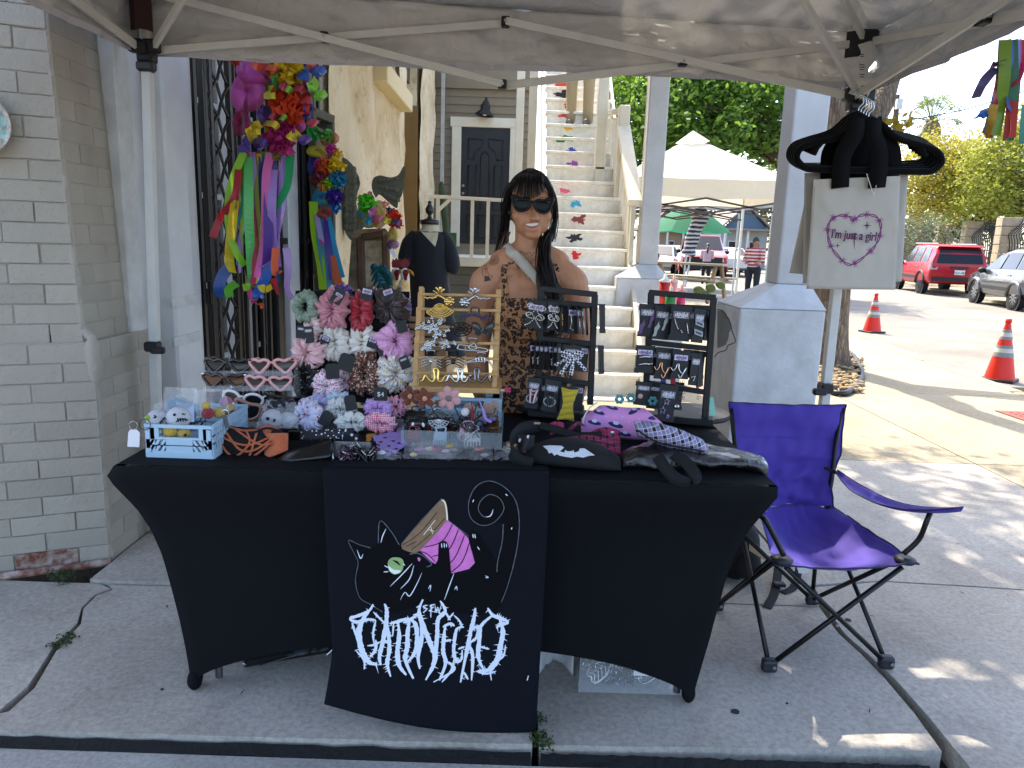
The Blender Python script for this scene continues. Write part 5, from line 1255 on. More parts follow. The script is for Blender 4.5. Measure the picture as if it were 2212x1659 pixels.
flap('crown_panel',yarn('orange','d0601c'),lambda u,v:P(572+50*u,936+56*v*(1-.35*u),2.075-.02*sin(pi*u)-.05*v),hat,12,12,.004)
MB().tube([P(x,y,2.065)for x,y in sp2([(548,935),(575,925),(600,930)],5)],.004,6).build('black_stripe',yarn('black web','0c0b0b'),hat);MB().ball(P(598,935,2.07),(.018,.006,.012),10).build('black_patch',yarn('black web','0c0b0b'),hat)
MB().tube(spline([P(522,972,2.05),P(535,967,2.045),P(550,973,2.04),P(566,968,2.045)],5),.008,7).build('lilac_bow',yarn('lilac','7d5fb4'),hat,smooth=True)
fob=thing('key_fob','black and white eyeball print fabric wrist strap with silver clamp','key fob',T(705,948))
fm_=spots('eyeball print','13141c',('d8d8dc','d8d8dc','13141c'),110,.3)
flap('strap',fm_,lambda u,v:P(648+116*u,930-5*u+22*v,2.16-.02*v-.004*sin(u*9)),fob,20,3,.004)
MB().box(P(636,940,2.13),(.035,.01,.03)).build('clamp',M_gun,fob,bevel=.003)
cbx=thing('card_box','small clear acrylic box of black and white stickers at the front edge','box',T(765,995))
MB().box(P(762,972,2.03)+V((0,.0,0)),(.105,.003,.05)).build('front',M_clr,cbx);MB().box(P(762,992,2.07),(.105,.08,.003)).build('floor',M_clr,cbx)
for i,(x,y,c)in enumerate(((745,976,'8f4a6a'),(765,982,'c9c9c4'),(775,975,'2a2a2c'),(750,985,'6a6a70'))):MB().prism(sp2([(cos(a)*.022,sin(a)*.012)for a in[k*pi/4 for k in range(8)]],3,True),lambda a,b,d,x=x,y=y:P(x,y,2.05)+V((a,b*1.5,d+i*.002)),0,.001).build('sticker',mat('sticker '+c,c,.4),cbx)
MB().box(P(757,952,2.12),(.05,.002,.045)).build('print_card',spots('eyes card','15161c',('d8dce4','15161c'),60,.3),cbx)
cloud=lambda cx,cy,rx,ry:sp2([(cx+rx*cos(a)*(1+.13*cos(5*a)),cy+ry*sin(a)*(1+.13*cos(5*a)))for a in[k*2*pi/20 for k in range(20)]],3,True)
lv=thing('lavender_bat_shape','lavender scalloped felt piece printed with small black bats','hair piece',T(840,985))
lf=lambda x,y,d:T(x,y)+V((0,0,.004+d+.012*max(0,(985-y)/40)))
MB().prism(cloud(838,966,36,19),lf,0,.005).build('body',mat('lavender felt','9d86c8',.85,bump=(90,.2)),lv);MB().prism([(858,940),(872,934),(872,960),(852,962)],lf,0,.005).build('bow',MATS['lavender felt'],lv)
bt=lambda x,y,s:[(x-6*s,y-1*s),(x-2*s,y-1.4*s),(x-s,y-2.4*s),(x,y-1.2*s),(x+s,y-2.4*s),(x+2*s,y-1.4*s),(x+6*s,y-1*s),(x+3*s,y+.4*s),(x,y+1.6*s),(x-3*s,y+.4*s)]
decal('bat_print',[bt(x,y,.9)for x,y in((815,952),(832,958),(850,964),(822,966),(840,973),(856,978),(834,981),(862,968))],lambda x,y:lf(x,y,.0065),M_blk,lv)
orp=thing('orange_scallop','orange scalloped felt piece under the lavender one','hair piece',T(815,955));MB().prism(cloud(812,952,22,12),lambda x,y,d:T(x,y)+V((0,0,.001+d+.003)),0,.005).build('body',mat('orange felt','c98a2a',.85),orp)
# felt flowers on clips
def felt_flower(label,zx,zy,r,c,cc,petals,Y=2.24):
 q=z6(zx,zy);p=P(q[0],q[1],Y);s=r*.2457*pxs(Y);t=thing('felt_flower',label,'hair clip',p,0,'felt flower clips')
 for k in range(petals):
  a=2*pi*k/petals+pi/2+.2;pc=p+V((cos(a)*s*.58,0,sin(a)*s*.58));M3=rot('Y',-a+pi/2)
  b=MB().ball(pc,(s*.33,s*.2,s*.44),12,M3);b.build('petal',mat('felt '+c,c,.95,sheen=.4,bump=(150,.3)),t,smooth=True)
 MB().ball(p+V((0,-s*.16,0)),(s*.24,s*.16,s*.24),12).build('centre',mat('felt '+cc,cc,.95,sheen=.3),t,smooth=True)
 MB().bar(p+V((.008,.01,-s*.3)),p+V((.03,.02,-s*1.5)),.007,.002).build('clip',M_gun,t)
 return t
felt_flower('rust brown felt flower clip furthest left above the clear tray',78,1010,98,'6a331c','b98a6a',5);felt_flower('rust brown felt flower clip in front of the other brown one',205,1030,100,'70361d','bd8d6e',5,2.215);felt_flower('dusty pink felt flower clip with grey centre',415,1030,112,'c79493','6f6a62',6)
fz=mat('beige fleece','9a7d68',.98,sheen=.6,bump=(170,.9))
for lab,zx,zy,rx,rz_,yo in(('round beige fleece ear clip left of the heart shaped one',595,1130,.021,.023,0),('beige fleece heart shaped ear clip at the right of the tray',770,1130,.025,.024,0)):
 q=z6(zx,zy);t=thing('fleece_clip',lab,'hair clip',P(q[0],q[1],2.27))
 MB().ball(P(q[0],q[1],2.27),(rx,.014,rz_),16,jit=.05).build('pad',fz,t,smooth=True)
 if zx>700:MB().ball(P(q[0]+12,q[1]-8,2.265),(.016,.014,.018),14,jit=.05).build('pad',fz,t,smooth=True)
 MB().tube(spline([P(q[0]-12,q[1]+8,2.25),P(q[0]+8,q[1]+10,2.245),P(q[0]+14,q[1]-4,2.25)],5),.0022,5).build('fold',mat('dark fleece fold','5a4638',.95),t)
q=z6(560,1150);tag(MB().ball(P(*q,2.235),.0135,16,jit=.03).build('pompom',mat('white pom-pom','d8d6d4',.98,sheen=.6,bump=(160,.8)),None,smooth=True),'white pom-pom clip in front of the fleece ears','hair clip')
for lab,pts,c in(('dark red tassel clip hanging between the fleece ears',[(612,1060),(625,1140),(615,1225)],'7d2029'),('lilac cord hanging over the right fleece ear',[(680,1050),(715,1130),(740,1210),(790,1240)],'9c86c4')):
 tag(MB().tube(spline([P(*z6(x,y),2.23)for x,y in pts],6),[.002]*6+[.005]*6+[.005]*(6*(len(pts)-3)+1),7).build('tassel',mat('cord '+c,c,.8),None,smooth=True),lab,'tassel')
 # clear tray of claws
ty0=T(975,972).y;tx0,tx1=P(867,960,ty0).x,P(1083,965,ty0).x
act=thing('clear_tray','clear acrylic tray of hair claws in front of the pine rack','tray',((tx0+tx1)/2,ty0,TZ))
hT=.052
for c,d in((((tx0+tx1)/2,ty0,TZ+hT/2),(tx1-tx0,.003,hT)),(((tx0+tx1)/2,ty0+.27,TZ+hT/2),(tx1-tx0,.003,hT)),((tx0,ty0+.135,TZ+hT/2),(.003,.27,hT)),((tx1,ty0+.135,TZ+hT/2),(.003,.27,hT)),(((tx0+tx1)/2,ty0+.135,TZ+.003),(tx1-tx0,.27,.003))):
 MB().box(c,d).build('tray_wall',mat('tray acrylic',(.5,.55,.56),.08,alpha=.2,spec=.7),act)
clipheap(16,tx0+.03,tx1-.03,ty0+.03,ty0+.2,TZ+.02,TZ+.06,[M_gun,M_pew,M_gun,M_bk,mat('bronze','6b5536',.3,1.0),mat('red lacquer','7d1c1c',.3),M_chr],'small dark metal hair claw heaped in the clear tray','hair claws in the clear tray')
def claw(label,zx,zy,w,Y,m,deco=None):
 q=z6(zx,zy);c=P(*q,Y);t=thing('hair_claw',label,'hair clip',c,0,'large claws in the clear tray')
 MB().grid(lambda u,v:c+V(((u-.5)*w,-.012+.014*cos(pi*v)-.004*sin(pi*u),.018-.02*v)),14,4).build('bar',m,t,smooth=True,solid=.003)
 b=MB()
 for k in range(6):x=(k/5-.5)*w*.92;b.tube([c+V((x,-.026,-.001)),c+V((x,-.03,-.016)),c+V((x,-.022,-.026))],[.0032,.003,.0014],6)
 b.build('teeth',m,t,smooth=True);MB().tube(spline([c+V((-.012,.0,.015)),c+V((-.014,.008,.03)),c+V((.014,.008,.03)),c+V((.012,0,.015))],4),.003,6).build('handle',m,t,smooth=True)
 if deco:deco(t,c)
 return t
claw('white scalloped claw pressed against the front of the tray',625,1385,.05,ty0+.04,mat('pearl white resin','d8d6d0',.3))
claw('dark red claw at the left front of the tray',110,1370,.04,ty0+.05,MATS['red lacquer']);claw('pale blue claw at the middle front of the tray',345,1375,.04,ty0+.05,mat('pale blue resin','9fb8c8',.3))
mat('black resin','0d0d0f',.25);mat('white resin','dedede',.3)
def catface(t,c):
 MB().ball(c+V((0,-.03,.012)),(.03,.008,.016),14).build('face',mat('black resin','0d0d0f',.25),t,smooth=True)
 for s in(-1,1):
  MB().ball(c+V((s*.0165,-.0375,.014)),(.0045,.0025,.008),10,rot('Y',-.25*s)).build('eye',mat('white resin','dedede',.3),t,smooth=True)
  MB().prism([(s*.012,.022),(s*.03,.02),(s*.03,.038)],lambda x,z,d:c+V((x,-.03+d,z)),-.003,.003).build('ear',MATS['black resin'],t)
 decal('mouth',[stroke2([(-.008,.003),(-.004,-.001),(0,.003),(.004,-.001),(.008,.003)],.0014)],lambda x,z:c+V((x,-.0392,z)),MATS['white resin'],t)
claw('black claw with white almond eyes at the left of the tray',158,1275,.05,ty0+.1,MATS['black resin'],catface)
def webdeco(t,c):
 b=MB();A=[radians(v)for v in range(190,351,20)]
 for a_ in A:b.tube([c+V((0,-.03,.02)),c+V((.032*cos(a_),-.034,.02+.028*sin(a_)))],.0009,4)
 for r_ in(.35,.65,1):b.tube([c+V((.032*r_*cos(a_),-.034,.02+.028*r_*sin(a_)))for a_ in A],.0009,4)
 b.build('web',MATS['white resin'],t)
claw('pewter claw with white spider web in the middle of the tray',335,1250,.045,ty0+.1,M_pew,webdeco)
claw('pale pink bow claw in the tray beside the white one',585,1325,.05,ty0+.07,mat('pale pink resin','d8a9bb',.3))
claw('lilac bow claw at the right of the tray',765,1245,.04,ty0+.14,mat('lilac resin','8d78b8',.4));claw('bronze flower claw at the right corner of the tray',800,1275,.04,ty0+.11,MATS['bronze'])
claw('black ornate claw at the back left of the tray',130,1190,.06,ty0+.19,M_gun)
# clear packets at the front edge
def flatpack(label,pts,seed,items):
 t=thing('clear_packet',label,'packet',T(*pts[0]),0,'clear packets along the front of the table')
 def fn(u,v):
  a=V((*pts[0],0)).lerp(V((*pts[1],0)),u);b=V((*pts[3],0)).lerp(V((*pts[2],0)),u);q=a.lerp(b,v)
  return T(q.x,q.y)+V((0,0,.012+.009*noise.fractal(V((u*5,v*5,seed)),1.,2.,4)+.014*sin(pi*u)*sin(pi*v)))
 for x,y,c,r in items:
  MB().ball(fn(x,y)+V((0,0,-.006)),(r,r*.8,.006),8,jit=.2).build('trinket',mat('trinket '+c,c,.5),t,smooth=True)
 MB().grid(fn,18,14).build('film',mat('packet film',(.9,.93,.95),.08,alpha=.16,spec=1.0,bump=(30,1.0)),t);MB().grid(lambda u,v:fn(.04+.92*u,.04+.92*v)*1.0+V((0,0,-.013)),4,4).build('backing',mat('packet backing','3a3836',.6,nz=(60,.5)),t)
flatpack('clear packet of pink hair ties at the front table edge',[(868,998),(985,1000),(990,962),(880,955)],1,[(.3,.5,'b05a8a',.02),(.6,.5,'b0485a',.016),(.8,.4,'c8a8b8',.014),(.2,.2,'cbb58a',.012)])
flatpack('clear packet with yellow trinket overlapping the first packet',[(930,1000),(1005,1000),(1012,963),(955,960)],2,[(.4,.6,'bda552',.014),(.6,.4,'8a8a88',.014)])
flatpack('clear packet with coral trinket right of the middle',[(1004,1002),(1066,1001),(1062,966),(1008,968)],3,[(.5,.5,'b46a62',.016),(.7,.3,'a8a49c',.012)])
flatpack('clear packet of checked ribbon at the right of the packets',[(1066,1001),(1122,1003),(1112,974),(1068,970)],4,[(.5,.5,'8f8a7c',.016),(.3,.4,'1c1c20',.012)])
flatpack('clear packet of leopard bows lying under the lavender piece',[(880,985),(940,992),(948,968),(890,962)],5,[(.3,.5,'4a3524',.016),(.7,.5,'c9b08a',.014)])
flatpack('clear packet of black and white stickers beside the card box',[(800,1000),(866,1002),(868,985),(812,980)],6,[(.3,.5,'d0d0d4',.014),(.6,.5,'7d5fb4',.014),(.8,.4,'15151a',.014)])
flatpack('clear packet of gold star clips against the clear tray',[(1085,990),(1128,994),(1120,965),(1086,962)],7,[(.5,.5,'b8963a',.014),(.3,.3,'d8d4cc',.01)])
clipheap(10,T(735,990).x,T(800,990).x,2.0,2.06,TZ+.012,TZ+.03,[M_gun,M_chr,mat('plum resin','4a2340',.3)],'small metal clip lying by the sticker box at the front edge','loose clips at the front edge')
# SPINNER RACKS WITH CARDS
M_rk=mat('black stained wood','0c0c0d',.55,bump=(70,.2))
def spinner(label,w,fr,yb,disc,foot,RYf):
 """fr: corners of the frame in its zoom; disc: centre and radius"""
 q=w(*disc[:2]);t=thing('spinner_rack',label,'display rack',(T(*q).x,T(*q).y,TZ))
 zp_=lambda x,y,d=0.0:P(*w(x,y),RYf(x,y)+d)
 (xl0,yl0),(xl1,yl1),(xr0,yr0),(xr1,yr1)=fr
 s=w(1,0)[0]-w(0,0)[0];ww=55*s*pxs(2.45)
 MB().bar(zp_(xl0,yl0),zp_(xl1,yl1),ww*.95,.016,up=(0,1,0)).build('upright',M_rk,t,bevel=.002)
 MB().bar(zp_(xr0,yr0),zp_(xr1,yr1),ww*.95,.016,up=(0,1,0)).build('upright',M_rk,t,bevel=.002)
 MB().bar(zp_(xl0,yl0),zp_(xr0,yr0),.016,ww*.85,ext=.008).build('top_bar',M_rk,t,bevel=.002)
 for y0,y1 in yb:MB().bar(zp_(xl0+(xl1-xl0)*(y0-yl0)/(yl1-yl0),y0),zp_(xr0+(xr1-xr0)*(y1-yr0)/(yr1-yr0),y1),.014,ww*.8).build('hang_bar',M_rk,t,bevel=.002)
 c=V((T(*q).x,T(*q).y,TZ));r=disc[2]
 MB().lathe([(r*.4,.0),(r*.4,.012),(r,.012),(r+.002,.02),(r,.03),(0.001,.03)],c,48).build('turntable',M_rk,t)
 a,b=zp_(xl1,yl1),zp_(xr1,yr1);a.z=b.z=TZ+.042
 MB().bar(a,b,.07,.024,ext=.03).build('foot_board',M_rk,t,bevel=.003)
 return zp_
zr1=spinner('first black spinner rack, left of the pink pouch, full of jewellery cards',z7,((325,62),(300,1010),(768,110),(728,1020)),((165,205),(470,520),(790,850)),(400,1100,.125),0,lambda x,y:2.50-(x-300)/470*.04)
zr2=spinner('second black spinner rack, at the right end of the table',z8,((405,95),(360,900),(920,135),(845,1170)),((205,225),(505,560),(840,920)),(735,1150,.135),0,lambda x,y:2.50-(x-380)/520*.06)
zw={'7':(z7,310/1029/1.1528),'8':(z8,420/1394/1.1528)}
def jcard(label,k,x,y,w,h,lab='g',dY=-.03,tilt=0.0,yaw=0.0,fn=None,group='jewellery cards on the spinner racks',ear=True):
 zf,s=zw[k];Y=(2.50-(x-300)/470*.04 if k=='7' else 2.50-(x-380)/520*.06)+dY
 q=zf(x,y);c=P(*q,Y);u=s*pxs(Y);t=thing('jewellery_card',label,'jewellery card',c+V((0,0,-h*u/2)),0,group)
 f=card(t,c,w*u,h*u,tilt,lab,yaw,ear)
 MB().tube([f(0,h*u*.42,-.002),f(0,h*u*.5,.012),f(0,h*u*.44,.03)],.0014,5).build('peg',M_rk,t)
 if fn:fn(t,lambda a,b,d=-.004:f((a-.5)*w*u,(.5-b)*h*u,d),u)
 return t
def pearlbow(t,f,u):
 b=MB()
 for cy in(.3,.62):
  for pts in([(.52,cy),(.25,cy-.16),(.05,cy-.1),(.2,cy+.02),(.52,cy),(.75,cy-.14),(.98,cy-.04),(.8,cy+.06),(.52,cy)],[(.52,cy),(.3,cy+.2),(.08,cy+.3)],[(.52,cy),(.68,cy+.18),(.85,cy+.3)]):
   q=spline([V((x,y,0))for x,y in pts],7)
   for p in q[::2]:b.ball(f(p.x,p.y,-.005),.0022,6)
 b.build('pearl_bow',mat('pearl','d9d3c6',.2,coat=.6),t,smooth=True)
jcard('card of two pearl bow earrings at the left of the first rack top row','7',275,275,165,235,'l',-.05,.12,-.1,pearlbow)
jcard('second pearl bow card overlapping the first on the top row','7',420,290,120,230,'l',-.045,.1,.6,pearlbow)
def dangle(m,pts):
 def fn(t,f,u):
  for a in pts:
   b=MB();q=[f(x,y,-.005)for x,y in a]
   b.tube(spline(q,4),.0014,5)
   for p in q:b.ball(p,.003,6)
   b.build('earring',m,t,smooth=True)
 return fn
jcard('narrow card with silver dangling earring behind the pearl bows','7',570,320,90,240,'l',-.035,.12,.9,dangle(M_chr,[[(.3,.35),(.4,.6),(.2,.8),(.6,.85)]]))
jcard('narrow card with gold studs beside the pearl bows','7',490,320,60,210,None,-.03,.1,1.1,dangle(M_gld,[[(.4,.3),(.5,.5)],[(.4,.6),(.5,.7)]]))
for i,(x,y,w)in enumerate(((630,320,70),(665,325,60),(700,330,60),(735,330,55))):jcard('black card seen edge on in the top row stack of the first rack','7',x,y,w,235,'g' if i<2 else None,-.025+.006*i,.08,1.2,dangle(M_chr,[[(.4,.5),(.45,.8)]])if i<2 else None)
for i,x in enumerate((820,838)):
 for r_,y in enumerate((310,650)):jcard('black card seen edge on at the right side of the first rack, %s row'%('top' if r_==0 else 'middle'),'7',x-10*r_,y,60,240,None,.03-.05*i,.06,.9)
for i,(x,w)in enumerate(((250,75),(290,70),(325,65),(360,60),(405,70),(440,60),(470,55))):
 jcard(('lilac label card at the front of the middle row on the first rack','card with silver hoops second in the middle row of the first rack','third card from the left in the middle row of the first rack','fourth card from the left in the middle row of the first rack','lilac label card in the centre stack of the middle row','card behind the lilac centre card of the middle row','last card before the checkered bow in the middle row')[i],'7',x,610+3*i,w,235,'l' if i in(0,4)else 'g',-.05+.005*i,.12,.95,dangle(M_chr,[[(.3,.62),(.5,.58),(.4,.68)],[(.35,.74),(.55,.72),(.4,.8)]])if i in(0,1,4)else None)
M_chk=gingham('black white check','e0e0e6','101014',560);
def checkmat():
 m,p=new_mat('checkerboard ribbon');co=ocoord(m);c=nd(m,'ShaderNodeTexChecker',Scale=150.0);c.inputs[1].default_value=(.72,.72,.76,1);c.inputs[2].default_value=(.012,.012,.014,1)
 mp=nd(m,'ShaderNodeMapping');mp.inputs['Rotation'].default_value=(.1,.6,0);mp.inputs['Scale'].default_value=(1,.01,1);ln(m,co,mp.inputs[0]);ln(m,mp.outputs[0],c.inputs[0]);ln(m,c.outputs[0],p.inputs['Base Color']);p.inputs['Roughness'].default_value=.7;return m
M_ckr=checkmat()
def ckbow(t,f,u):
 for pts,w,tw in(([(.5,.5),(.2,.32),(-.05,.38),(.1,.52),(.5,.52)],.013,.3),([(.5,.5),(.8,.3),(1.05,.34),(.95,.5),(.5,.52)],.013,-.3),([(.45,.5),(.1,.7),(-.35,.95)],.012,.5),([(.48,.55),(.25,.9),(.0,1.3)],.012,.2),([(.6,.55),(.58,.9),(.55,1.3)],.013,.1),([(.65,.5),(.95,.75),(1.35,1.05)],.012,-.4)):
  MB().ribbon(spline([f(x,y,-.008-.006*sin(3*x))for x,y in pts],7),w,(0,0,1)if abs(pts[-1][0]-.5)<.1 and pts[-1][1]<.6 else(1,0,.4),tw).build('bow_ribbon',M_ckr,t,smooth=True,solid=.0006)
 MB().ball(f(.52,.5,-.012),(.009,.006,.009),10).build('knot',M_ckr,t,smooth=True)
jcard('card with black and white checkered ribbon bow on the first rack','7',575,625,155,190,'g',-.06,.06,0,ckbow)
def charm(mc):
 def fn(t,f,u):
  b=MB();c=(.45,.68);n=16
  for k in range(n):b.ball(f(c[0]+.36*cos(2*pi*k/n),c[1]+.14*sin(2*pi*k/n),-.006),.0032 if k%3 else .0042,7)
  b.build('beads',mat('grey pearl','a8a8a8',.2,.5),t,smooth=True)
  for s in(-1,1):MB().ribbon(spline([f(.5,.45,-.008),f(.5+s*.25,.38,-.012),f(.5+s*.18,.52,-.01),f(.5+s*.12,.82,-.008)],5),.006,(1,0,.3)).build('bow',mc,t,solid=.0006)
 return fn
jcard('card with pink bow and beaded bracelet in the bottom row of the first rack','7',255,925,120,260,'g',-.06,.14,.1,charm(satin('shell pink','d8a9b0')))
jcard('card with black bow and pearl bracelet in the bottom row of the first rack','7',405,950,135,270,'g',-.06,.14,.05,charm(satin('black','101012')))
def yellowbow(t,f,u):
 def fn(a,b):
  A=a*2-1;B=b*2-1;w=.55+.25*abs(B)**1.5-.1*(1-abs(B))
  return f(.5+A*w*.62,.55+B*.46+.05*abs(A)*B,-.008-.006*cos(A*1.5)-.004*sin(B*16+2*A))
 MB().grid(fn,18,26).build('knit_bow',yarn('bright yellow','d9bd10'),t,smooth=True,solid=.004)
jcard('card with bright yellow knitted bow in the bottom row of the first rack','7',545,1005,150,270,'g',-.07,.1,0,yellowbow)
def leafpair(m):
 def fn(t,f,u):
  for cx,cy,a in((.2,.72,.3),(.7,.5,.6)):
   pl=[(cx+.16*cos(q+a)*(1+.25*cos(5*q)),cy+.17*sin(q)*(1+.2*cos(5*q))-.1*cos(q+a))for q in[k*2*pi/24 for k in range(24)]]
   MB().prism(pl,lambda x,y,d:f(x,y,d),-.006,-.004).build('earring',m,t)
 return fn
jcard('card of purple leaf earrings on the second rack top row','8',372,325,155,270,'g',-.05,.03,.05,leafpair(mat('purple glitter','5a3a66',.4,.3,nz=(300,.5))))
jcard('card of silver leaf earrings on the second rack top row','8',490,345,140,275,'g',-.045,.08,.1,leafpair(mat('silver glitter','8c8e88',.35,.5,nz=(300,.5))))
jcard('larger tilted card of knife charm earrings on the second rack top row','8',645,350,175,290,'g',-.055,.06,.0,dangle(M_chr,[[(.2,.4),(.3,.55),(.4,.66)],[(.55,.7),(.6,.75)],[(.8,.5),(.9,.75)]]))
def blades(t,f,u):
 for cy in(.42,.7):
  MB().prism([(.1,cy-.1),(.85,cy-.04),(.9,cy+.12),(.15,cy+.06)],lambda x,y,d:f(x,y,d),-.006,-.004).build('blade_charm',M_pew,t)
  MB().prism([(.25,cy-.03),(.72,cy+.01),(.74,cy+.06),(.27,cy+.01)],lambda x,y,d:f(x,y,d),-.0075,-.0065).build('blade_slot',M_blk,t)
jcard('card of razor blade shaped charms on the second rack top row','8',795,370,110,280,'g',-.04,.12,.3,blades)
for i,x in enumerate((735,840,865)):jcard('black card behind the front cards of the second rack top row','8',x,350+4*i,70,270,'g' if i==0 else None,-.02+.008*i,.1,.7)
def hairclips(t,f,u):
 for cy in(.42,.68):MB().tube([f(.15,cy+.04,-.006),f(.5,cy-.02,-.008),f(.88,cy-.01,-.006)],[.0025,.005,.0055],8).build('snap_clip',M_chr,t,smooth=True)
jcard('lilac label card of two silver snap clips on the second rack','8',350,645,165,230,'l',-.05,.03,0,hairclips)
def snakeear(m):
 def fn(t,f,u):MB().tube(spline([f(x,y,-.006)for x,y in[(-.05,.62),(.1,.72),(.25,.62),(.3,.5),(.4,.5),(.42,.66),(.6,.8),(.75,.72),(.8,.6),(.55,.95),(.4,.85)]],6),.0024,6).build('earring',m,t,smooth=True)
 return fn
jcard('card of rose gold snake earring on the second rack middle row','8',505,680,145,265,'g',-.045,.06,.05,snakeear(mat('rose gold','cf9a72',.25,1.0)))
jcard('lilac label card of silver snake earring on the second rack','8',645,690,150,240,'l',-.05,.05,.0,snakeear(M_chr))
jcard('narrow card with silver square charm right of the snake cards','8',765,730,100,270,'g',-.035,.12,.3,dangle(M_chr,[[(.2,.75),(.5,.72),(.4,.85)]]))
jcard('black card last in the middle row of the second rack','8',815,730,70,280,None,-.02,.1,.6)
jcard('card with round badge in the bottom row of the second rack','8',335,930,145,200,'g',-.05,.1,.1,lambda t,f,u:MB().ball(f(.35,.62,-.004),(.009,.004,.009),12).build('badge',mat('cream badge','b8a08c',.3),t,smooth=True))
def stars(t,f,u):
 b=MB()
 for cx,cy,r in((.45,.45,.17),(.3,.7,.18),(.6,.85,.1)):
  q=[f(cx+(r if k%2==0 else r*.42)*cos(pi*k/5-.3),cy+(r if k%2==0 else r*.42)*.62*sin(pi*k/5-.3),-.006)for k in range(10)];b.tube(q,.0017,5,closed=True)
 b.build('star_clip',mat('lilac steel','9a92a8',.3,.8),t);MB().lathe([(.006,0),(.008,.004),(.003,.008)],f(1.0,.55,-.008),10,rot('X',pi/2)).build('pin',M_chr,t)
jcard('card of outlined star clips in the bottom row of the second rack','8',535,1010,160,310,'g',-.08,.1,.05,stars)
for k_,y_,xs_,n_ in(('8',330,(430,560,590,720,760),'top'),('8',665,(425,575,715,790),'middle'),('8',940,(430,610),'bottom'),('7',300,(345,520,600),'top'),('7',615,(380,500,660),'middle'),('7',940,(330,470,620),'bottom')):
 for i_,x_ in enumerate(xs_):jcard('black card hanging deeper in the %s row of the %s rack'%(n_,'second' if k_=='8' else 'first'),k_,x_,y_+9*i_,120,235,('g',None,'l')[i_%3],.0+.012*(i_%2),.08,.1)
ch=MB()
for x in(640,670,790):
 for k in range(4):ch.tube([zr2(x+8*cos(a),830+45*k+14*sin(a),.0)for a in[j*pi/4 for j in range(8)]],.0008,4,closed=True)
tag(ch.build('chain_earrings',M_pew,None),'chain earrings hanging below the second rack middle bar','earrings')
for i,(lab,x,c)in enumerate((('violet ribbon ends hanging below the second rack cards',500,'54408c'),('red ribbon end hanging below the second rack cards',580,'b32a44'),('coral ribbon end at the lower right of the second rack',790,'c0505a'))):
 tag(MB().ribbon([zr2(x,790+(60 if i==2 else 0),.01),zr2(x+8,860+(20 if i==2 else 0),.012)],.018,(1,0,0)).build('ribbon_end',mat('ribbon '+c,c,.5),None,solid=.0008),lab,'ribbon')
tag(MB().ribbon([P(*z8(895,960),2.52),P(*z8(915,1115),2.50)],.02,(1,0,0)).build('ribbon_end',mat('mint ribbon','7fbfa8',.5),None,solid=.0008),'mint green ribbon end behind the right post of the second rack','ribbon')
veil=thing('lace_veil','black lace veil bunched behind the right side of the second rack','veil',P(*z8(1000,600),2.54))
M_veil=mat('black net','08080a',.8,alpha=.7)
MB().grid(lambda u,v:P(*z8(950+(50+62*sin(pi*v**.8)+16*noise.noise((v*9,1,1)))*u,245+310*v+18*sin(v*17)*u),2.56+.03*sin(9*v+4*u)*u+.02*noise.noise((u*4,v*6,3))),14,22).build('net',M_veil,veil,smooth=True)
MB().tube(spline([P(*z8(x,y),2.55)for x,y in((950,235),(1000,250),(1050,330),(1075,420),(1098,500),(1040,530),(1020,570),(960,590),(925,630))],6),.0018,5).build('lace_edge',M_blk,veil)
for i,(x,y)in enumerate(((140,975),(235,965),(415,990))):
 b=MB();q=P(*z8(x,y),2.45)
 for k in range(6):b.ball(q+V((.011*cos(k*1.05),-.003,.011*sin(k*1.05))),(.007,.004,.007),7)
 tag(b.build('teal_flower',mat('teal felt','4f9090',.9),None,smooth=True),('teal flower clip left of the others behind the pouch','teal flower clip in the middle behind the pouch','teal flower clip right of the badge card')[i],'hair clip')
 # POUCHES AND BAGS ON THE TABLE
def loft(name,m,parent,secs,n=24,smooth=True,crease=.0,seed=0,caps=True):
 """body from cross sections: (centre, half width vector, half height vector, squareness)"""
 b=MB();vs=[]
 for k,(c,a,h,sq)in enumerate(secs):
  for j in range(n):
   t=2*pi*j/n;cx,sy=cos(t),sin(t);e=2/sq
   x=abs(cx)**e*(1 if cx>=0 else-1);y=abs(sy)**e*(1 if sy>=0 else-1)
   q=V(c)+V(a)*x+V(h)*y
   if crease:q+=(V(a)*x+V(h)*y).normalized()*crease*noise.fractal(q*14+V((seed,0,0)),1.,2.,4)
   vs.append(q)
 k=len(secs);fs=[(i*n+j,i*n+(j+1)%n,(i+1)*n+(j+1)%n,(i+1)*n+j)for i in range(k-1)for j in range(n)]
 if caps:fs+=[tuple(range(n))[::-1],tuple((k-1)*n+j for j in range(n))]
 b.add(vs,fs);return b.build(name,m,parent,smooth=smooth)
def bvh_of(o):
 me=o.data;W=wmat(o);return BVHTree.FromPolygons([W@v.co for v in me.vertices],[tuple(p.vertices)for p in me.polygons])
def onto(bv,off=.0015):
 """lay a flat print on a body, as seen from the stall front"""
 def fn(x,y):
  d=ray(x,y).normalized();h=bv.ray_cast(V((0,0,CAM_H)),d)
  return None if h[0]is None else h[0]-d*off
 return fn
pch=thing('ufo_pouch','pink zipped pouch printed with navy flying saucers on the table','pouch',T(1345,938))
y0=2.33;pa,pb=P(1258,905,y0),P(1432,905,y0-.02)
M_pk=mat('pink pouch cloth','d78fc0',.75,nz=(5,.14,'b783c9'),bump=(40,.35,.008))
secs=[]
for i in range(15):
 t=i/14;e=min(1,.55+2.2*min(t,1-t));c=pa.lerp(pb,t);c.z=TZ+.006+.05*e
 secs.append((c,V((.0,.048,0))*(.65+.35*e),V((0,0,.05))*e,3.0))
pob=loft('body',M_pk,pch,secs,32,crease=.005,seed=3);pbv=bvh_of(pob)
M_navy=mat('navy print','23265e',.75)
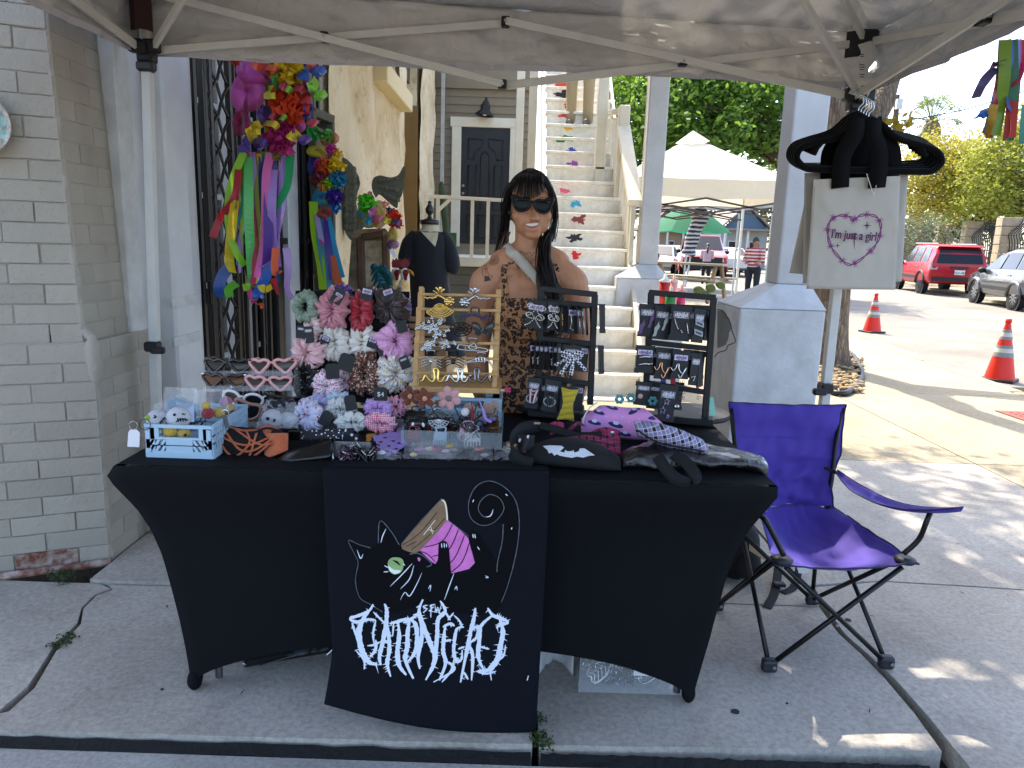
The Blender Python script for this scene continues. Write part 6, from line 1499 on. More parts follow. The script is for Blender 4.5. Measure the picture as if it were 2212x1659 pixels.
ufos=[(1292,890,15,.35),(1322,880,14,.3),(1372,886,17,-.55),(1284,913,15,.2),(1330,918,17,.3),(1396,921,18,.25),(1350,938,14,.2),(1416,902,16,-.1),(1390,942,14,.15),(1352,870,12,.1)]
el=lambda cx,cy,rx,ry,a,n=20:[(cx+rx*cos(t)*cos(a)-ry*sin(t)*sin(a),cy+rx*cos(t)*sin(a)+ry*sin(t)*cos(a))for t in[2*pi*k/n for k in range(n)]]
fp=onto(pbv)
decal('saucer_print',[el(x,y,r,r*.3,a)for x,y,r,a in ufos],fp,M_navy,pch,edge=6)['kind']='stuff'
decal('saucer_dome',[el(x+r*.1*a,y-r*.26,r*.4,r*.24,a)for x,y,r,a in ufos],onto(pbv,.0022),mat('saucer dome','c9c2dc',.7),pch,edge=6)['kind']='stuff'
decal('star_print',[el(x,y,1.2,1.2,0,6)for x,y in((1310,900),(1345,900),(1360,912),(1300,930),(1405,885),(1380,905),(1268,900),(1320,935),(1420,925))],fp,mat('star print','e2cfe6',.7),pch)
MB().tube(spline([P(1258,925,y0-.04),P(1262,900,y0-.045),P(1275,880,y0-.03),P(1290,870,y0-.0)],6),.0022,6).build('zip',M_wf,pch)
tas=MB()
for k in range(14):tas.tube(spline([P(1262,920,2.28),P(1250-k*.6,912+k*.4,2.27),P(1236-k*1.2+14*(k%3)*.3,920+k*1.1,2.25)],4),.0022,5)
tag(tas.build('tassel',mat('raspberry cord','8c3858',.8),pch),kind='stuff')
fp_=thing('waist_bag','black waist bag with white lace bat and red plaid lining','bag',T(1230,1008))
M_cv=mat('black canvas','0e0f12',.85,bump=(240,.25,.003))
secs=[]
for i in range(21):
 t=i/20;e=sin(pi*(.06+.88*t))**.55;c=P(1135+205*t,985,2.02+.02*cos(pi*t));c.z=TZ+.038*e+.002
 secs.append((c,V((0,.06*e,0)),V((0,.012,.036*e)),2.6))
fob_=loft('body',M_cv,fp_,secs,28,crease=.004,seed=5)
def plaid(name,base,c1,c2,sc=60.0,rotz=0.0):
 m,p=new_mat(name);co=ocoord(m);mp=nd(m,'ShaderNodeMapping');mp.inputs['Rotation'].default_value=(0,rotz,0);ln(m,co,mp.inputs[0]);cur=hexc(base)
 for d,k,c,th in(('X',1.0,c1,.62),('Z',1.0,c1,.62),('X',2.0,c2,.93),('Z',2.0,c2,.93)):
  w=nd(m,'ShaderNodeTexWave',wave_type='BANDS',bands_direction=d,Scale=sc*k/6.28,Distortion=.0);ln(m,mp.outputs[0],w.inputs[0])
  g=nd(m,'ShaderNodeMath',operation='GREATER_THAN');ln(m,w.outputs['Fac'],g.inputs[0]);g.inputs[1].default_value=th
  h=nd(m,'ShaderNodeMath',operation='MULTIPLY');ln(m,g.outputs[0],h.inputs[0]);h.inputs[1].default_value=.6
  cur=mixc(m,h.outputs[0],cur,hexc(c))
 ln(m,cur,p.inputs['Base Color']);p.inputs['Roughness'].default_value=.85;return m
M_pr=plaid('red black plaid','17090f','8f2450','c23a70',95);M_pv=plaid('violet white plaid','17161f','8d86b0','d8d8e2',85,.25)
MB().grid(lambda u,v:P(1190+150*u,955-14*sin(pi*u)+26*v,2.10-.05*v+.012*sin(8*u+v)),18,8).build('lining',M_pr,fp_,smooth=True,solid=.003)
MB().grid(lambda u,v:P(1278+62*u,932-8*sin(pi*u)+24*v,2.17-.04*v+.01*sin(9*u)),12,6).build('lining_fold',M_pr,fp_,smooth=True,solid=.004)
MB().grid(lambda u,v:P(1188+30*u,915-5*sin(pi*u)+26*v,2.18-.03*v),8,6).build('lining_fold',M_pr,fp_,smooth=True,solid=.004)
MB().ribbon(spline([P(x,y,Y)for x,y,Y in((1165,920,2.16),(1130,925,2.12),(1108,945,2.05),(1104,970,2.0),(1118,992,1.98),(1150,1004,1.965))],7),.036,(0,.4,1),.3).build('strap',M_cv,fp_,smooth=True,solid=.003)
MB().ribbon(spline([P(x,y,Y)for x,y,Y in((1165,918,2.16),(1210,930,2.14),(1250,942,2.12),(1300,940,2.12))],7),.03,(0,1,.5),.2).build('strap',M_cv,fp_,smooth=True,solid=.003)
MB().box(P(1160,914,2.15),(.02,.004,.006)).build('buckle',M_chr,fp_);MB().ball(P(1322,935,2.1),(.006,.003,.006),8).build('buckle',M_chr,fp_)
MB().tube(spline([P(1200,955,2.07),P(1260,950,2.06),P(1330,962,2.05)],6),.0022,5).build('zip',M_blk,fp_)
zmD=lambda pts:[zm(x,y)for x,y in pts]
batp=[(1300,1220),(1345,1215),(1420,1218),(1438,1230),(1410,1255),(1440,1262),(1445,1245),(1460,1255),(1490,1252),(1500,1246),(1503,1262),(1530,1255),(1540,1235),(1570,1235),(1636,1280),(1600,1283),(1560,1295),(1520,1288),(1490,1296),(1450,1290),(1410,1282),(1390,1272),(1375,1283),(1360,1262),(1340,1268),(1330,1245)]
decal('lace_bat',[zmD(batp)],onto(bvh_of(fob_),.003),mat('white lace','cdd3dc',.8,nz=(420,.35)),fp_,edge=5)
ms=thing('print_cloth','black and white cloth with red edge beside the waist bag strap','cloth',T(1140,965));MB().grid(lambda u,v:P(1118+36*u,940+38*v,2.05-.02*v+.008*sin(7*u+3*v)),8,8).build('cloth',spots('white ghost print','0f0f12',('cfcfd2','0f0f12','8a2040'),45,.34),ms,smooth=True,solid=.003)
M_vin=mat('black crinkled vinyl','0c0c0d',.2,coat=.5,spec=.7,bump=(38,1.0,.012))
vb=thing('vinyl_bag','crumpled shiny black vinyl bag lying at the right end of the table','bag',T(1500,1015))
secs=[]
for i in range(25):
 t=i/24;e=sin(pi*(.08+.86*t))**.5;c=P(1342+308*t,985,2.04+.03*sin(3*t));c.z=TZ+.03*e
 secs.append((c,V((0,.085*e,0)),V((0,.0,(.032+.01*sin(7*t))*e)),2.4))
loft('body',M_vin,vb,secs,30,crease=.016,seed=9)
ppz=thing('plaid_pouch','violet and white plaid pouch lying on the black vinyl bag','pouch',T(1445,980))
secs=[]
for i in range(17):
 t=i/16;e=sin(pi*(.1+.8*t))**.6;c=P(1372+152*t,925+40*t+0*e,2.06-.02*t)+V((0,0,.0));secs.append((c,V((0,.05*e,.01)),V((-.012,-.03,.034))*e,2.2))
loft('body',M_pv,ppz,secs,26,crease=.006,seed=12)
MB().tube(spline([P(1375,928,2.0),P(1420,955,1.985),P(1480,968,1.98),P(1520,975,1.985)],6),.003,6).build('zip',M_blk,ppz)
MB().ribbon(spline([P(x,y,Y)for x,y,Y in((1420,985,1.96),(1438,1012,1.925),(1462,1035,1.9),(1490,1042,1.89),(1502,1030,1.895),(1490,1008,1.92),(1470,990,1.95),(1455,982,1.97))],7),.034,(.7,-.2,.5),.5).build('strap',M_cv,vb,smooth=True,solid=.0025)
MB().add([T(1386,1006)+V((0,0,.001)),T(1420,1010)+V((0,0,.001)),T(1424,1003)+V((0,0,.001)),T(1390,1000)+V((0,0,.001))],[(0,1,2,3)]).build('care_tag',M_wf,vb,solid=.0006)
# PURPLE FOLDING CHAIR
M_pc=mat('purple chair canvas','4a379c',.75,bump=(260,.25,.003),nz=(4,.12),thin=.14,sheen=.1);M_tb=mat('black chair tube','121311',.4,.3);M_ft=mat('dark grey foot plastic','232327',.55)
chr_=thing('camp_chair','purple canvas folding camp chair with black tube legs right of the table','chair',(1.04,2.4,0))
FL,FR,BR,BL_=G(1660,1450),G(1912,1443),G(1753,1305),G(1548,1318)
FL.z=FR.z=BR.z=BL_.z=.02
sFL,sFR=P(1692,1212,2.16),P(1958,1212,2.2)
sBL,sBR=P(1600,1150,2.6),P(1795,1095,2.66)
pb0,pb1=P(1574,868,2.72),P(1828,874,2.78)
def tb_(pts,r=.0085,name='tube_leg'):return MB().tube(pts,r,8).build(name,M_tb,chr_,smooth=True)
tb_([FL,sFR+V((-.01,0,-.02))]);tb_([FR,sFL+V((.01,0,-.02))]);tb_([BR,sBL+V((0,0,.0))]);tb_([BL_,sBR])
tb_([FL,sBL+V((0,-.05,-.02))]);tb_([BL_,sFL+V((0,.05,-.02))]);tb_([FR,sBR+V((0,0,-.06))]);tb_([BR,sFR+V((0,.05,-.02))])
tb_([BR,P(1762,1210,2.66),sBR+V((0,.02,.1)),P(1805,960,2.74),pb1+V((-.01,.01,-.01))]);tb_([BL_,sBL+V((0,.02,.1)),pb0+V((.01,.01,-.01))])
armR=spline([P(1952,1196,2.2),P(1985,1165,2.19),P(2002,1125,2.18),P(2012,1102,2.2)],5);tb_(armR,.0085,'arm_post')
tb_(spline([P(1693,1200,2.15),P(1668,1150,2.16),P(1650,1120,2.17),P(1628,1108,2.22)],5),.0085,'arm_post')
for p in(FL,FR,BR,BL_):
 MB().box(p+V((0,0,.004)),(.05,.034,.045)).build('foot',M_ft,chr_,bevel=.01,seg=2)
 MB().lathe([(.006,0),(.006,.003)],p+V((.01,-.02,.006)),8,rot('X',pi/2)).build('rivet',MATS['zinc rivet'],chr_)
for p in(sFL,sFR):MB().lathe([(.03,-.012),(.034,0),(.02,.008),(.012,.008)],p+V((0,.01,.004)),14).build('seat_corner',M_ft,chr_,smooth=True)
cx_=(FL+sFR)/2;MB().lathe([(.006,0),(.006,.004)],cx_+V((-.0,-.014,-.03)),8,rot('X',pi/2)).build('rivet',MATS['zinc rivet'],chr_)
def quad(a,b,c,d,u,v):return a.lerp(b,u).lerp(d.lerp(c,u),v)
wl_=[(0,pb0),(.55,P(1592,1010,2.68)),(1,P(1640,1105,2.62))];wr_=[(0,pb1),(.4,P(1816,980,2.74)),(.7,P(1792,1040,2.68)),(1,P(1800,1095,2.66))]
def edge(w,t):
 for(a,p),(b,q)in zip(w,w[1:]):
  if a<=t<=b:return p.lerp(q,(t-a)/(b-a))
 return w[-1][1]
def backf(u,v):
 a,b=edge(wl_,v),edge(wr_,v);q=a.lerp(b,u)
 s=.06*sin(pi*u)*(.2+.8*v);z=-.008*sin(pi*u)*(1-v)
 return q+V((0,s+.018*noise.noise((u*3+v,v*6,1))+.010*noise.noise((u*10+v*4,v*8,4))+.012*sin(u*14+v*5)*v*(1-v),z+(.012*(1 if min(u,1-u)<.06 else 0)*(1-v)*0)))
MB().grid(backf,44,44).build('backrest',M_pc,chr_,smooth=True,solid=.003)
MB().grid(lambda u,v:backf(.03+.94*u,.02+.26*v)+V((0,-.004-.003*sin(pi*u),0)),30,6).build('top_panel',M_pc,chr_,smooth=True)
for w in(0.0,1.0):MB().tube([backf(w,i/24)+V((0,-.003,0))for i in range(25)],.0028,5).build('piping',mat('dark violet piping','1c1440',.7),chr_)
MB().tube([backf(i/24,0)for i in range(25)],.0028,5).build('piping',MATS['dark violet piping'],chr_)
bL,bR=backf(0,1),backf(1,1)
def seatf(u,v):
 q=quad(bL,bR,sFR+V((.03,-.02,0)),sFL+V((-.03,-.01,-.01)),u,v);e=sin(pi*u)
 return q+V((0,.06*e*(1-v),-.085*e*sin(pi*v)**.8-.012*e*v+.012*noise.noise((u*5,v*5,3))+.005*noise.noise((u*16,v*12,7))))
MB().grid(seatf,36,26).build('seat',M_pc,chr_,smooth=True,solid=.003)
MB().tube([seatf(i/24,1)for i in range(25)],.003,5).build('piping',MATS['dark violet piping'],chr_);MB().tube([seatf(1,i/24)for i in range(25)],.003,5).build('piping',MATS['dark violet piping'],chr_)
ac=spline([P(1806,1022,2.66),P(1850,1052,2.5),P(1920,1082,2.36),P(2000,1098,2.22),P(2074,1104,2.12)],6);nA=len(ac)
def armf(u,v):
 k=u*(nA-1);i=min(int(k),nA-2);q=ac[i].lerp(ac[i+1],k-i);w=.1*min(1,.15+3*u)*min(1,.25+4*(1-u))
 return q+V((.72,.25,0))*(v-.5)*w+V((0,0,-.02*sin(pi*u)+.012*(2*v-1)**2))
MB().grid(armf,26,6).build('armrest',M_pc,chr_,smooth=True,solid=.004)
for w in(0,1):MB().tube([armf(i/20,w)for i in range(21)],.0025,5).build('piping',MATS['dark violet piping'],chr_)
MB().ribbon([P(1808,1022,2.66),P(1780,1010,2.67)],.012,(0,0,1)).build('arm_strap',M_cv,chr_,solid=.002)
alf=spline([P(1640,1105,2.5),P(1622,1108,2.35),P(1600,1112,2.2)],5)
MB().ribbon(alf,.06,(1,0,.1)).build('armrest',M_pc,chr_,smooth=True,solid=.004)
bk=thing('backpack','black backpack slumped on the ground behind the purple chair','backpack',G(1605,1262))
MB().ball(G(1598,1262)+V((0,.1,.12)),(.1,.11,.14),20,jit=.03).build('body',M_cv,bk,smooth=True)
MB().ball(G(1610,1262)+V((0,.01,.09)),(.06,.04,.07),16,jit=.03).build('front_pocket',M_cv,bk,smooth=True)
MB().grid(lambda u,v:P(*zq(428+140*u,200+150*u+60*v*(1-u)),2.74),4,3).build('paper_label',mat('tan paper label','b39a7a',.8),bk,solid=.002)
bs=thing('strap','black webbing strap with buckle lying on the ground below the chair','strap',G(1690,1270))
MB().ribbon(spline([G(1690,1225)+V((0,.06,.09)),G(1682,1255)+V((0,.02,.03)),G(1672,1285)+V((0,0,.006)),G(1656,1315)+V((0,0,.004))],6),.035,(1,.2,0)).build('webbing',M_cv,bs,solid=.003)
MB().ribbon(spline([G(1725,1240)+V((0,0,.06)),G(1716,1270)+V((0,0,.01)),G(1690,1283)+V((0,0,.005))],6),.03,(1,.2,0)).build('webbing',M_cv,bs,solid=.003);MB().box(G(1682,1272)+V((0,0,.02)),(.05,.03,.016)).build('buckle',M_pl,bs,bevel=.004)
wp=thing('paper_tag','small white paper tag hanging under the purple seat','tag',P(1738,1232,2.6));MB().prism([zq(x,y)for x,y in((735,370),(780,355),(818,395),(790,412),(745,405))],lambda x,y,d:P(x,y,2.62+d),-.001,.001).build('paper',M_wf,wp)
# HANGERS AND TOTE BAGS AT THE RIGHT LEG
M_vel=mat('black velvet hanger','030303',.95,sheen=.04,spec=.2)
HYo=3.02
def hanger(i,label):
 Y=HYo-.035*i;dx=(i-2)*5.5;dy=(i-2)*3.2;tl=(i-2)*.012;t=thing('hanger',label,'hanger',P(1866+dx,360,Y),0,'black velvet hangers on the canopy leg')
 q=lambda x,y:P(1866+dx+(x-1866)*(1+.01*i),y+dy+(x-1866)*tl,Y)
 loop=sp2([(1866,252),(1892,262),(1925,290),(1980,306),(2008,318),(2017,340),(2000,358),(1975,362),(1866,362),(1757,362),(1732,358),(1716,340),(1724,318),(1752,306),(1806,290),(1840,262)],4,True)
 MB().tube([q(x,y)for x,y in loop],.0125,8,closed=True).build('body',M_vel,t,smooth=True)
 MB().tube([q(1750,330),q(1757,315),q(1765,305)],.012,6).build('notch',M_vel,t);MB().tube([q(1982,330),q(1976,315),q(1968,305)],.012,6).build('notch',M_vel,t)
 MB().tube(spline([q(1866,252),q(1866,240),q(1876,228),q(1874,214),q(1862,206),q(1852,210)],6),.0022,6).build('hook',M_chr,t,smooth=True)
for i,l in enumerate(('black velvet hanger furthest back on the canopy leg','black velvet hanger second from the back','middle black velvet hanger of the five','black velvet hanger second from the front','front black velvet hanger holding the printed tote bag')):hanger(i,l)
M_tote=mat('natural calico','c9c2b4',.9,bump=(420,.3,.002),nz=(8,.07),thin=.25)
def tote(i,label,tl,tr,br,bl,Y,print_=False):
 t=thing('tote_bag',label,'tote bag',P((tl[0]+tr[0])/2,bl[1],Y),0,'calico tote bags on the hangers')
 def sf(k):
  def fn(u,v):
   a=V((*tl,0)).lerp(V((*tr,0)),u);b=V((*bl,0)).lerp(V((*br,0)),u);q=a.lerp(b,v)
   w=.008*noise.noise((u*3,v*4,i*3))+.004*noise.noise((u*9,v*9,i))+.006*sin(u*6+i)*v
   return P(q.x,q.y,Y+k+w)
  return fn
 o=MB().grid(sf(0),26,30).build('front_panel',M_tote,t,smooth=True,solid=.0012)
 MB().grid(sf(.014),20,20).build('back_panel',M_tote,t,smooth=True,solid=.0012)
 MB().grid(lambda u,v:sf(-.002)(.005+.99*u,.062*v),22,2).build('top_hem',M_tote,t,smooth=True)
 for j in(0,1):MB().grid(lambda u,v:sf(0)(j,v).lerp(sf(.014)(j,v),u),2,20).build('side_seam',M_tote,t,smooth=True)
 hx=[tl[0]+(tr[0]-tl[0])*f for f in(.2,.62)]
 for j,x in enumerate(hx):
  top=(1840,258)if j==0 else(1893,262)
  for kY in(-.03,.03):
   MB().ribbon(spline([P(x+20,tl[1]+(18 if kY<0 else 4),Y+kY*.2-.004),P(x+26,tl[1]-50,Y+kY),P(top[0]+(6 if j==0 else-6),top[1]+30,Y+kY*1.2),P(top[0]+8*(1-2*j),top[1]-4,Y+kY*.5)],6),.066,(1,0,0)).build('handle',M_vel if False else mat('black cotton webbing','050506',.9,spec=.2),t,smooth=True,solid=.002)
 return t,o
tote(0,'plain calico tote bag furthest back on the left',(1748,392),(1870,380),(1850,600),(1705,590),HYo-.0)
tote(1,'plain calico tote bag behind the printed one on the left',(1738,374),(1900,366),(1860,615),(1734,612),HYo-.05)
tote(2,'plain white tote bag edge showing right of the printed one',(1800,378),(1962,373),(1948,608),(1800,612),HYo-.09)
tt,to=tote(3,'calico tote bag printed with a barbed wire heart and words',(1757,388),(1945,380),(1934,626),(1742,624),HYo-.14)
tf=onto(bvh_of(to),.0022);zt=zr;zt3=zf_(1950,550,600/2212);zt2=zf_(1700,0,850/2203)
M_bw=mat('barbed print purple','7a3570',.8);M_bd=mat('print plum','4a2548',.8)
hp=[zt2(x,y)for x,y in((1100,1422),(1080,1400),(1030,1390),(975,1405),(942,1450),(938,1520),(958,1590),(1000,1650),(1062,1705),(1110,1700),(1180,1650),(1240,1590),(1272,1520),(1278,1450),(1250,1400),(1190,1385),(1140,1395))]
heart=sp2(hp,6,True);n=len(heart)
for k in(0,1):
 w=[]
 for i,p in enumerate(heart):
  a,b=heart[i-1],heart[(i+1)%n];dx,dy=b[0]-a[0],b[1]-a[1];l=hypot(dx,dy);o=2.2*sin(i*.42+pi*k);w.append((p[0]-dy/l*o,p[1]+dx/l*o))
 decal('barbed_heart',[stroke2(w+w[:1],2.1)],tf,M_bw,tt,edge=12)
brb=[]
for i in range(0,n,9):
 p=heart[i];a,b=heart[i-1],heart[(i+1)%n];dx,dy=b[0]-a[0],b[1]-a[1];l=hypot(dx,dy);dx,dy=dx/l,dy/l
 brb.append(stroke2([(p[0]-dx*5,p[1]-dy*5),p,(p[0]+dx*5,p[1]+dy*5)],[2,4.4,2]))
 for s,f in((1,.5),(-1,-.5),(1,-.7),(-1,.8)):brb.append(stroke2([p,(p[0]-dy*s*10+dx*f*6,p[1]+dx*s*9+dy*f*5)],[2,.5]))
tag(decal('barbs',brb,onto(bvh_of(to),.003),M_bw,tt),kind='stuff')
spk=[]
for(x,y,r,h)in((1108,1530,10,90),(1190,1455,12,30),(1000,1585,8,18)):
 q=zt2(x,y);f_=.3344;spk.append([(q[0],q[1]-h*f_),(q[0]+r*.12,q[1]-r*.12),(q[0]+r*f_*2.4,q[1]),(q[0]+r*.12,q[1]+r*.12),(q[0],q[1]+h*f_),(q[0]-r*.12,q[1]+r*.12),(q[0]-r*f_*2.4,q[1]),(q[0]-r*.12,q[1]-r*.12)])
decal('sparkles',spk,tf,M_bd,tt)
q=P(*zt2(1105,1520),HYo-.152);wdt=P(1880,500,HYo).x-P(1780,500,HYo).x
for off,m_,dz in((.0016,M_bw,.0),(-.0002,M_bd,.0012)):
 text_obj('lettering',"I'm just a girl",.047,m_,tt,face_m(q+V((.001*(off<0),-dz,0)),(1,0,-.035),(0,-.02,1)),.0002,offset=off*.6,sx=.72)
MB().tube([P(1893,400,HYo-.16),P(1888,425,HYo-.16),P(1872,375,HYo-.17)],.0012,5).build('tag_string',M_wf,tt)
# RIBBON STREAMERS, TOP RIGHT
def streamer(parent,pts,Y,w,c,tw=.6,t0=0.0,name='ribbon',s=(1,0,0)):return MB().ribbon(spline([P(x,y,Y+.02*sin(i*1.7+x))for i,(x,y)in enumerate(pts)],8),w,s,tw,t0).build(name,mat('satin ribbon '+c,c,.36,sheen=.2,spec=.6,thin=.2),parent)
rb_=thing('ribbon_streamers','bunch of coloured satin ribbon streamers hanging at the top right','streamers',P(2180,300,2.2))
zR=zf_(2150,120,400/1144)
for pts,c,w in(([(985,-60),(975,120),(955,300),(920,480),(895,640)],'9c2430',.028),([(1010,-60),(1005,200),(975,420),(940,620)],'6f8f22',.03),([(1050,-60),(1045,100),(1030,300),(1040,440)],'1f4d9a',.028),([(1060,-60),(1065,300),(1050,500),(1030,660)],'1d6b52',.028),([(1085,-60),(1080,200),(1060,420),(1040,640)],'a8352c',.03),([(1110,-60),(1105,150),(1075,300),(1085,450)],'8a6fae',.026),([(1130,-60),(1120,120),(1085,260)],'b02040',.028),([(960,250),(920,380),(880,520),(855,600)],'3a2a7a',.026),([(945,140),(880,210),(840,270),(800,355)],'4b3f66',.026),([(940,420),(880,450),(835,480),(795,505)],'1f62b0',.026),([(930,400),(905,520),(870,620)],'b08a1c',.024),([(975,90),(960,110),(940,135)],'5a2a4a',.03),([(1060,480),(1050,600),(1008,670)],'c23a20',.026),([(1150,400),(1142,560),(1138,680)],'1d6b52',.026)):
 streamer(rb_,[zR(x,y)for x,y in pts],2.2,w,c,R.uniform(-1,1),R.uniform(-.5,.5))
 # PEOPLE
def skin(n,c,n2=None):return mat('skin '+n,c,.5,sss=.12,nz=(16,.17),bump=(160,.25,.003))
def body(name,m,parent,balls,tubes,vox,smooth=6):
 b=MB()
 for c,r in balls:b.ball(c,r,16)
 for pts,rs in tubes:b.tube(pts,rs,12);[b.ball(p,r,10)for p,r in zip(pts,rs)]
 o=b.build(name,m,parent,smooth=True)
 q=o.modifiers.new('union','REMESH');q.mode='VOXEL';q.voxel_size=vox;q.use_smooth_shade=True
 q=o.modifiers.new('soften','SMOOTH');q.factor=.5;q.iterations=smooth
 return o
def hand(w,down,side,s=1.0):
 """palm, four bent fingers of different length and a thumb from the side of the palm"""
 w,d,e=V(w),V(down).normalized(),V(side).normalized();f=d.cross(e)
 tb=[([w,w+d*.075*s],[.024*s,.03*s])]
 for k,L in enumerate((.062,.074,.068,.052)):
  a=w+d*.08*s+e*(.03-.021*k)*s;tb.append(([a,a+d*L*.5*s+e*(.006-.004*k)*s,a+d*L*s*.95+f*.02*s+e*(.009-.006*k)*s],[.0088*s,.008*s,.0068*s]))
 a=w+d*.03*s+e*.026*s;tb.append(([a,a+d*.03*s+e*.024*s,a+d*.06*s+e*.03*s],[.011*s,.0098*s,.008*s]))
 return tb
WY=2.80
pp=lambda x,y,d=0.0:P(x,y,WY+d)
wom=thing('person','smiling woman with long dark hair in a leopard print sundress standing behind the table','person',(pp(1150,700).x,WY,0))
hips=pp(1150,870);fz0=lambda x:V((x,WY,0))
lx,rx_=hips.x-.085,hips.x+.085
wr_l,wr_r=pp(1046,872,-.03),pp(1243,872,-.03)
M_skin=skin('tan','bd8663')
wb=body('body',M_skin,wom,[(pp(1147,442,.01),(.08,.095,.112)),(pp(1149,476,-.02),(.068,.07,.062)),(pp(1150,506,-.06),(.03,.024,.02)),(pp(1121,466,-.05),(.026,.024,.024)),(pp(1178,467,-.05),(.024,.024,.024)),(pp(1149,436,-.045),(.06,.04,.06)),(pp(1155,471,-.106),(.015,.016,.0115)),(pp(1149,474,-.095),(.0085,.01,.007)),(pp(1163,474,-.095),(.0085,.01,.007)),(pp(1151,494,-.072),(.03,.022,.016)),(pp(1104,461,.02),(.010,.018,.028)),(pp(1191,462,.02),(.009,.018,.026)),(pp(1052,612),(.064,.06,.062)),(pp(1236,612),(.062,.06,.06)),(pp(1143,618,.01),(.155,.075,.06)),(pp(1144,665,.0),(.15,.098,.12)),(pp(1108,690,-.07),(.068,.06,.066)),(pp(1182,690,-.07),(.068,.06,.066)),(pp(1148,770),(.128,.1,.13)),(pp(1150,850),(.165,.125,.13)),(pp(1096,552,.03),(.045,.045,.035)),(pp(1188,552,.03),(.045,.045,.035)),(pp(1092,590,-.02),(.06,.035,.03)),(pp(1195,590,-.02),(.06,.035,.03)),(V((lx,WY-.05,.035)),(.045,.12,.035)),(V((rx_,WY-.05,.035)),(.045,.12,.035))],[([pp(1155,447,-.088),pp(1156,470,-.1)],[.009,.011]),([pp(1143,490,.02),pp(1141,545,.03),pp(1142,580,.03)],[.054,.052,.062]),([pp(1142,540,.03),pp(1088,572,.02)],[.052,.06]),([pp(1142,540,.03),pp(1200,572,.02)],[.052,.06]),([pp(1088,578,.01),pp(1052,608)],[.055,.06]),([pp(1200,578,.01),pp(1236,608)],[.055,.058]),([pp(1048,610),pp(1036,690,.01),pp(1031,775,.0),pp(1036,830,-.02),wr_l],[.06,.056,.045,.04,.028]),([pp(1238,610),pp(1250,690,.01),pp(1256,775),pp(1250,830,-.02),wr_r],[.058,.053,.043,.038,.028]),([V((lx,WY,.8)),V((lx,WY,.42)),V((lx,WY,.08))],[.09,.06,.042]),([V((rx_,WY,.8)),V((rx_,WY,.42)),V((rx_,WY,.08))],[.09,.06,.042])]+hand(wr_l,(0,0,-1),(.5,-.8,0))+hand(wr_r,(0,0,-1),(-.5,-.8,0)),.0052,5)
bpy.context.view_layer.update()
dg=bpy.context.evaluated_depsgraph_get();ev=wb.evaluated_get(dg);me=ev.to_mesh();Wm=wmat(wb)
wbv=BVHTree.FromPolygons([Wm@v.co for v in me.vertices],[tuple(p.vertices)for p in me.polygons]);ev.to_mesh_clear()
zP=zf_(1150,420,350/968);tk=lambda pts:[zP(x,y)for x,y in pts];wf=onto(wbv,.0018)
M_lip=mat('lips','9e564a',.4);M_tth=mat('teeth','d8d2c4',.3);M_tat=mat('tattoo ink','3a2f2c',.6)
sm=lambda q:[(486+(x-486)*.98,387+(y-387)*.84)for x,y in q]
decal('lips',[tk(sm(sp2([(430,378),(470,368),(500,370),(535,366),(525,395),(490,415),(455,405)],4,True)))],wf,M_lip,wom,edge=4)
decal('teeth',[tk(sm(sp2([(440,380),(485,374),(528,371),(518,390),(485,399),(455,393)],4,True)))],onto(wbv,.003),M_tth,wom,edge=4)
decal('crease_shade',[stroke2(tk(sp2(p,4)),.55)for p in([(425,362),(420,378),(428,392)],[(540,352),(546,366),(540,382)],[(470,326),(490,334),(525,332)])],onto(wbv,.002),mat('skin crease','7d4c38',.6),wom)  # dark strokes paint crease shade beside the mouth and below the nose
for p in([(372,222),(420,196),(480,205)],[(520,212),(570,196),(605,214)]):decal('eyebrow',[stroke2(tk(sp2(p,4)),1.6)],wf,M_tat,wom)
tats=[sp2([(400,566),(440,585),(470,575),(478,600),(505,575),(535,565),(520,610),(490,635),(476,655),(460,630),(425,610)],3,True),[(500,680),(520,690),(550,685),(575,720),(570,760),(530,740),(510,710)],[(315,645),(345,650),(370,630),(355,655),(325,660)],[(383,665),(395,660),(398,690),(388,690)],[(435,735),(460,730),(470,770),(450,765)],sp2([(140,680),(150,630),(158,640),(175,700),(185,740),(150,745)],3,True),[(160,740),(185,742),(200,768),(155,778)],[(118,655),(135,665),(125,672)],[(198,742),(206,732),(214,744),(206,752)],[(765,585),(785,600),(798,650),(778,625)]]
decal('tattoo',[stroke2(tk(p+p[:1]),.95)for p in tats]+[tk(p)for p in(tats[2],tats[6],tats[1][:4])]+[stroke2(tk(p),.8)for p in([(476,650),(478,600)],[(410,572),(470,632)],[(440,585),(474,615)],[(530,570),(484,632)],[(152,650),(170,730)],[(150,690),(176,690)],[(505,690),(560,750)])],wf,M_tat,wom,edge=5)['kind']='stuff'
hw=[]
for a in range(8):hw.append(stroke2(tk([(217,628),(217+38*cos(a*pi/4),628+36*sin(a*pi/4))]),.6))
for r in(.4,.7,1):hw.append(stroke2(tk(sp2([(217+38*r*cos(a*pi/4)*(1+.08*(a%2)),628+36*r*sin(a*pi/4))for a in range(9)],2)),.7))
tag(decal('web_tattoo',hw,wf,M_tat,wom),kind='stuff')
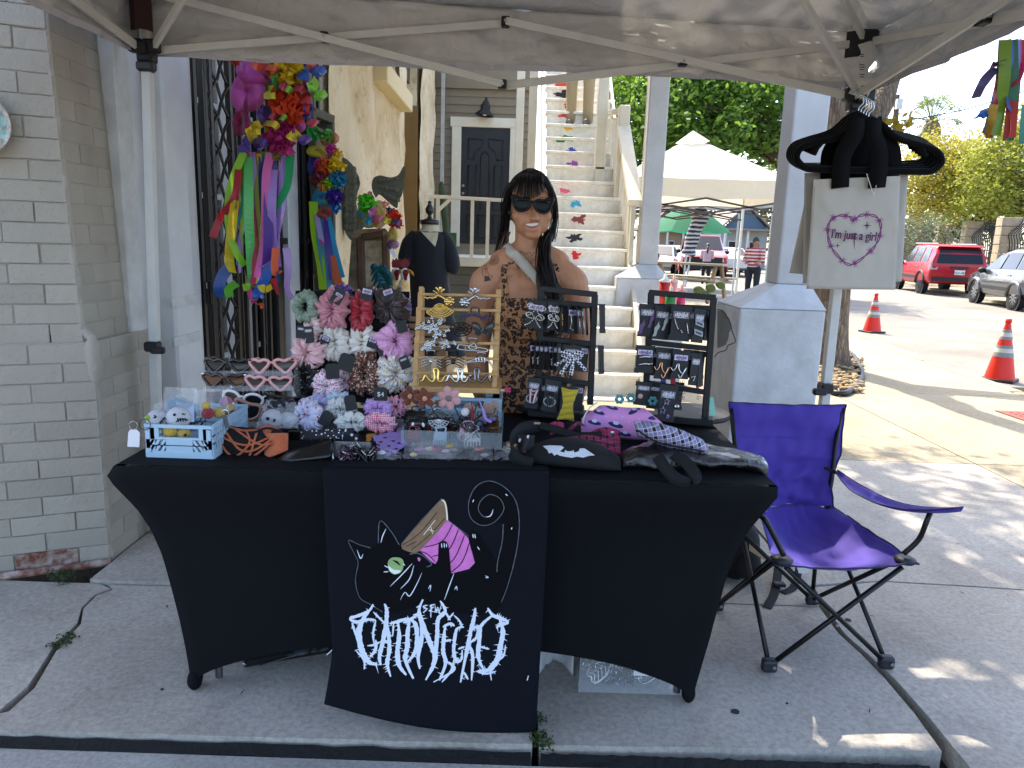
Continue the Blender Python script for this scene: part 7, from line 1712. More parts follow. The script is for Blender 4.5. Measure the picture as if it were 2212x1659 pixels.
def leopard():
 m,p=new_mat('leopard print');co=ocoord(m);n=nd(m,'ShaderNodeTexNoise',Scale=28.0,Detail=2.0);ln(m,co,n.inputs[0])
 ad=nd(m,'ShaderNodeMixRGB',blend_type='LINEAR_LIGHT');ad.inputs[0].default_value=.03;ln(m,co,ad.inputs[1]);ln(m,n.outputs['Color'],ad.inputs[2])
 v=nd(m,'ShaderNodeTexVoronoi',Scale=44.0,Randomness=.9);ln(m,ad.outputs[0],v.inputs['Vector'])
 n2=nd(m,'ShaderNodeTexNoise',Scale=75.0,Detail=1.0);ln(m,co,n2 .inputs[0])
 c=ramp(m,v.outputs['Distance'],((0,hexc('7a4a2a')),(.2,hexc('7a4a2a')),(.24,hexc('0c0706')),(.5,hexc('0c0706')),(.54,hexc('b07d50'))),'CONSTANT')
 g=nd(m,'ShaderNodeMath',operation='GREATER_THAN');ln(m,n2 .outputs[0],g.inputs[0]);g.inputs[1].default_value=.66
 ln(m,mixc(m,g.outputs[0],c,hexc('a9764a')),p.inputs['Base Color']);p.inputs['Roughness'].default_value=.7;p.inputs['Sheen Weight'].default_value=.1;return m
M_leop=leopard()
def ring_secs():
 out=[]
 for y,hw_,dp,dy in((640,.128,.1,-.022),(655,.14,.115,-.028),(672,.15,.13,-.032),(695,.156,.138,-.035),(725,.146,.12,-.015),(765,.137,.108,0),(800,.152,.118,0),(850,.178,.137,0),(920,.2,.16,0)):
  c=pp(1146+(y-652)*.02,y,dy);out.append((c,V((hw_,0,0)),V((0,dp,0)),2.15))
 out.append((V((hips.x,WY,.34)),V((.3,0,0)),V((0,.26,0)),2.0));return out
dr=loft('dress',M_leop,wom,ring_secs(),44,crease=.005,seed=2,caps=False)
for s,pts in((0,((1095,660),(1092,620),(1088,588),(1092,572))),(1,((1198,660),(1204,610),(1201,580),(1195,570)))):
 q=[wf(*p)or pp(*p,-.08)for p in pts]
 MB().ribbon(spline([v+V((0,-.004,0))for v in q]+[pp(pts[-1][0]+(10 if s==0 else-10),568,.07)],4),.021,(1,0,0)).build('dress_strap',M_leop,wom,solid=.002)
sc=[(1104,545),(1114,553),(1128,567),(1150,592),(1172,616),(1195,650),(1215,680)]
tag(MB().ribbon(spline([pp(1080,522,.1),pp(1090,528,.03)]+[((wf(*p)or pp(*p,-.1))+V((0,-.012-(.02 if p[1]>640 else 0),0)))for p in sc],5),.036,(.7,0,.6)).build('bag_strap',mat('cream webbing','bdb6a6',.8,bump=(300,.2)),None,smooth=True,solid=.003),'cream webbing bag strap running diagonally across the woman','strap')
M_hair=mat('dark hair','0d0a09',.48,spec=.4);M_hair2=mat('faded brown hair ends','4d3624',.45)
hc=pp(1145,438,.018)
def cap(u,v):
 A=2*pi*u;B=pi*.62*v;q=V((.094*sin(B)*cos(A),.110*sin(B)*sin(A),.121*cos(B)))
 if q.y<0 and q.z<.1:q.y=max(q.y,-.035)
 r=1+.03*noise.noise((cos(A)*6,sin(A)*6,v*3))+.02*sin(26*A)
 return hc+q*r
hairo=MB().grid(cap,72,22,True).build('hair',M_hair,wom,smooth=True)
rh=random.Random(8);hb=MB();hb2=MB();J=lambda s:V((rh.gauss(0,s),rh.gauss(0,s),rh.gauss(0,s*.5)))
def lock(pts,n,spread,r,tgt,taper=.3):
 r*=.62;spread*=1.12
 for _ in range(int(n*2.3)):
  k=len(pts);o=J(spread);q=[V(p)+o*(.5+i/k)+J(spread*.35)for i,p in enumerate(pts)];s=spline(q,4);m=len(s)
  tgt.tube(s,[r*(1-(1-taper)*i/m)for i in range(m)],5)
lock([pp(1135,386,-.06),pp(1106,400,-.08),pp(1092,440,-.03),pp(1090,480,.01),pp(1085,530,.05),pp(1082,556,.06)],20,.008,.0042,hb);lock([pp(1100,440,.03),pp(1090,490,.05),pp(1082,545,.06),pp(1080,562,.06)],14,.010,.0045,hb)
lock([pp(1095,500,.02),pp(1085,540,.03),pp(1078,580,.03)],12,.012,.0032,hb2)
lock([pp(1150,384,-.06),pp(1182,400,-.07),pp(1197,435,-.025),pp(1198,480,.02),pp(1190,520,.0)],24,.006,.004,hb)
lock([pp(1186,500,.02),pp(1176,540,-.06),pp(1182,590,-.12),pp(1200,640,-.165),pp(1192,690,-.175),pp(1180,725,-.16)],64,.013,.0048,hb,.2);lock([pp(1172,560,-.08),pp(1166,600,-.12),pp(1172,650,-.15),pp(1160,690,-.16)],14,.008,.003,hb2)
for x0,x1,y1 in((1120,1109,415),(1126,1118,420),(1132,1126,424),(1138,1133,428),(1144,1141,430),(1150,1149,428),(1156,1157,426),(1161,1165,420),(1167,1174,416)):lock([pp(1144+(x0-1144)*.5,373,.0),pp(x0,381,-.075),pp((x0+x1)/2,400,-.1),pp(x1,y1,-.104)],7,.0032,.003,hb,.2)
for _ in range(0):a=V((rh.uniform(-.09,.09),rh.uniform(-.05,.08),.12));hb2 .tube(spline([hc+a*.95,hc+a*1.08+J(.012),hc+a*1.1+V((rh.uniform(-.05,.05),0,-.03))],4),.0005,4)
tag(hb.build('hair_locks',M_hair,wom,smooth=True),kind='stuff');tag(hb2 .build('brown_strands',M_hair2,wom,smooth=True),kind='stuff')
sunglasses('black cat eye sunglasses worn by the smiling woman',1150,442,86,WY-.113,mat('matt black frame','0b0a09',.4,spec=.3),mat('dark green lens',(.004,.006,.005),.2,spec=.15),'cat',tilt=.04,group=None,hgt=.56)
# people farther off
def figure(label,foot,h,shirt,trousers,hairc,face='a9785c',yaw=0.0,sit=False,stripe=None,arms='front',hide=False):
 t=thing('person',label,'person',foot,yaw);k=h/1.7;sk=skin('far '+face,face)
 p=lambda x,y,z:V((x*k,y*k,z*k))
 M_=wmat(t);W=lambda x,y,z:M_@p(x,y,z);dz=-.42 if sit else 0
 hd=W(0,0,1.56+dz);ar=[[(s*.2,0,1.36+dz),(s*.24,-.05,1.1+dz),(s*.12 if arms=='front' else s*.25,-.25 if arms=='front' else 0,1.02+dz if arms=='front' else .85)]for s in(-1,1)]
 rs=[.052*k,.042*k,.03*k]
 legs_=[[(s*.1,0,.88+dz),(s*.11,-.42 if sit else-.02,.48),(s*.11,-.42 if sit else .0,.06)]for s in(-1,1)]
 body('body',sk,t,[(hd,(.075*k,.09*k,.11*k)),(W(0,0,1.2+dz),(.16*k,.1*k,.22*k)),(W(0,0,.95+dz),(.16*k,.11*k,.12*k))],[([W(0,0,1.3+dz),W(0,0,1.5+dz)],[.055*k]*2)]+[([W(*q)for q in a],rs)for a in ar]+[([W(*q)for q in a],[.085*k,.06*k,.045*k])for a in legs_],.018*k,3)
 body('shirt',stripe or mat('shirt '+shirt,shirt,.85),t,[(W(0,0,1.2+dz),(.185*k,.125*k,.25*k)),(W(0,0,.98+dz),(.18*k,.13*k,.12*k)),(W(0,0,1.36+dz),(.2*k,.09*k,.07*k))],[([W(*q)for q in a[:2]],[.068*k,.062*k])for a in ar],.018*k,3)
 body('trousers',mat('trousers '+trousers,trousers,.85),t,[(W(0,0,.9+dz),(.175*k,.125*k,.12*k))],[([W(*q)for q in a],[.1*k,.075*k,.065*k])for a in legs_],.018*k,3)
 MB().ball(hd+V((0,.015*k,.03*k)),(.088*k,.1*k,.105*k),12).tube([hd+M_.to_3x3()@V((0,.07,.02))*k,hd+M_.to_3x3()@V((0,.1,-.15))*k,hd+M_.to_3x3()@V((.01,.1,-.34))*k],[.05*k,.045*k,.02*k],8).build('hair',mat('hair '+hairc,hairc,.5),t,smooth=True)
 for s in(-1,1):MB().ball(W(s*.11,(-.42 if sit else 0)-.06,.03),(.05*k,.12*k,.04*k),10).build('shoe',mat('worn shoe','6b645a',.6),t,smooth=True)
 return t
g1=G(1418,618,-.13)
figure('seated woman in a pink top at the picnic table behind the posts',V((P(1420,560,25).x,25,-.13)),1.6,'b34a78','2b3550','120e0d',yaw=.9,sit=True)
figure('woman with ponytail in a pale lilac top facing the red truck',V((P(1527,560,29.5).x,29.5,-.13)),1.6,'b79aa4','131316','3a281e',yaw=2.9)
mst,pst=new_mat('red white stripe');wv=nd(mst,'ShaderNodeTexWave',wave_type='BANDS',bands_direction='Z',Scale=3.6);ln(mst,ocoord(mst),wv.inputs[0]);ln(mst,ramp(mst,wv.outputs['Fac'],((0,hexc('a8302c')),(.62,hexc('cfc6c0'))),'CONSTANT'),pst.inputs['Base Color'])
figure('man in a red and white striped shirt looking down beside the right pillar',V((P(1630,560,20).x,20,-.13)),1.78,'a8302c','23262e','26302a',yaw=-.7,stripe=mst)
Ys=stepY(8)
figure('person in khaki trousers coming down the painted stairs, cut off by the canopy',V((P(1252,250,Ys).x,Ys+.02,stepZ(7)+.02)),1.7,'9a8a70','a3906c','2a2018',yaw=-.3,arms='down')
# SHOP DISPLAY BY THE GATE AND STONE WALL
zw1=zf_(470,120,430/1081);zd=zf_(760,150,500/1508);ze=zf_(800,480,380/1854)
def pmat(c,al=1.0):return mat('paper '+c+str(al),c,.7,thin=.25,alpha=al)
def petals(name,parent,q,Y,r,n,c,z=zw1,al=1.0,seed=1,fr=.62):
 """ruffled paper flower facing the stall"""
 c0=P(*z(*q),Y);s=r*pxs(Y)*(.345 if z is zw1 else .288 if z is zd else .178);rg=random.Random(seed*7+n);b=MB()
 for k in range(n):
  a=k*2.4;t=sqrt((k+.5)/n);el_=t*1.35;d=V((sin(el_)*cos(a),-cos(el_),sin(el_)*sin(a)));base=c0+d*s*.25;tip=c0+d*s*rg.uniform(.85,1.1)
  sd=d.cross(V((rg.uniform(-1,1),rg.uniform(-1,1),rg.uniform(-1,1)))).normalized()*s*fr*rg.uniform(.6,1.1);bn=d.cross(sd).normalized()*s*.16;m=(base+tip)/2
  b.add([base,m-sd*.7+bn,m-bn,m+sd*.7+bn,tip-sd*.55-bn*rg.uniform(-1,1),tip+bn*1.2,tip+sd*.55-bn*rg.uniform(-1,1)],[(0,1,2),(0,2,3),(1,4,5,2),(2,5,6,3)])
 return b.build(name,pmat(c,al),parent,smooth=False)
def loopb(parent,z,pts,Y,w,c,tw=.8,nm='ribbon_loop'):return MB().ribbon(spline([P(*z(x,y),Y+d)for x,y,d in pts],6),w*.8,(.5,.6,1),tw).build(nm,mat('satin ribbon '+c,c,.36,sheen=.2,spec=.6,thin=.2),parent)
def bow(parent,z,x,y,r,Y,w,cs):
 for i,c in enumerate(cs):
  a=i*2*pi/len(cs)+.4;loopb(parent,z,[(x,y,-.02),(x+r*.8*cos(a-.35),y+r*.8*sin(a-.35),-.09),(x+r*1.15*cos(a),y+r*1.15*sin(a),-.06),(x+r*.8*cos(a+.4),y+r*.8*sin(a+.4),-.02),(x,y,-.01)],Y,w,c,.5)
def mesh_swirl(parent,z,x,y,rx,ry,Y,c,seed=1):
 MB().grid(lambda u,v:P(*z(x+rx*cos(2.6*pi*u+seed)*v*(1+.14*sin(9*u+seed)),y+ry*sin(2.6*pi*u+seed)*v*(1+.14*cos(7*u))),Y-.09*v*(1-v)*2-.05*v*sin(11*u+seed)-.03),34,8).build('mesh_swirl',mat('deco mesh '+c,c,.5,alpha=.85,bump=(300,.5)),parent,smooth=True)
w1=thing('ribbon_wreath','large bright paper flower wreath with long ribbons hanging on the black gate','wreath',P(*zw1(560,400),3.85));Y1=3.86
for a in((420,120,130,95,'c4519f',1),(370,270,110,130,'c6549f',2),(330,470,60,85,'8e1f4e',3),(470,60,110,60,'b04aa2',4),(720,250,60,60,'a84a98',5),(660,480,70,60,'b8559c',2),(500,250,90,40,'6f8a20',1)):mesh_swirl(w1,zw1,*a[:4],Y1,*a[4:])
for q,r,n,c in(((620,135),115,46,'d9b51c'),((640,355),120,52,'d84a1e'),((655,345),50,14,'1e86a8'),((590,560),110,40,'b02a72'),((585,575),45,12,'2a58b8'),((730,390),60,18,'6a48a8'),((300,70),40,14,'b03a24'),((560,680),40,12,'8a7a3a')):petals('paper_flower',w1,q,Y1-.07-.02*(r<60),r,n,c)
for a in((480,120,70,['d8502a','d8502a']),(770,130,75,['1d4f96','1d4f96','c8401e']),(560,250,75,['7fbf1f','c8c020','3f8a2a']),(650,250,65,['b5223c','b5223c']),(780,280,70,['7fbf1f','b5223c','7fbf1f']),(470,470,80,['e0c41a','e0c41a','4b2a86']),(400,580,80,['4b2a86','4b2a86','e0c41a']),(690,560,60,['4b2a86','e0c41a']),(560,430,40,['7fbf1f','b5223c']),(750,460,45,['c02848'])):bow(w1,zw1,*a[:3],Y1-.08,.045,a[3])
for pts,c,w in(([(370,560),(330,720),(300,1010)],'4b2a86',.05),([(310,760),(285,940),(200,1060),(150,1185)],'b32030',.04),([(345,650),(260,880),(250,1100),(290,1260),(350,1360)],'8fce2a',.04),([(290,950),(262,1200),(255,1330),(275,1405)],'d8bc1c',.05),([(350,720),(330,1000),(340,1300),(365,1480)],'8fce2a',.05),([(375,680),(375,1000),(385,1250),(392,1480)],'5fc46a',.05),([(385,650),(400,900),(412,1200),(405,1480)],'c03a5a',.03),([(405,670),(425,900),(450,1150),(430,1350)],'8a8a2a',.035),([(440,660),(440,900),(450,1050)],'d8bc1c',.03),([(465,680),(460,900),(470,1150)],'1f3f72',.045),([(510,660),(485,800),(480,1000),(470,1230),(430,1440)],'d858a8',.045),([(520,700),(500,950),(495,1250),(480,1420)],'4b2a86',.05),([(530,760),(520,1000),(525,1200),(500,1310),(450,1370)],'a07ac8',.045),([(635,660),(615,860),(540,1000),(485,1060),(480,1140)],'1f9a5a',.055),([(265,1360),(215,1420),(190,1500),(215,1550)],'1f4f9a',.06),([(300,1470),(250,1510),(260,1560)],'5fb028',.05),([(520,1310),(480,1440),(430,1540),(470,1560)],'2a62b8',.055),([(390,1400),(380,1520),(400,1590),(440,1560)],'c84a90',.045),([(545,1250),(540,1400),(585,1395)],'d85a2a',.04),([(530,1440),(545,1500),(560,1545)],'b32030',.045),([(610,1250),(625,1380),(615,1500),(650,1570)],'a88ac0',.04),([(430,1440),(470,1510),(520,1490)],'d8bc1c',.04),([(340,1500),(390,1490),(430,1500)],'8fce2a',.04),([(415,1590),(440,1610),(470,1605)],'d85a2a',.04)):
 streamer(w1,[zw1(x,y)for x,y in pts],Y1-.04,w*.95,c,R.uniform(-1.5,1.5),R.uniform(-.4,.4))
rr_=random.Random(12)
for i in range(20):
 x_=rr_.uniform(350,600);e_=x_+rr_.uniform(-90,60);l_=rr_.uniform(950,1480);streamer(w1,[zw1(x_,650),zw1(x_+rr_.uniform(-25,25),650+(l_-650)*.4),zw1(e_+rr_.uniform(-15,15),650+(l_-650)*.75),zw1(e_,l_)],Y1+rr_.uniform(-.03,.05),rr_.uniform(.018,.03),rr_.choice(('b32030','8fce2a','d8bc1c','1f4f9a','d858a8','4b2a86','d8602a','1f9a5a','a07ac8','2a9ac0')),rr_.uniform(-3,3))
w2=thing('flower_wreath','smaller multicoloured mesh flower wreath with ribbons on the old wooden shutter','wreath',P(*zw1(860,800),5.0));Y2=5.05
for a in((800,640,65,40,'c9b52a',1),(790,730,50,70,'27307a',2),(800,810,50,50,'8a3a3a',3),(825,940,60,60,'2a9ab8',4),(840,1020,60,40,'b04a3a',1),(880,560,60,50,'c06a3a',2)):mesh_swirl(w2,zw1,*a[:4],Y2,*a[4:])
for q,r,n,c in(((790,535),50,16,'3aa040'),((870,550),45,14,'6aa84a'),((895,640),40,20,'c8288a'),((935,665),38,18,'e0c01e'),((925,735),60,24,'e0c01e'),((855,735),55,24,'d8581e'),((820,735),35,16,'c83a9a'),((940,820),60,26,'1f7a9a'),((890,850),50,22,'8fd02a'),((850,870),40,18,'d89a2a'),((920,930),60,26,'40208a'),((885,940),35,14,'8fd02a'),((925,1000),40,16,'2a7ab8'),((960,790),30,12,'c8288a'),((885,790),30,12,'a01f3a'),((830,810),40,14,'8a3048')):petals('paper_flower',w2,q,Y2-.08,r,n,c,seed=r)
for pts,c,w in(([(780,960),(790,1150),(825,1350),(840,1510)],'a8d82a',.07),([(815,1040),(830,1250),(860,1400),(890,1500)],'1f7a8a',.06),([(830,1050),(850,1200),(875,1350),(870,1460)],'b82a90',.07),([(850,1080),(885,1300),(900,1450)],'40208a',.05),([(860,1060),(900,1250),(950,1440)],'2a9ac0',.08),([(890,1300),(920,1420),(955,1510)],'d8683a',.07),([(800,1040),(830,1200),(850,1300)],'b8a8d0',.04)):streamer(w2,[zw1(x,y)for x,y in pts],Y2-.05,w*.85,c,R.uniform(-.5,.5))
b3=thing('flower_bunch','lime and yellow mesh flower bunch on top of the carved wooden panel','flower bunch',P(*zd(560,1150),5.1));Y3=5.1
for a in((480,1150,90,100,'b8a020',1),(560,1150,60,110,'c8962a',2),(660,1310,40,60,'d0b42a',3),(420,1130,30,100,'4aa8b8',4),(660,1380,45,40,'8a4a98',2)):mesh_swirl(b3,zd,*a[:4],Y3,*a[4:])
for q,r,n,c in(((470,1070),75,30,'58c81f'),((670,1190),65,34,'d83a1a'),((700,1230),40,16,'c82a50'),((605,1080),30,10,'d88a7a'),((490,1010),30,8,'c82a7a'),((640,1130),35,10,'3a1a5a')):petals('paper_flower',b3,q,Y3-.08,r,n,c,zd)
bow(b3,zd,510,1180,60,Y3-.1,.05,['d8707a','2a9ab8','c86a9a']);bow(b3,zd,650,1210,50,Y3-.1,.05,['3a1a6a','d8bc1c'])
MB().prism([zd(x,y)for x,y in((632,1430),(655,1410),(690,1470),(668,1490))],lambda x,y,d:P(x,y,Y3-.12+d),-.001,.001).build('price_ticket',M_wf,b3)
M_wing=mat('grey green carved wood','5b5c4c',.8,nz=(12,.35),bump=(40,.5))
def wing(label,out,rows_,Y,z=zd):
 t=thing('carved_wing',label,'carved wing',P(*z(*out[0]),Y));o=[z(*p)for p in sp2(out,5,True)]
 MB().prism(o,lambda x,y,d:P(x,y,Y+d),0,.05).build('blank',M_wing,t,bevel=.006)
 for pts,r in rows_:
  b=MB()
  for(x,y),a in pts:b.ball(P(*z(x,y),Y-.004),(r*pxs(Y)*.288,.02,r*1.5*pxs(Y)*.288),10,rot('Y',a))
  tag(b.build('feathers',M_wing,t,smooth=True),kind='stuff')
wing('curved carved wooden wing leaning against the stone wall on the left',[(270,745),(330,760),(390,850),(410,930),(385,1020),(390,1120),(440,1240),(400,1290),(350,1350),(300,1290),(255,1130),(290,950)],[([((310+26*(k%3)+6*(k//3%2),830+42*(k//3)),.3)for k in range(33)],22)],6.2)
wing('spread carved wooden wing with long feathers on the stone wall',[(500,960),(510,890),(560,865),(640,880),(700,860),(735,800),(752,810),(748,880),(735,905),(748,935),(735,965),(728,1010),(700,1060),(690,1110),(640,1080),(560,1010),(530,1030)],[([((560+30*k,905-4*k),1.4)for k in range(5)],14),([((570+36*k,950+6*k),1.9)for k in range(4)],20),([((600+30*k,1010+12*k),2.1)for k in range(4)],18)],6.6)
M_old=mat('weathered shutter wood','5a4f3d',.85,nz=(16,.5,'39483f'),bump=(45,.5));M_ww=mat('whitewashed old wood','9a8668',.85,nz=(10,.55,'5c4630'),bump=(35,.6))
sh=thing('old_shutter','tall weathered wooden shutter frame standing beside the gate','shutter',P(695,600,5.3))
for a,b in(((672,240),(690,600)),((713,262),(716,600)),((672,240),(715,258)),((686,588),(716,588)),((700,262),(706,590))):MB().bar(P(*a,5.1 if a[0]<690 else 5.4),P(*b,5.1 if b[0]<692 else 5.4),.055,.06,up=(0,1,0)).build('frame_bar',M_old,sh,bevel=.005)
for k in range(22):MB().bar(P(680+.5*k,280+14*k,5.2),P(706,292+13.4*k,5.36),.012,.05).build('louvre',M_old,sh)
for k in range(4):MB().bar(P(684+11*k,600,5.3),P(688+11*k,720,5.3),.03,.03,up=(0,1,0)).build('lower_slat',M_old,sh)
cp=thing('carved_block','whitewashed carved wooden block with recessed panel below the flower bunch','wood panel',P(800,720,5.2))
zpan=lambda pts:[zd(x,y)for x,y in pts]
MB().prism(zpan([(350,1300),(375,1275),(600,1265),(630,1300),(640,1750),(320,1750)]),lambda x,y,d:P(x,y,5.25+d),0,.25).build('block',M_ww,cp,bevel=.02)
MB().prism(zpan([(430,1340),(590,1320),(595,1700),(440,1700)]),lambda x,y,d:P(x,y,5.245+d),-.004,.0).build('panel',mat('pale carved panel','bfae8c',.85,nz=(14,.5,'7d6646'),bump=(30,.8)),cp)
for a,b in(((415,1330),(425,1720)),((425,1330),(600,1305)),((605,1310),(612,1720))):MB().bar(P(*zd(*a),5.22),P(*zd(*b),5.22),.05,.05,up=(0,1,0)).build('moulding',mat('brown panel moulding','5f432c',.7,nz=(14,.3)),cp,bevel=.01)
for k in range(7):MB().tube(arc3 if False else[P(*zd(450+20*k+10*cos(a),1360-14*sin(a)),5.235)for a in(.2,1,1.8,2.6)],.004,5).build('carving',M_ww,cp)
M_rr=mat('glossy red enamel','6d0c12',.4,spec=.3);M_ry=mat('yellow white enamel','d39a1e',.35,nz=(22,.5,'d8cdb0'),coat=.3);M_rt=mat('teal tin','12545c',.3,.3,nz=(9,.4));M_rw=mat('white enamel','d8d4cc',.35)
def rooster(label,ox,Y,tail):
 t=thing('tin_rooster',label,'ornament',P(*ze(1000+ox,1300),Y));q=lambda x,y,d=0.0:P(*ze(x+ox,y),Y+d);s=.178*pxs(Y)
 MB().tube([q(980,1420),q(985,1280),q(1000,1150),q(1020,1040),q(1010,960),q(1005,925)],[95*s,100*s,80*s,55*s,52*s,40*s],14).build('body',M_ry,t,smooth=True)
 MB().ball(q(1015,985,-.01),(52*s,50*s,70*s),14).build('head',M_rw,t,smooth=True);MB().ball(q(1025,975,-.05),(36*s,22*s,42*s),12).tube([q(1025,1010,-.05),q(1025,1060,-.04)],[24*s,16*s],8).build('face',M_rr,t,smooth=True)
 MB().prism([ze(x+ox,y)for x,y in((965,910),(958,850),(975,800),(995,820),(1015,785),(1035,815),(1070,800),(1060,840),(1085,850),(1060,890),(1050,915))],lambda x,y,d:P(x,y,Y+d),-.012,.012).build('comb',M_rr,t)
 MB().tube(spline([q(1055,950,-.04),q(1095,965,-.06),q(1125,1010,-.07)],4),[24*s]*3+[18*s]*3+[9*s]*2+[2*s],8).build('beak',mat('orange enamel','b8761a',.35),t,smooth=True);MB().ball(q(1042,940,-.07),8*s,8).build('eye',M_blk,t,smooth=True)
 if tail:
  for x,y,xm,ym in((590,960,620,890),(600,1010,640,930),(610,1080,660,990),(620,1150,680,1040),(660,1190,710,1100),(710,870,770,960),(750,860,800,980),(640,910,720,930)):
   MB().ribbon(spline([q(840,1200,.02),q((840+xm)/2+20,(1200+ym)/2-40,.0),q(xm+20,ym,-.02),q(x,y,-.02)],6),[.03]*7+[.035]*6+[.03,.025,.02,.015,.01,.004][:6],(.4,0,1),.2).build('tail_feather',M_rt,t,smooth=True,solid=.003)
rooster('tin rooster with teal tail feathers facing right beside the black dress',0,4.7,True);rooster('second tin rooster half hidden behind the first one',-105,4.95,False)
bn=thing('slat_bench','plain wooden slatted bench behind the scrunchie stand','bench',P(910,760,4.4))
for k in range(5):MB().bar(P(862,688+15*k,4.6-.07*k),P(962,692+15*k,4.6-.07*k),.065,.025).build('slat',mat('tan bench wood','8c6a42',.6,nz=(10,.3),bump=(40,.2)),bn,bevel=.004)
for x in(870,955):MB().bar(P(x,760,4.35),V((P(x,760,4.35).x,4.35,0)),.06,.06,up=(0,1,0)).build('leg',MATS['tan bench wood'],bn)
YD=5.55;df=thing('dress_form','cream dress form wearing a black puff sleeved V neck dress','dress form',(P(930,700,YD).x,YD,0));pd=lambda x,y,d=0.0:P(*ze(x,y),YD+d)
M_bd2=mat('black dress crepe','131316',.85,sheen=.1,bump=(90,.3));M_df=mat('cream linen form','c8b893',.85)
loft('form',M_df,df,[(pd(1320,385),V((.062,0,0)),V((0,.06,0)),2),(pd(1320,430),V((.06,0,0)),V((0,.06,0)),2),(pd(1315,470,.0),V((.085,0,0)),V((0,.07,0)),2),(pd(1310,520),V((.12,0,0)),V((0,.09,0)),2),(pd(1315,760),V((.12,0,0)),V((0,.1,0)),2)],24)
MB().lathe([(.07,0),(.072,.03),(.03,.04),(.014,.055),(.014,.07),(.03,.085),(.033,.11),(.02,.135),(.012,.15),(.018,.16),(.002,.172)],pd(1316,385),18).build('cap',mat('dark turned wood','2c241d',.4),df,smooth=True)
def dsec(y,hw_,dp):return(pd(1305+(y-520)*.02,y),V((hw_,0,0)),V((0,dp,0)),2.2)
db_=loft('dress',M_bd2,df,[dsec(470,.1,.075),dsec(520,.135,.1),dsec(620,.143,.115),dsec(800,.138,.115),dsec(1100,.15,.13),dsec(1500,.18,.16),(V((pd(1310,1500).x,YD,.5)),V((.3,0,0)),V((0,.22,0)),2)],36,crease=.01,seed=4,caps=False)
decal('neck_opening',[[ze(x,y)for x,y in((1195,455),(1320,440),(1425,455),(1412,560),(1384,655))]],onto(bvh_of(db_),.004),M_df,df,edge=6)
for pts,rs in(([(1170,500),(1100,620),(1060,790),(1045,950)],[.05,.075,.08,.06]),([(1450,495),(1530,640),(1568,810),(1580,920),(1568,970)],[.05,.062,.07,.068,.05])):
 MB().tube(spline([pd(x,y)for x,y in pts],4),[rs[min(len(rs)-1,i//4)]+(rs[min(len(rs)-1,i//4+1)]-rs[min(len(rs)-1,i//4)])*(i%4)/4 for i in range(4*(len(pts)-1)+1)],14).build('puff_sleeve',M_bd2,df,smooth=True)
MB().bar((pd(1310,1500).x,YD,0),(pd(1310,1500).x,YD,.6),.05,.05,up=(0,1,0)).build('stand',M_df,df)
cz=P(955,470,11.9);cs=thing('tall_cactus','slim green cactus leaning behind the end of the porch rail','cactus',(cz.x,11.9,zf))
MB().tube(spline([P(970,555,11.9),P(962,480,11.9),P(955,420,11.9),P(953,392,11.9)],4),[.055]*9+[.05,.045,.035,.015],10).build('stem',mat('cactus green','39482a',.7,nz=(20,.3)),cs,smooth=True)
pbx=tag(MB().box(P(*ze(1600,630),10.9),(.1,.08,.34)).build('painted_box',spots('painted box','2d5a34',('b86a78','2d5a34','3a7040'),14,.35),None),'small green painted box on the porch edge beside the dress form','box')
# FAR SIDE: trees, tents, cars, houses
def blob_pts(rg,blobs,n,shell=.55):
 w=np.array([b[1]*b[2]*b[3]for b in blobs])**(2/3);w/=w.sum();idx=rg.choice(len(blobs),n,p=w);d=rg.normal(size=(n,3));d/=np.linalg.norm(d,axis=1)[:,None]
 r=(shell+(1-shell)*rg.random(n))**.7;c=np.array([tuple(b[0])for b in blobs])[idx];s=np.array([b[1:4]for b in blobs])[idx]
 return c+d*r[:,None]*s*(1+.25*np.sin(d[:,:1]*7+idx[:,None]))
def clumps(rg,pts,k,spread):return(pts[:,None,:]+rg.normal(size=(len(pts),k,3))*spread).reshape(-1,3)
def tree(label,base,h,tr,blobs,n,k,size,spread,col,seed=1,bark='5a4a3a',limbs=6,name='tree',thin=.3,col2=None):
 rg=np.random.default_rng(seed);rr=random.Random(seed);base=V(base);t=thing(name,label,'tree',base);M_b=mat('bark '+bark,bark,.95,nz=(9,.5),bump=(22,1.0,.04));b=MB()
 top=base+V((0,0,h));b.tube(spline([base+V((0,0,-.1)),base+V((.02*h,0,.5*h)),top],4),[tr*(1.25-.75*i/8)for i in range(9)],9)
 for i in range(limbs):
  q=blobs[i%len(blobs)];e=V(q[0])+V((rr.gauss(0,.4)*q[1],rr.gauss(0,.4)*q[2],rr.gauss(0,.3)*q[3]));s=base.lerp(top,rr.uniform(.55,1));b.tube(spline([s,s.lerp(e,.5)+V((0,0,.12*h)),e],4),[tr*.5*(1-.8*i2/8)for i2 in range(9)],6)
  for j in range(3):e2=e+V((rr.gauss(0,1)*q[1],rr.gauss(0,1)*q[2],rr.gauss(0,.6)*q[3]))*.5;b.tube([s.lerp(e,.6),s.lerp(e2,.85),e2],[tr*.22,tr*.14,tr*.05],5)
 b.build('trunk',M_b,t,smooth=True);cp_=clumps(rg,blob_pts(rg,blobs,n),k,spread)
 m=mat('leaf '+col,col,.6,nz=(.9,.5,col2)if col2 else(.9,.45),thin=thin);leaves('crown',cp_,size,m,t,seed)
 return t
B=lambda x,y,Y,rx,ry,rz:(P(x,y,Y),rx,ry,rz)
tb0=G(1800,792);bark=None
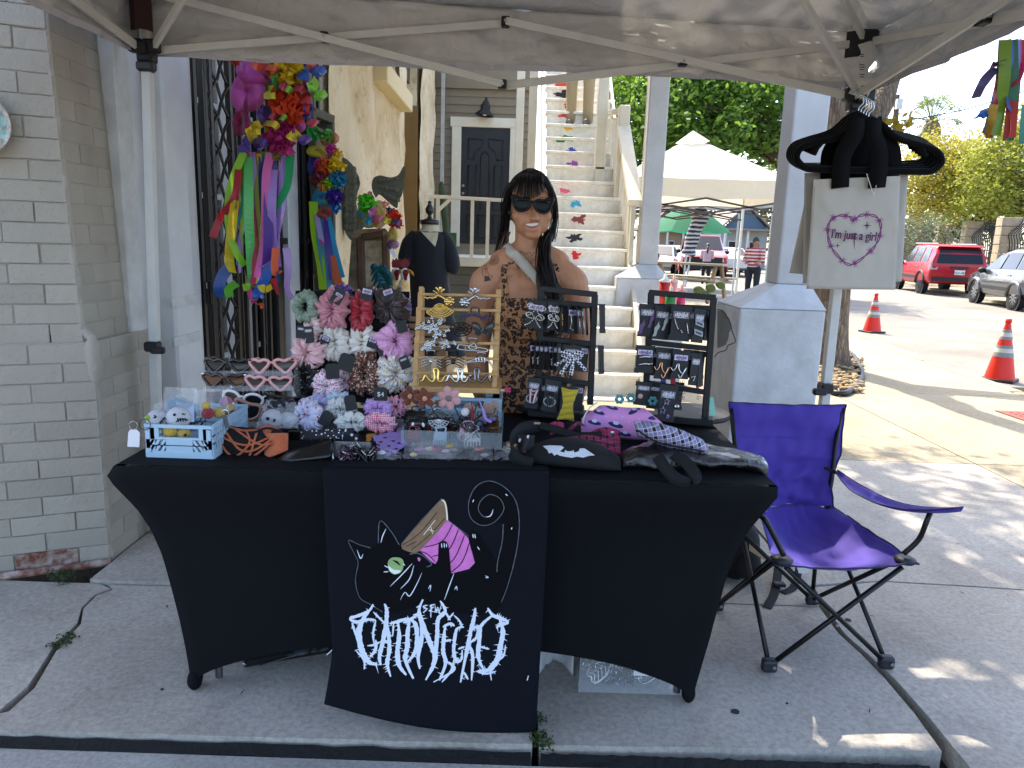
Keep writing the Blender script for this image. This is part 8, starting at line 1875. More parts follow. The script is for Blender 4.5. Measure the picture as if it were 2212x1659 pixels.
mb_,pb_=new_mat('ridged bark');cob=ocoord(mb_);mpb=nd(mb_,'ShaderNodeMapping');mpb.inputs['Scale'].default_value=(1,1,.28);ln(mb_,cob,mpb.inputs[0]);vb_=nd(mb_,'ShaderNodeTexVoronoi',Scale=26.0,feature='DISTANCE_TO_EDGE');nb_=nd(mb_,'ShaderNodeTexNoise',Scale=14.0,Detail=6.0);ln(mb_,mpb.outputs[0],vb_.inputs[0]);ln(mb_,mpb.outputs[0],nb_.inputs[0])
ln(mb_,mixc(mb_,.6,ramp(mb_,nb_.outputs[0],((.3,hexc('5e4e3e')),(.7,hexc('94806a')))),ramp(mb_,vb_.outputs['Distance'],((0,(.25,.22,.2)),(.18,(1,1,1)))),'MULTIPLY'),pb_.inputs['Base Color']);pb_.inputs['Roughness'].default_value=.95;bumpn(mb_,pb_,vb_.outputs['Distance'],1.0,.05)
stt=thing('shade_tree','large forked street tree with ridged bark behind the right pillar','tree',tb0);Yt=8.75
q=lambda x,y,d=0.0:P(x,y,Yt+d)
tm=MB();tm.tube(spline([q(1797,800),q(1792,770),q(1790,700),q(1796,600),q(1806,480),q(1812,380)],5),[.3,.26,.245,.235,.23,.225]+[.22]*14+[.21]*6,16)
tm.tube(spline([q(1812,390),q(1800,300),q(1795,200),q(1780,40),V((3.2,8.2,6.5))],5),[.2]*6+[.17]*5+[.15]*10,12);tm.tube(spline([q(1815,400,.1),q(1850,310,.3),q(1900,215,.5),q(2000,20,.8),V((7.0,9.2,7.5))],5),[.2]*6+[.18]*5+[.15]*10,12)
for e in((4.5,7.5,8),(6,8,8.5),(3.0,6.8,7.5),(5.5,6.2,7.0),(7.5,7.0,7.2),(2.2,9.5,8.0)):tm.tube(spline([V((4.6,8.7,5.4)),V((4.2,8.5,6.2)).lerp(V(e),.5),V(e),V(e)+V((R.uniform(-.6,.6),-1.4,.1))],4),[.1]*5+[.07]*4+[.04]*4,7)
tm.build('trunk',mb_,stt,smooth=True)
rgn=np.random.default_rng(5);cb=[(V(e),1.5,1.3,.7)for e in((4.8,7.6,8.0),(6.2,7.6,8.2),(3.4,6.9,7.4),(5.3,5.9,7.2),(7.2,6.6,7.4),(2.2,8.8,7.8),(3.2,5.5,6.8),(4.2,4.6,6.6),(2.4,6.0,6.6),(2.3,4.4,6.3),(4.4,3.2,6.4),(1.6,5.2,6.4),(.7,7.0,6.5),(1.3,8.5,7.0),(.3,8.6,6.8),(1.2,6.3,6.4),(1.5,7.4,6.7),(.1,6.3,6.5))]  # clumps over the porch are out of view, added to dapple the sunlight
leaves('crown',clumps(rgn,blob_pts(rgn,cb,1350,.2),9,.13),.13,mat('leaf spring','5d7a22',.6,thin=.35,nz=(.8,.4)),stt,5)
tw=clumps(rgn,np.array([tuple(q(x,y,.2))for x,y in((1938,258),(1950,275),(1943,300),(1934,322),(1925,268),(1790,305),(1805,310),(1780,320),(1962,262),(1815,300))]),6,.05)
leaves('low_leaves',tw,.13,mat('yellowing leaf','8d7a1e',.6,thin=.4),stt,6,droop=.5)
gb=thing('gravel_bed','tan pebble bed edged in black plastic round the street tree','gravel bed',tb0);ed=[G(x,y)for x,y in((1700,800),(1745,826),(1790,850),(1822,856),(1845,842),(1862,815),(1850,785),(1838,768),(1815,757))]
MB().tube(spline([p+V((0,0,.03))for p in ed],5),.028,7).build('edging',mat('black edging','141414',.5),gb,smooth=True);pb2=MB();rp_=random.Random(4);cxy=G(1790,800)
for i in range(900):
 p=G(rp_.uniform(1690,1862),rp_.uniform(750,858));tri=[(1690,795),(1822,858),(1864,812),(1815,757),(1690,740)]
 px_,py_=(R.T if False else(CAMR.transposed()@(p-V((0,0,CAM_H))))).xy[:]if False else(0,0)
 if(p.x-cxy.x)**2/1.15**2+(p.y-cxy.y-.1)**2/1.5**2<1:pb2 .ball(p+V((0,0,rp_.uniform(.0,.05))),(rp_.uniform(.025,.05),rp_.uniform(.02,.04),.02),6,rot('Z',rp_.uniform(0,3)))
tag(pb2 .build('pebbles',mat('tan pebbles','a08a68',.85,nz=(6,.5,'6d5c44')),gb,smooth=True),kind='stuff')
tree('dense green oak behind the tan canopy between the white posts',(9.5,24,-.13),4.5,.4,[B(1370,250,23,1.9,2,1.7),B(1440,215,24,2.0,2,1.8),B(1530,240,24,2.1,2,1.6),B(1610,230,24,2.0,2,1.5),B(1665,260,24,1.6,2,1.3),B(1480,290,23,2.2,2,1.2),B(1590,150,25,2.4,2,1.6),B(1700,290,25,1.2,1.5,1.0),B(1350,310,23,1.2,2,1.2),B(1420,120,25,2.6,2,1.8)],1700,18,.19,.28,'6f8f32',2,thin=.5,col2='34501a')
tree('yellow green spring tree behind the fence nearest the tote bags',(25.5,40,-.13),3.2,.22,[B(1985,420,40,1.6,1.6,1.4),B(2030,370,40,1.9,1.6,1.4),B(2075,410,40,2.0,1.6,1.5),B(2110,350,41,1.6,1.6,1.2),B(2000,340,41,1.3,1.4,1.0),B(2065,330,41,1.7,1.5,1.0)],700,20,.18,.3,'b3a843',3,limbs=10,thin=.4,col2='7d7f28')
tree('second yellow green spring tree at the right edge of the picture',(28,37,-.13),3.0,.2,[B(2150,390,37,1.8,1.6,1.5),B(2200,340,37,1.8,1.6,1.5),B(2215,420,37,1.6,1.6,1.2),B(2170,310,38,1.4,1.4,1.1),B(2230,270,38,1.5,1.4,1.2),B(2120,430,37,1.2,1.4,1.0)],700,20,.18,.3,'a3a644',4,limbs=10,thin=.4,col2='77822c')
tree('silver green bush in front of the curved iron fence',(18.6,34,-.13),.6,.08,[B(1985,525,34,1.0,1,.8),B(2020,510,34.5,.9,1,.8),B(1965,500,34,.8,1,.9)],220,10,.14,.16,'6e7558',5,limbs=3,name='bush',col2='4f5a40')
tree('green tree filling the gap behind the green umbrella',(14,62,-.13),4,.3,[B(1420,470,62,3,3,2.6),B(1490,455,64,3,3,3),B(1560,450,66,3,3,3.2),B(1640,470,62,2.5,3,2.6),B(1690,440,60,2.5,3,3.2)],300,12,.5,.6,'6b6a3a',6,col2='4a5430')
tree('far green tree line behind the iron fence',(40,66,-.13),3,.3,[B(1960+50*i,470-12*(i%3),62+i,3.4,3,3.0)for i in range(8)],420,12,.5,.7,'6a7a34',7,col2='44541f')
pm=thing('palm_tree','tall fan palm rising above the spring trees','palm tree',(26,46,-.13));pc_=P(2012,262,46);M_fr=mat('palm frond','6f7d35',.6,nz=(3,.4,'8f8a50'),thin=.3)
MB().tube([V((pc_.x,46,-.2)),V((pc_.x,46,pc_.z*.5)),pc_],[.34,.28,.26],10).build('trunk',mat('palm trunk','7d6c52',.95,bump=(14,1,.05)),pm,smooth=True)
MB().ball(pc_+V((0,0,-1.0)),(.6,.6,1.1),12,jit=.15).build('dead_skirt',mat('dry palm skirt','83714e',.95,bump=(9,1,.1)),pm);rpm=random.Random(6)
for i in range(24):
 a=2*pi*i/24+rpm.uniform(-.2,.2);e=rpm.uniform(-.6,1.25);d=V((cos(a)*cos(e),sin(a)*cos(e),sin(e)));L=rpm.uniform(1.0,1.5);hub=pc_+d*L;b=MB().tube([pc_,hub],.03,4)
 sd=d.cross(V((0,0,1))).normalized();up=sd.cross(d)
 for k in range(17):
  f_=(k-8)/8*1.5;dd=d*cos(f_)+sd*sin(f_);tip=hub+dd*rpm.uniform(.75,1.05)+V((0,0,-.25*abs(f_)-.18-(.3 if e<0 else 0)));w=up.cross(dd).normalized()*.035;b.add([hub,hub.lerp(tip,.55)+w+V((0,0,.06)),tip,hub.lerp(tip,.55)-w+V((0,0,.06))],[(0,1,2,3)])
 b.build('frond',M_fr,pm)
fd=V((.26,.96,0)).normalized();f0=V((P(2168,560,33).x,33,-.13));fe=thing('iron_fence','block pillar fence with outward curved black iron bars across the street','fence',f0);M_pil=mat('split face block','a8987c',.9,nz=(2.2,.3),bump=(7,.6,.05));fs_=fd.cross(V((0,0,1)))
for k in range(-1,6):
 c=f0+fd*4.85*k;pl=MB();b=MB()
 for j in range(8):MB().box(c+V((0,0,.2+.39*j)),(.78+.02*(j%2),.78,.375),rot('Z',-.26)).build('block_course',M_pil,fe,bevel=.02)
 if k<5:
  for j in range(14):u=c+fd*(.5+3.9*j/13);MB().tube(spline([u+V((0,0,.1)),u+V((0,0,1.9)),u-fs_*.1+V((0,0,2.4)),u-fs_*-.3+V((0,0,2.85)),u-fs_*-.36+V((0,0,3.1))],3),.024,5).build('iron_bar',M_blk,fe)
  for z in(.5,1.7):MB().bar(c+fd*.4+V((0,0,z)),c+fd*4.5+V((0,0,z)),.04,.05).build('iron_rail',M_blk,fe)
vg=MB().prism([tuple((f0+fd*a+fs_*-s).xy)for a,s in((-14,.3),(30,.3),(30,3.6),(-14,3.6))],lambda x,y,d:V((x,y,d)),-.13,-.05).build('verge',M_far);tag(vg,kind='structure')
for i,pts in enumerate((((1930,263),(2212,197)),((2050,354),(2260,290)),((2020,415),(2260,372)),((2035,408),(2230,362)))):tag(MB().tube([P(x+(pts[1][0]-pts[0][0])*t,y,42)for t,x,y in[(t,pts[0][0],pts[0][1]+(pts[1][1]-pts[0][1])*t+10*sin(pi*t))for t in(0,.25,.5,.75,1)]],.03,5).build('power_line',mat('cable grey','3c3c3c',.6),None),('topmost overhead power cable above the palm','overhead power cable crossing the ribbons','lowest overhead power cable above the spring trees','power cable just above the lowest one')[i],'power cable')
up_=thing('utility_pole','grey utility pole with insulator right of the tree fork','pole',P(1938,420,40));MB().tube([V((P(1938,420,40).x,40,-.2)),P(1938,205,40)],.14,8).build('pole',M_old,up_);MB().box(P(1942,225,39.8),(.3,.2,.5)).build('transformer',M_wt,up_)
def tent(label,cx,Y,hw_,ze_,zp_,val,c,cin,depth=3.0):
 t=thing('market_canopy',label,'canopy',(cx,Y+depth/2,-.13));m=mat('tent '+c,c,.8,bump=(3,.6,.05),nz=(2,.08),thin=.3);co=[V((cx-hw_,Y,ze_)),V((cx+hw_,Y,ze_)),V((cx+hw_,Y+depth,ze_)),V((cx-hw_,Y+depth,ze_))];pk=V((cx,Y+depth/2,zp_))
 for i in range(4):
  a,b=co[i],co[(i+1)%4];vp=[a.lerp(pk,.82),b.lerp(pk,.82)]
  MB().grid(lambda u,v:a.lerp(b,u).lerp(pk,v*.82)+V((0,0,-.10*sin(pi*u)*sin(pi*v)+.03*noise.noise((u*4,v*4,i)))),10,8).build('roof_panel',m,t,smooth=True);MB().add([vp[0]+V((0,0,.06)),vp[1]+V((0,0,.06)),pk+V((0,0,.12))],[(0,1,2)]).build('vent_flap',m,t);MB().grid(lambda u,v:a.lerp(b,u)+V((0,0,-val*v+.02*sin(9*u)*v)),12,2).build('valance',m,t)
 for p in co:MB().bar((p.x,p.y,-.13),(p.x,p.y,ze_),.05,.05,up=(0,1,0)).build('leg',M_leg,t)
 for i in(0,2,3):
  a,b=co[i],co[(i+1)%4]
  for k in(0,1):s,e=a.lerp(b,k*.5),a.lerp(b,k*.5+.5);d=V((0,0,-val));dd=V((0,0,-val-.28));MB().bar(s+d,e+dd,.025,.035).build('truss_bar',mat('dark truss','4a4038',.5),t);MB().bar(s+dd,e+d,.025,.035).build('truss_bar',MATS['dark truss'],t)
 return t
tx=P(1528,400,14).x;tent('tan pop-up market canopy with sunlit roof between the white posts',tx,14,1.6,P(1528,386,14).z,P(1520,296,15.5).z,P(1528,386,14).z-P(1528,428,14).z,'e8dfc9','e8dfc9')
tent('white pop-up canopy behind the tan one',P(1500,400,21).x,20,1.9,P(1500,420,20).z,P(1420,305,21.5).z,.28,'cfc9c6','ddd')
gu=thing('patio_umbrella','open green market umbrella behind the canopies','umbrella',P(1490,560,26));uc=P(1490,440,26);ue=P(1490,500,26).z;ru=P(1578,500,26).x-uc.x;M_gu=mat('green umbrella cloth','1f7a58',.8,thin=.35)
for k in range(8):
 a0,a1=k*pi/4+.2,(k+1)*pi/4+.2;MB().grid(lambda u,v:V((uc.x+ru*v*cos(a0+(a1-a0)*u),26+ru*v*sin(a0+(a1-a0)*u),uc.z+(ue-uc.z)*v**1.4-.05*sin(pi*u)*v)),4,6).build('gore',M_gu,gu,smooth=True)
MB().tube([V((uc.x,26,-.1)),uc],.03,8).build('pole',M_wt,gu)
def chev():
 m,p=new_mat('navy white chevron');co=ocoord(m);w=nd(m,'ShaderNodeTexWave',wave_type='BANDS',bands_direction='Z',wave_profile='TRI',Scale=2.6,Distortion=2.0);ln(m,co,w.inputs[0]);ln(m,ramp(m,w.outputs['Fac'],((0,hexc('1b2236')),(.55,hexc('c8c8c8'))),'CONSTANT'),p.inputs['Base Color']);return m
cu=thing('closed_umbrella','closed navy and white striped umbrella over the picnic table','umbrella',P(1500,600,22));ps_=[P(x,y,22)for x,y in((1506,450),(1512,470),(1500,500),(1492,530),(1486,552))]
MB().tube(spline(ps_,4),[.16,.19,.22,.25,.27,.24,.2,.19,.19,.2,.22,.2,.17,.17,.2,.22,.16],12).build('folded_cloth',chev(),cu,smooth=True);MB().tube([P(1480,620,22),P(1512,440,22)],.025,6).build('pole',M_wt,cu)
pt=thing('picnic_table','weathered timber picnic table under the striped umbrella','picnic table',P(1500,610,15.5));M_pt=mat('weathered table plank','8f7a5e',.8,nz=(6,.3));M_pt2=mat('pale table plank','a9a496',.8,nz=(6,.2));YT=15.5
o=G(1490,590,-.13);tz_=.62;pc0,pdx,pdy=P(1484,569,16),V((.75,-.62,0)),V((.45,.75,0));
for k in range(5):a=pc0+pdy*(.16*(k-2))-pdx*.85;MB().bar(a,a+pdx*1.8,.13,.04).build('top_plank',M_pt2,pt,bevel=.006)
for s in(-1,1):
 for k in range(2):a=pc0+pdy*(s*(.7+.14*k))-pdx*.85+V((0,0,-.3));MB().bar(a,a+pdx*1.8,.13,.04).build('seat_plank',M_pt2,pt,bevel=.006)
 e=pc0+pdx*(.75*s)
 for q_ in(-1,1):MB().bar(e+pdy*.25*q_+V((0,0,-.02)),e+pdy*.75*q_+V((0,0,-.75)),.05,.12).build('leg',M_pt,pt)
 MB().bar(e-pdy*.85+V((0,0,-.33)),e+pdy*.85+V((0,0,-.33)),.05,.1).build('cross_beam',M_pt,pt)
dk=thing('drink_stand','small white stand behind the second rack carrying drinks','stand',(P(1440,660,6.3).x,6.3,0));dz=P(1440,662,6.3).z;MB().box((P(1440,660,6.3).x,6.4,dz-.02),(.42,.4,.03)).box((P(1440,660,6.3).x,6.4,dz/2),(.3,.3,dz-.06)).build('stand',M_wt,dk,bevel=.008)
def vessel(lab,nm,x,w_,h_,c,top=.85,lid=None,y=6.35):
 t=thing(nm,lab,'drink',(P(x,660,y).x,y,dz));MB().lathe([(w_*top,0),(w_,h_),(w_*.9,h_),(w_*.8,.01)],(P(x,660,y).x,y,dz),16,caps=False).build('cup',mat('cup '+c,c,.4),t,smooth=True)
 if lid:MB().lathe([(w_*1.04,h_),(w_*1.04,h_+.015),(w_*.3,h_+.03),(w_*.3,h_+.07),(.001,h_+.07)],(P(x,660,y).x,y,dz),14).build('lid',mat('lid '+lid,lid,.4),t,smooth=True)
vessel('red printed paper cup with white lid behind the second rack','paper_cup',1433,.05,.2,'b82a1e',.75,'d8d4cc',6.45);vessel('pink bottle with narrow neck behind the second rack','bottle',1452,.035,.2,'d8a090',1,'d8b0a0',6.5);vessel('green jar behind the top bar of the second rack','jar',1447,.045,.1,'2f7a35',1,'b8b0a0',6.3);vessel('pink drink cup behind the top bar of the second rack','drink_cup',1470,.045,.12,'d8385e',.8,'d08a80',6.32)
pr=thing('prickly_pear','low prickly pear pads beside the left of the right pillar','cactus',P(1530,640,9));
for x,y,r in((1510,628,13),(1535,622,12),(1556,616,11),(1522,636,12)):MB().ball(P(x,y,9),(r*pxs(9),.03,r*.75*pxs(9)),12,rot('Y',.5)).build('pad',mat('cactus pad','4f5c2c',.7),pr,smooth=True)
def bhouse(label,x0,x1,Y,zt,c,roofc,blue=False):
 a,b=P(x0,540,Y).x,P(x1,540,Y).x;t=thing('small_house',label,'house',((a+b)/2,Y,-.13));w=b-a;m=mat('house '+c,c,.8);MB().box(((a+b)/2,Y+3,zt*.31),(w,6,zt*.62+.26)).build('wall',m,t)
 MB().add([V((a-.3,Y-.4,zt*.6)),V((b+.3,Y-.4,zt*.6)),V(((a+b)/2,Y-.4,zt)),V((a-.3,Y+6.4,zt*.6)),V((b+.3,Y+6.4,zt*.6)),V(((a+b)/2,Y+6.4,zt))],[(0,2,5,3),(1,4,5,2)]).build('roof',mat('roof '+roofc,roofc,.9),t,solid=.12);MB().prism([(a,zt*.6),(b,zt*.6),((a+b)/2,zt*.97)],lambda x,z,d:V((x,Y+d,z)),-.02,.04).build('gable',mat('gable','5a7080',.8)if blue else m,t)
 for f_ in(.25,.7):wx=a+w*f_;MB().box((wx,Y-.03,zt*.3),(w*.18,.05,zt*.24)).build('window_frame',M_wt,t);MB().box((wx,Y-.06,zt*.3),(w*.14,.03,zt*.2)).build('pane',M_glass,t)
 for f_ in(.02,.5,.98):MB().box((a+w*f_,Y-.8,zt*.28),(.14,.14,zt*.56+.26)).build('porch_post',M_wt,t)
 MB().box(((a+b)/2,Y-.5,zt*.6),(w+.4,1.2,.12)).build('porch_roof',MATS['roof '+roofc],t)
bhouse('grey house with blue gable beyond the parked cars',1555,1655,52,4.2,'9aa0a0','8a7f74',True);bhouse('tan bungalow far behind the green umbrella',1400,1470,58,4.0,'a08a70','6a5a50');bhouse('red brown house behind the red truck',1480,1550,60,4.0,'9a5a48','75675c')
M_tyre=mat('tyre rubber','17171a',.85);M_cg=mat('car glass',(.01,.012,.014),.1,spec=.4);M_trim=mat('black car trim','18181a',.6);M_alloy=mat('silver alloy','9a9a9a',.35,.8)
def car(label,cat,origin,fwd,L,W,col,st,wheels,wr,wins,front=None,rear=None,rails=False,metal=.3,name='parked_car',rim=None,plate=None):
 """st: (x from the rear, floor, belt, roof, half belt width, half roof width); wins: side panes as quads (x, t) with t 0 belt .. 1 roof"""
 f=V(fwd).normalized();lf=V((-f.y,f.x,0));o=V(origin);t=thing(name,label,cat,o+f*L/2);Wd=lambda x,y,z:o+f*x+lf*y+V((0,0,z));M_p=mat('paint '+col,col,.25,metal,coat=.7);n=len(st);b=MB();vs=[]
 for x,zl,zb_,zr_,wb_,wr_ in st:vs+=[Wd(x,y,z)for y,z in((-wb_*.9,zl),(-wb_*.99,zl+.12),(-wb_,(zl+zb_)/2+.06),(-wb_*.965,zb_),(-wr_,zb_+(zr_-zb_)*.9),(-wr_*.86,zr_),(0,zr_+.02),(wr_*.86,zr_),(wr_,zb_+(zr_-zb_)*.9),(wb_*.965,zb_),(wb_,(zl+zb_)/2+.06),(wb_*.99,zl+.12),(wb_*.9,zl))]
 k=13;b.add(vs,[(i*k+j,i*k+(j+1)%k,(i+1)*k+(j+1)%k,(i+1)*k+j)for i in range(n-1)for j in range(k)]+[tuple(range(k))[::-1],tuple((n-1)*k+j for j in range(k))]);b.build('body',M_p,t,auto=True,bevel=.02,seg=2)
 def side(x,q,s,off=.012):
  for p0,p1 in zip(st,st[1:]):
   if p0[0]<=x<=p1[0]:
    g=(x-p0[0])/(p1[0]-p0[0]);zl,zb_,zr_,wb_,wr_=[p0[i]+(p1[i]-p0[i])*g for i in range(1,6)];return Wd(x,s*(wb_*.965+(wr_-wb_*.965)*q/.9+off),zb_+(zr_-zb_)*q)
 for s in(-1,1):
  for w in wins:MB().add([side(x,q,s)for x,q in w],[tuple(range(len(w)))]).build('side_window',M_cg,t,solid=.004)
  for x in wheels:
   wb_=W/2;c=Wd(x,s*(wb_-.12),wr);Mr=Matrix((f,lf,V((0,0,1)))).transposed()@rot('X',-pi/2*s);wl=MB().lathe([(wr*.62,-.1),(wr*.95,-.11),(wr,-.06),(wr,.06),(wr*.95,.11),(wr*.62,.1)],c,24,Mr).build('wheel',M_tyre,t,smooth=True)
   MB().lathe([(wr*.64,.085),(wr*.6,.1),(wr*.5,.07),(.001,.07)],c,20,Mr).build('rim',rim or M_alloy,wl);b=MB()
   for j in range(10):a=j*pi/5;b.bar(c+Mr@V((wr*.1*cos(a),wr*.1*sin(a),.105)),c+Mr@V((wr*.58*cos(a),wr*.58*sin(a),.1)),.035,.012,up=lf)
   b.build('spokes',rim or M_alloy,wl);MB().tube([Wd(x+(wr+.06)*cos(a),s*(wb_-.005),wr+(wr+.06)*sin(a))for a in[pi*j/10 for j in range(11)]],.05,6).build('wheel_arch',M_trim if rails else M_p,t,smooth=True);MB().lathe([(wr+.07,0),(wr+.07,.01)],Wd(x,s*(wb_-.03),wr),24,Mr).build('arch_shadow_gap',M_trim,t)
  MB().bar(Wd(wheels[0]+wr+.1,s*(W/2-.01),st[0][1]+.06),Wd(wheels[1]-wr-.1,s*(W/2-.01),st[0][1]+.06),.05,.1).build('sill',M_trim,t)
  for i in(1,2):h_=side(L*(.3+.2*(i-1)),0,s,.02);MB().bar(h_-f*.1+V((0,0,-.12)),h_+f*.1+V((0,0,-.12)),.03,.03).build('door_handle',M_alloy,t)
  mp_=side(L*.68,.1,s,.1);MB().ball(mp_,(.12,.1,.09),10).build('mirror',M_trim,t,smooth=True)
  if rails:MB().tube([Wd(st[2][0]+.2,s*st[2][5]*.85,st[2][3]+.06),Wd(L*.62,s*st[2][5]*.85,st[2][3]+.07)],.025,6).build('roof_rail',M_alloy,t)
 for nm,quad_,m in(front or[])+(rear or[]):MB().add([Wd(*p)for p in quad_],[tuple(range(len(quad_)))]).build(nm,m,t,solid=.02)
 if plate:c=Wd(-.05,plate[1],plate[2]);MB().add([Wd(-.04,plate[1]+a*.17,plate[2]+e*.08)for a,e in((-1,-1),(1,-1),(1,1),(-1,1))],[(0,1,2,3)]).build('number_plate',M_wf,t,solid=.01);text_obj('lettering',plate[0],.11,M_ink,t,face_m(Wd(-.056,plate[1],plate[2]-.015),-lf,(0,0,1)),.001)
 return t
M_tl=mat('tail lamp glass','9a8a86',.15,coat=.5);M_hl=mat('head lamp glass','b8bcc0',.1,coat=.5);GZ=-.13
rw=G(1988,634,GZ);sf_=(V((.2,.98,0))).normalized();sl_=V((-sf_.y,sf_.x,0));so_=rw-sf_*.95-sl_*.86
ST=[(0,.55,1.05,1.08,.90,.86),(.06,.45,1.12,1.5,.95,.8),(.3,.42,1.12,1.78,.96,.74),(1.4,.36,1.12,1.82,.96,.74),(2.6,.36,1.1,1.8,.96,.74),(3.4,.36,1.06,1.25,.96,.72),(4.5,.42,.98,1.04,.94,.8),(4.8,.5,.8,.84,.84,.7)]
car('red four wheel drive wagon parked across the street, rear end showing','car',(so_.x,so_.y,GZ),sf_,4.8,1.92,'a31222',ST,(.95,3.75),.39,[[(.5,.12),(1.1,.12),(1.1,.82),(.6,.82)],[(1.3,.1),(2.1,.1),(2.1,.84),(1.3,.84)],[(2.2,.1),(3.1,.12),(2.65,.84),(2.2,.84)]],rear=[('rear_window',[(-.045,-.74,1.16),(-.045,.74,1.16),(.13,.66,1.66),(.13,-.66,1.66)],M_cg),('spoiler',[(-.04,-.72,1.74),(-.04,.72,1.74),(.3,.74,1.8),(.3,-.74,1.8)],mat('paint a31222','a31222',.25)),('tail_lamp',[(-.0,.72,.92),(-.0,.93,.92),(.05,.95,1.16),(.02,.68,1.16)],M_tl),('tail_lamp',[(-.0,-.72,.92),(-.0,-.93,.92),(.05,-.95,1.16),(.02,-.68,1.16)],M_tl),('bumper_trim',[(-.04,-.9,.52),(-.04,.9,.52),(-.04,.88,.66),(-.04,-.88,.66)],M_trim),('hatch_handle',[(-.03,-.3,.98),(-.03,.3,.98),(-.03,.3,1.04),(-.03,-.3,1.04)],M_trim)],rails=True,rim=M_trim,plate=('WGV-4827',-.02,.84))
fw_,rw_=G(2105.6,654.7,GZ),G(2206,674,GZ);gf=(fw_-rw_).normalized();gl_=V((-gf.y,gf.x,0));go=fw_-gf*3.62-gl_*.83
SG=[(0,.5,1.0,1.04,.85,.8),(.1,.4,1.08,1.4,.9,.7),(.6,.34,1.08,1.66,.92,.66),(1.9,.32,1.06,1.7,.92,.66),(2.7,.32,1.04,1.55,.92,.66),(3.3,.32,1.0,1.14,.92,.72),(4.2,.36,.88,.96,.9,.74),(4.55,.45,.7,.74,.72,.6)]
car('dark grey crossover parked across the street, front wheel toward the red wagon','car',(go.x,go.y,GZ),gf,4.55,1.84,'4a4c50',SG,(.92,3.62),.36,[[(.5,.1),(1.0,.1),(1.05,.8),(.7,.78)],[(1.1,.1),(2.0,.1),(2.0,.85),(1.2,.84)],[(2.1,.1),(3.2,.14),(2.65,.84),(2.1,.85)]],front=[('head_lamp',[(4.3,.62,.68),(4.0,.9,.78),(3.9,.91,.86),(4.3,.66,.8)],M_hl),('head_lamp',[(4.3,-.62,.68),(4.0,-.9,.78),(3.9,-.91,.86),(4.3,-.66,.8)],M_hl)],metal=.6)
tk0=G(1530,598,GZ);to_=V((P(1520,590,31).x,31,GZ));SQ=[(0,.6,1.15,1.17,.95,.9),(2.0,.5,1.15,1.17,1.0,.9),(2.05,.5,1.15,1.9,1.0,.78),(3.4,.5,1.2,1.95,1.0,.76),(4.2,.5,1.2,1.3,1.0,.8),(5.5,.55,1.12,1.16,.98,.85),(5.7,.6,1.0,1.02,.9,.8)]
tf_=V((-.18,-1,0)).normalized();car('red pickup truck facing the stall beyond the picnic table','pickup truck',(to_-tf_*5.7),tf_,5.7,2.0,'9c1c20',SQ,(1.2,4.6),.42,[[(2.2,.1),(2.9,.1),(2.9,.85),(2.3,.85)],[(3.0,.1),(4.0,.2),(3.4,.85),(3.0,.85)]],front=[('grille',[(5.73,-.7,.72),(5.73,.7,.72),(5.71,.72,1.02),(5.71,-.72,1.02)],M_trim),('windscreen',[(3.5,-.7,1.9),(3.5,.7,1.9),(4.22,.84,1.32),(4.22,-.84,1.32)],M_cg),('head_lamp',[(5.72,.72,.85),(5.6,.97,.85),(5.55,.97,1.06),(5.7,.72,1.04)],M_hl),('head_lamp',[(5.72,-.72,.85),(5.6,-.97,.85),(5.55,-.97,1.06),(5.7,-.72,1.04)],M_hl),('bumper',[(5.76,-.9,.52),(5.76,.9,.52),(5.76,.9,.7),(5.76,-.9,.7)],M_trim)],name='pickup_truck')
SS=[(0,.45,.85,.9,.8,.75),(.7,.32,.92,1.0,.88,.7),(1.5,.3,.92,1.42,.88,.6),(2.6,.3,.9,1.44,.88,.6),(3.4,.3,.88,.95,.88,.7),(4.5,.4,.65,.7,.8,.65)]
sw=[[(1.2,.1),(1.9,.1),(1.9,.85),(1.5,.85)],[(2.0,.1),(3.1,.15),(2.5,.85),(2.0,.85)]]
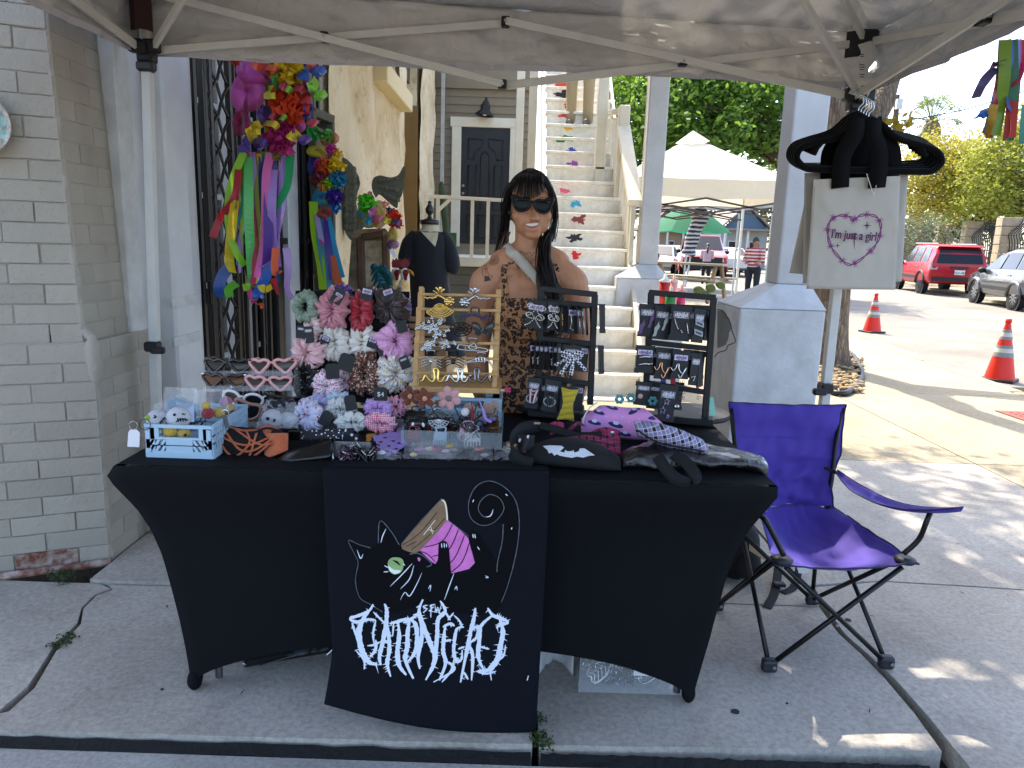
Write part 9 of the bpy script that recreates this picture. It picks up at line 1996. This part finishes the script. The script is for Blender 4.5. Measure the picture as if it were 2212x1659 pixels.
for lab,x,Y,fw2,c,mt in(('white sedan driving away beyond the red truck',1590,37,(.1,1,0),'c8c8c6',.1),('dark blue hatchback parked in front of the grey house',1632,44,(-.8,.6,0),'22304a',.3),('silver car parked left of the red truck',1428,38,(-.3,-1,0),'8f9496',.6),('second silver car parked behind the seated woman',1458,45,(-.5,-1,0),'a5a9ab',.6)):
 p0=V((P(x,550,Y).x,Y,GZ));car(lab,'car',p0-V(fw2).normalized()*2.2*(1 if fw2[1]<0 else .1),fw2,4.5,1.8,c,SS,(.85,3.5),.33,sw,front=[('windscreen',[(2.68,-.56,1.4),(2.68,.56,1.4),(3.38,.68,.98),(3.38,-.68,.98)],M_cg)],rear=[('rear_window',[(.78,-.62,1.04),(.78,.62,1.04),(1.42,.54,1.38),(1.42,-.54,1.38)],M_cg),('tail_lamp',[(-.0,.5,.68),(.0,.78,.68),(.02,.78,.82),(.0,.5,.82)],mat('red lamp','8a1420',.2)),('tail_lamp',[(-.0,-.5,.68),(.0,-.78,.68),(.02,-.78,.82),(.0,-.5,.82)],mat('red lamp','8a1420',.2))],metal=mt)
M_or=mat('fluorescent orange plastic','d8260c',.5);M_rf=mat('grey reflective band','8a8680',.5,nz=(20,.3));M_rw2=mat('worn white band','c9c2b4',.5,nz=(14,.25))
def cone(label,base,h,rz):
 t=thing('traffic_cone',label,'traffic cone',base,rz,'traffic cones along the kerb');rr=lambda z:.15*h/.75*(1-z/h)+.028;L=lambda z0,z1,m,e=0.0:MB().lathe([(rr(z0)+e,z0),(rr(z1)+e,z1)],(0,0,0),24,caps=False).build('band' if e else 'cone_body',m,t,local=True,smooth=True)
 L(.03,h,M_or)
 for a,b,m in((.42,.5,M_rf),(.5,.57,M_rw2),(.57,.62,M_rf),(.72,.77,M_rf),(.77,.84,M_rw2),(.84,.89,M_rf)):L(h*a,h*b,m,.0035)
 MB().lathe([(.034,h),(.034,h+.05),(.02,h+.05)],(0,0,0),16).build('tip',M_or,t,local=True,smooth=True);MB().box((0,0,.015),(.37*h/.75,.37*h/.75,.035)).build('base',M_trim,t,local=True,bevel=.006)
for lab,(x,y,yt),a in(('orange traffic cone in the middle of the kerb line with clean bands',(1883,718,641),.3),('nearest orange traffic cone at the right edge with torn bands',(2158,822,698),.8),('farthest traffic cone half hidden behind the tree trunk',(1768,668,632),.1)):
 g=G(x,y,GZ);cone(lab,g,(y-yt)*g.y/FOC*1.02,a)
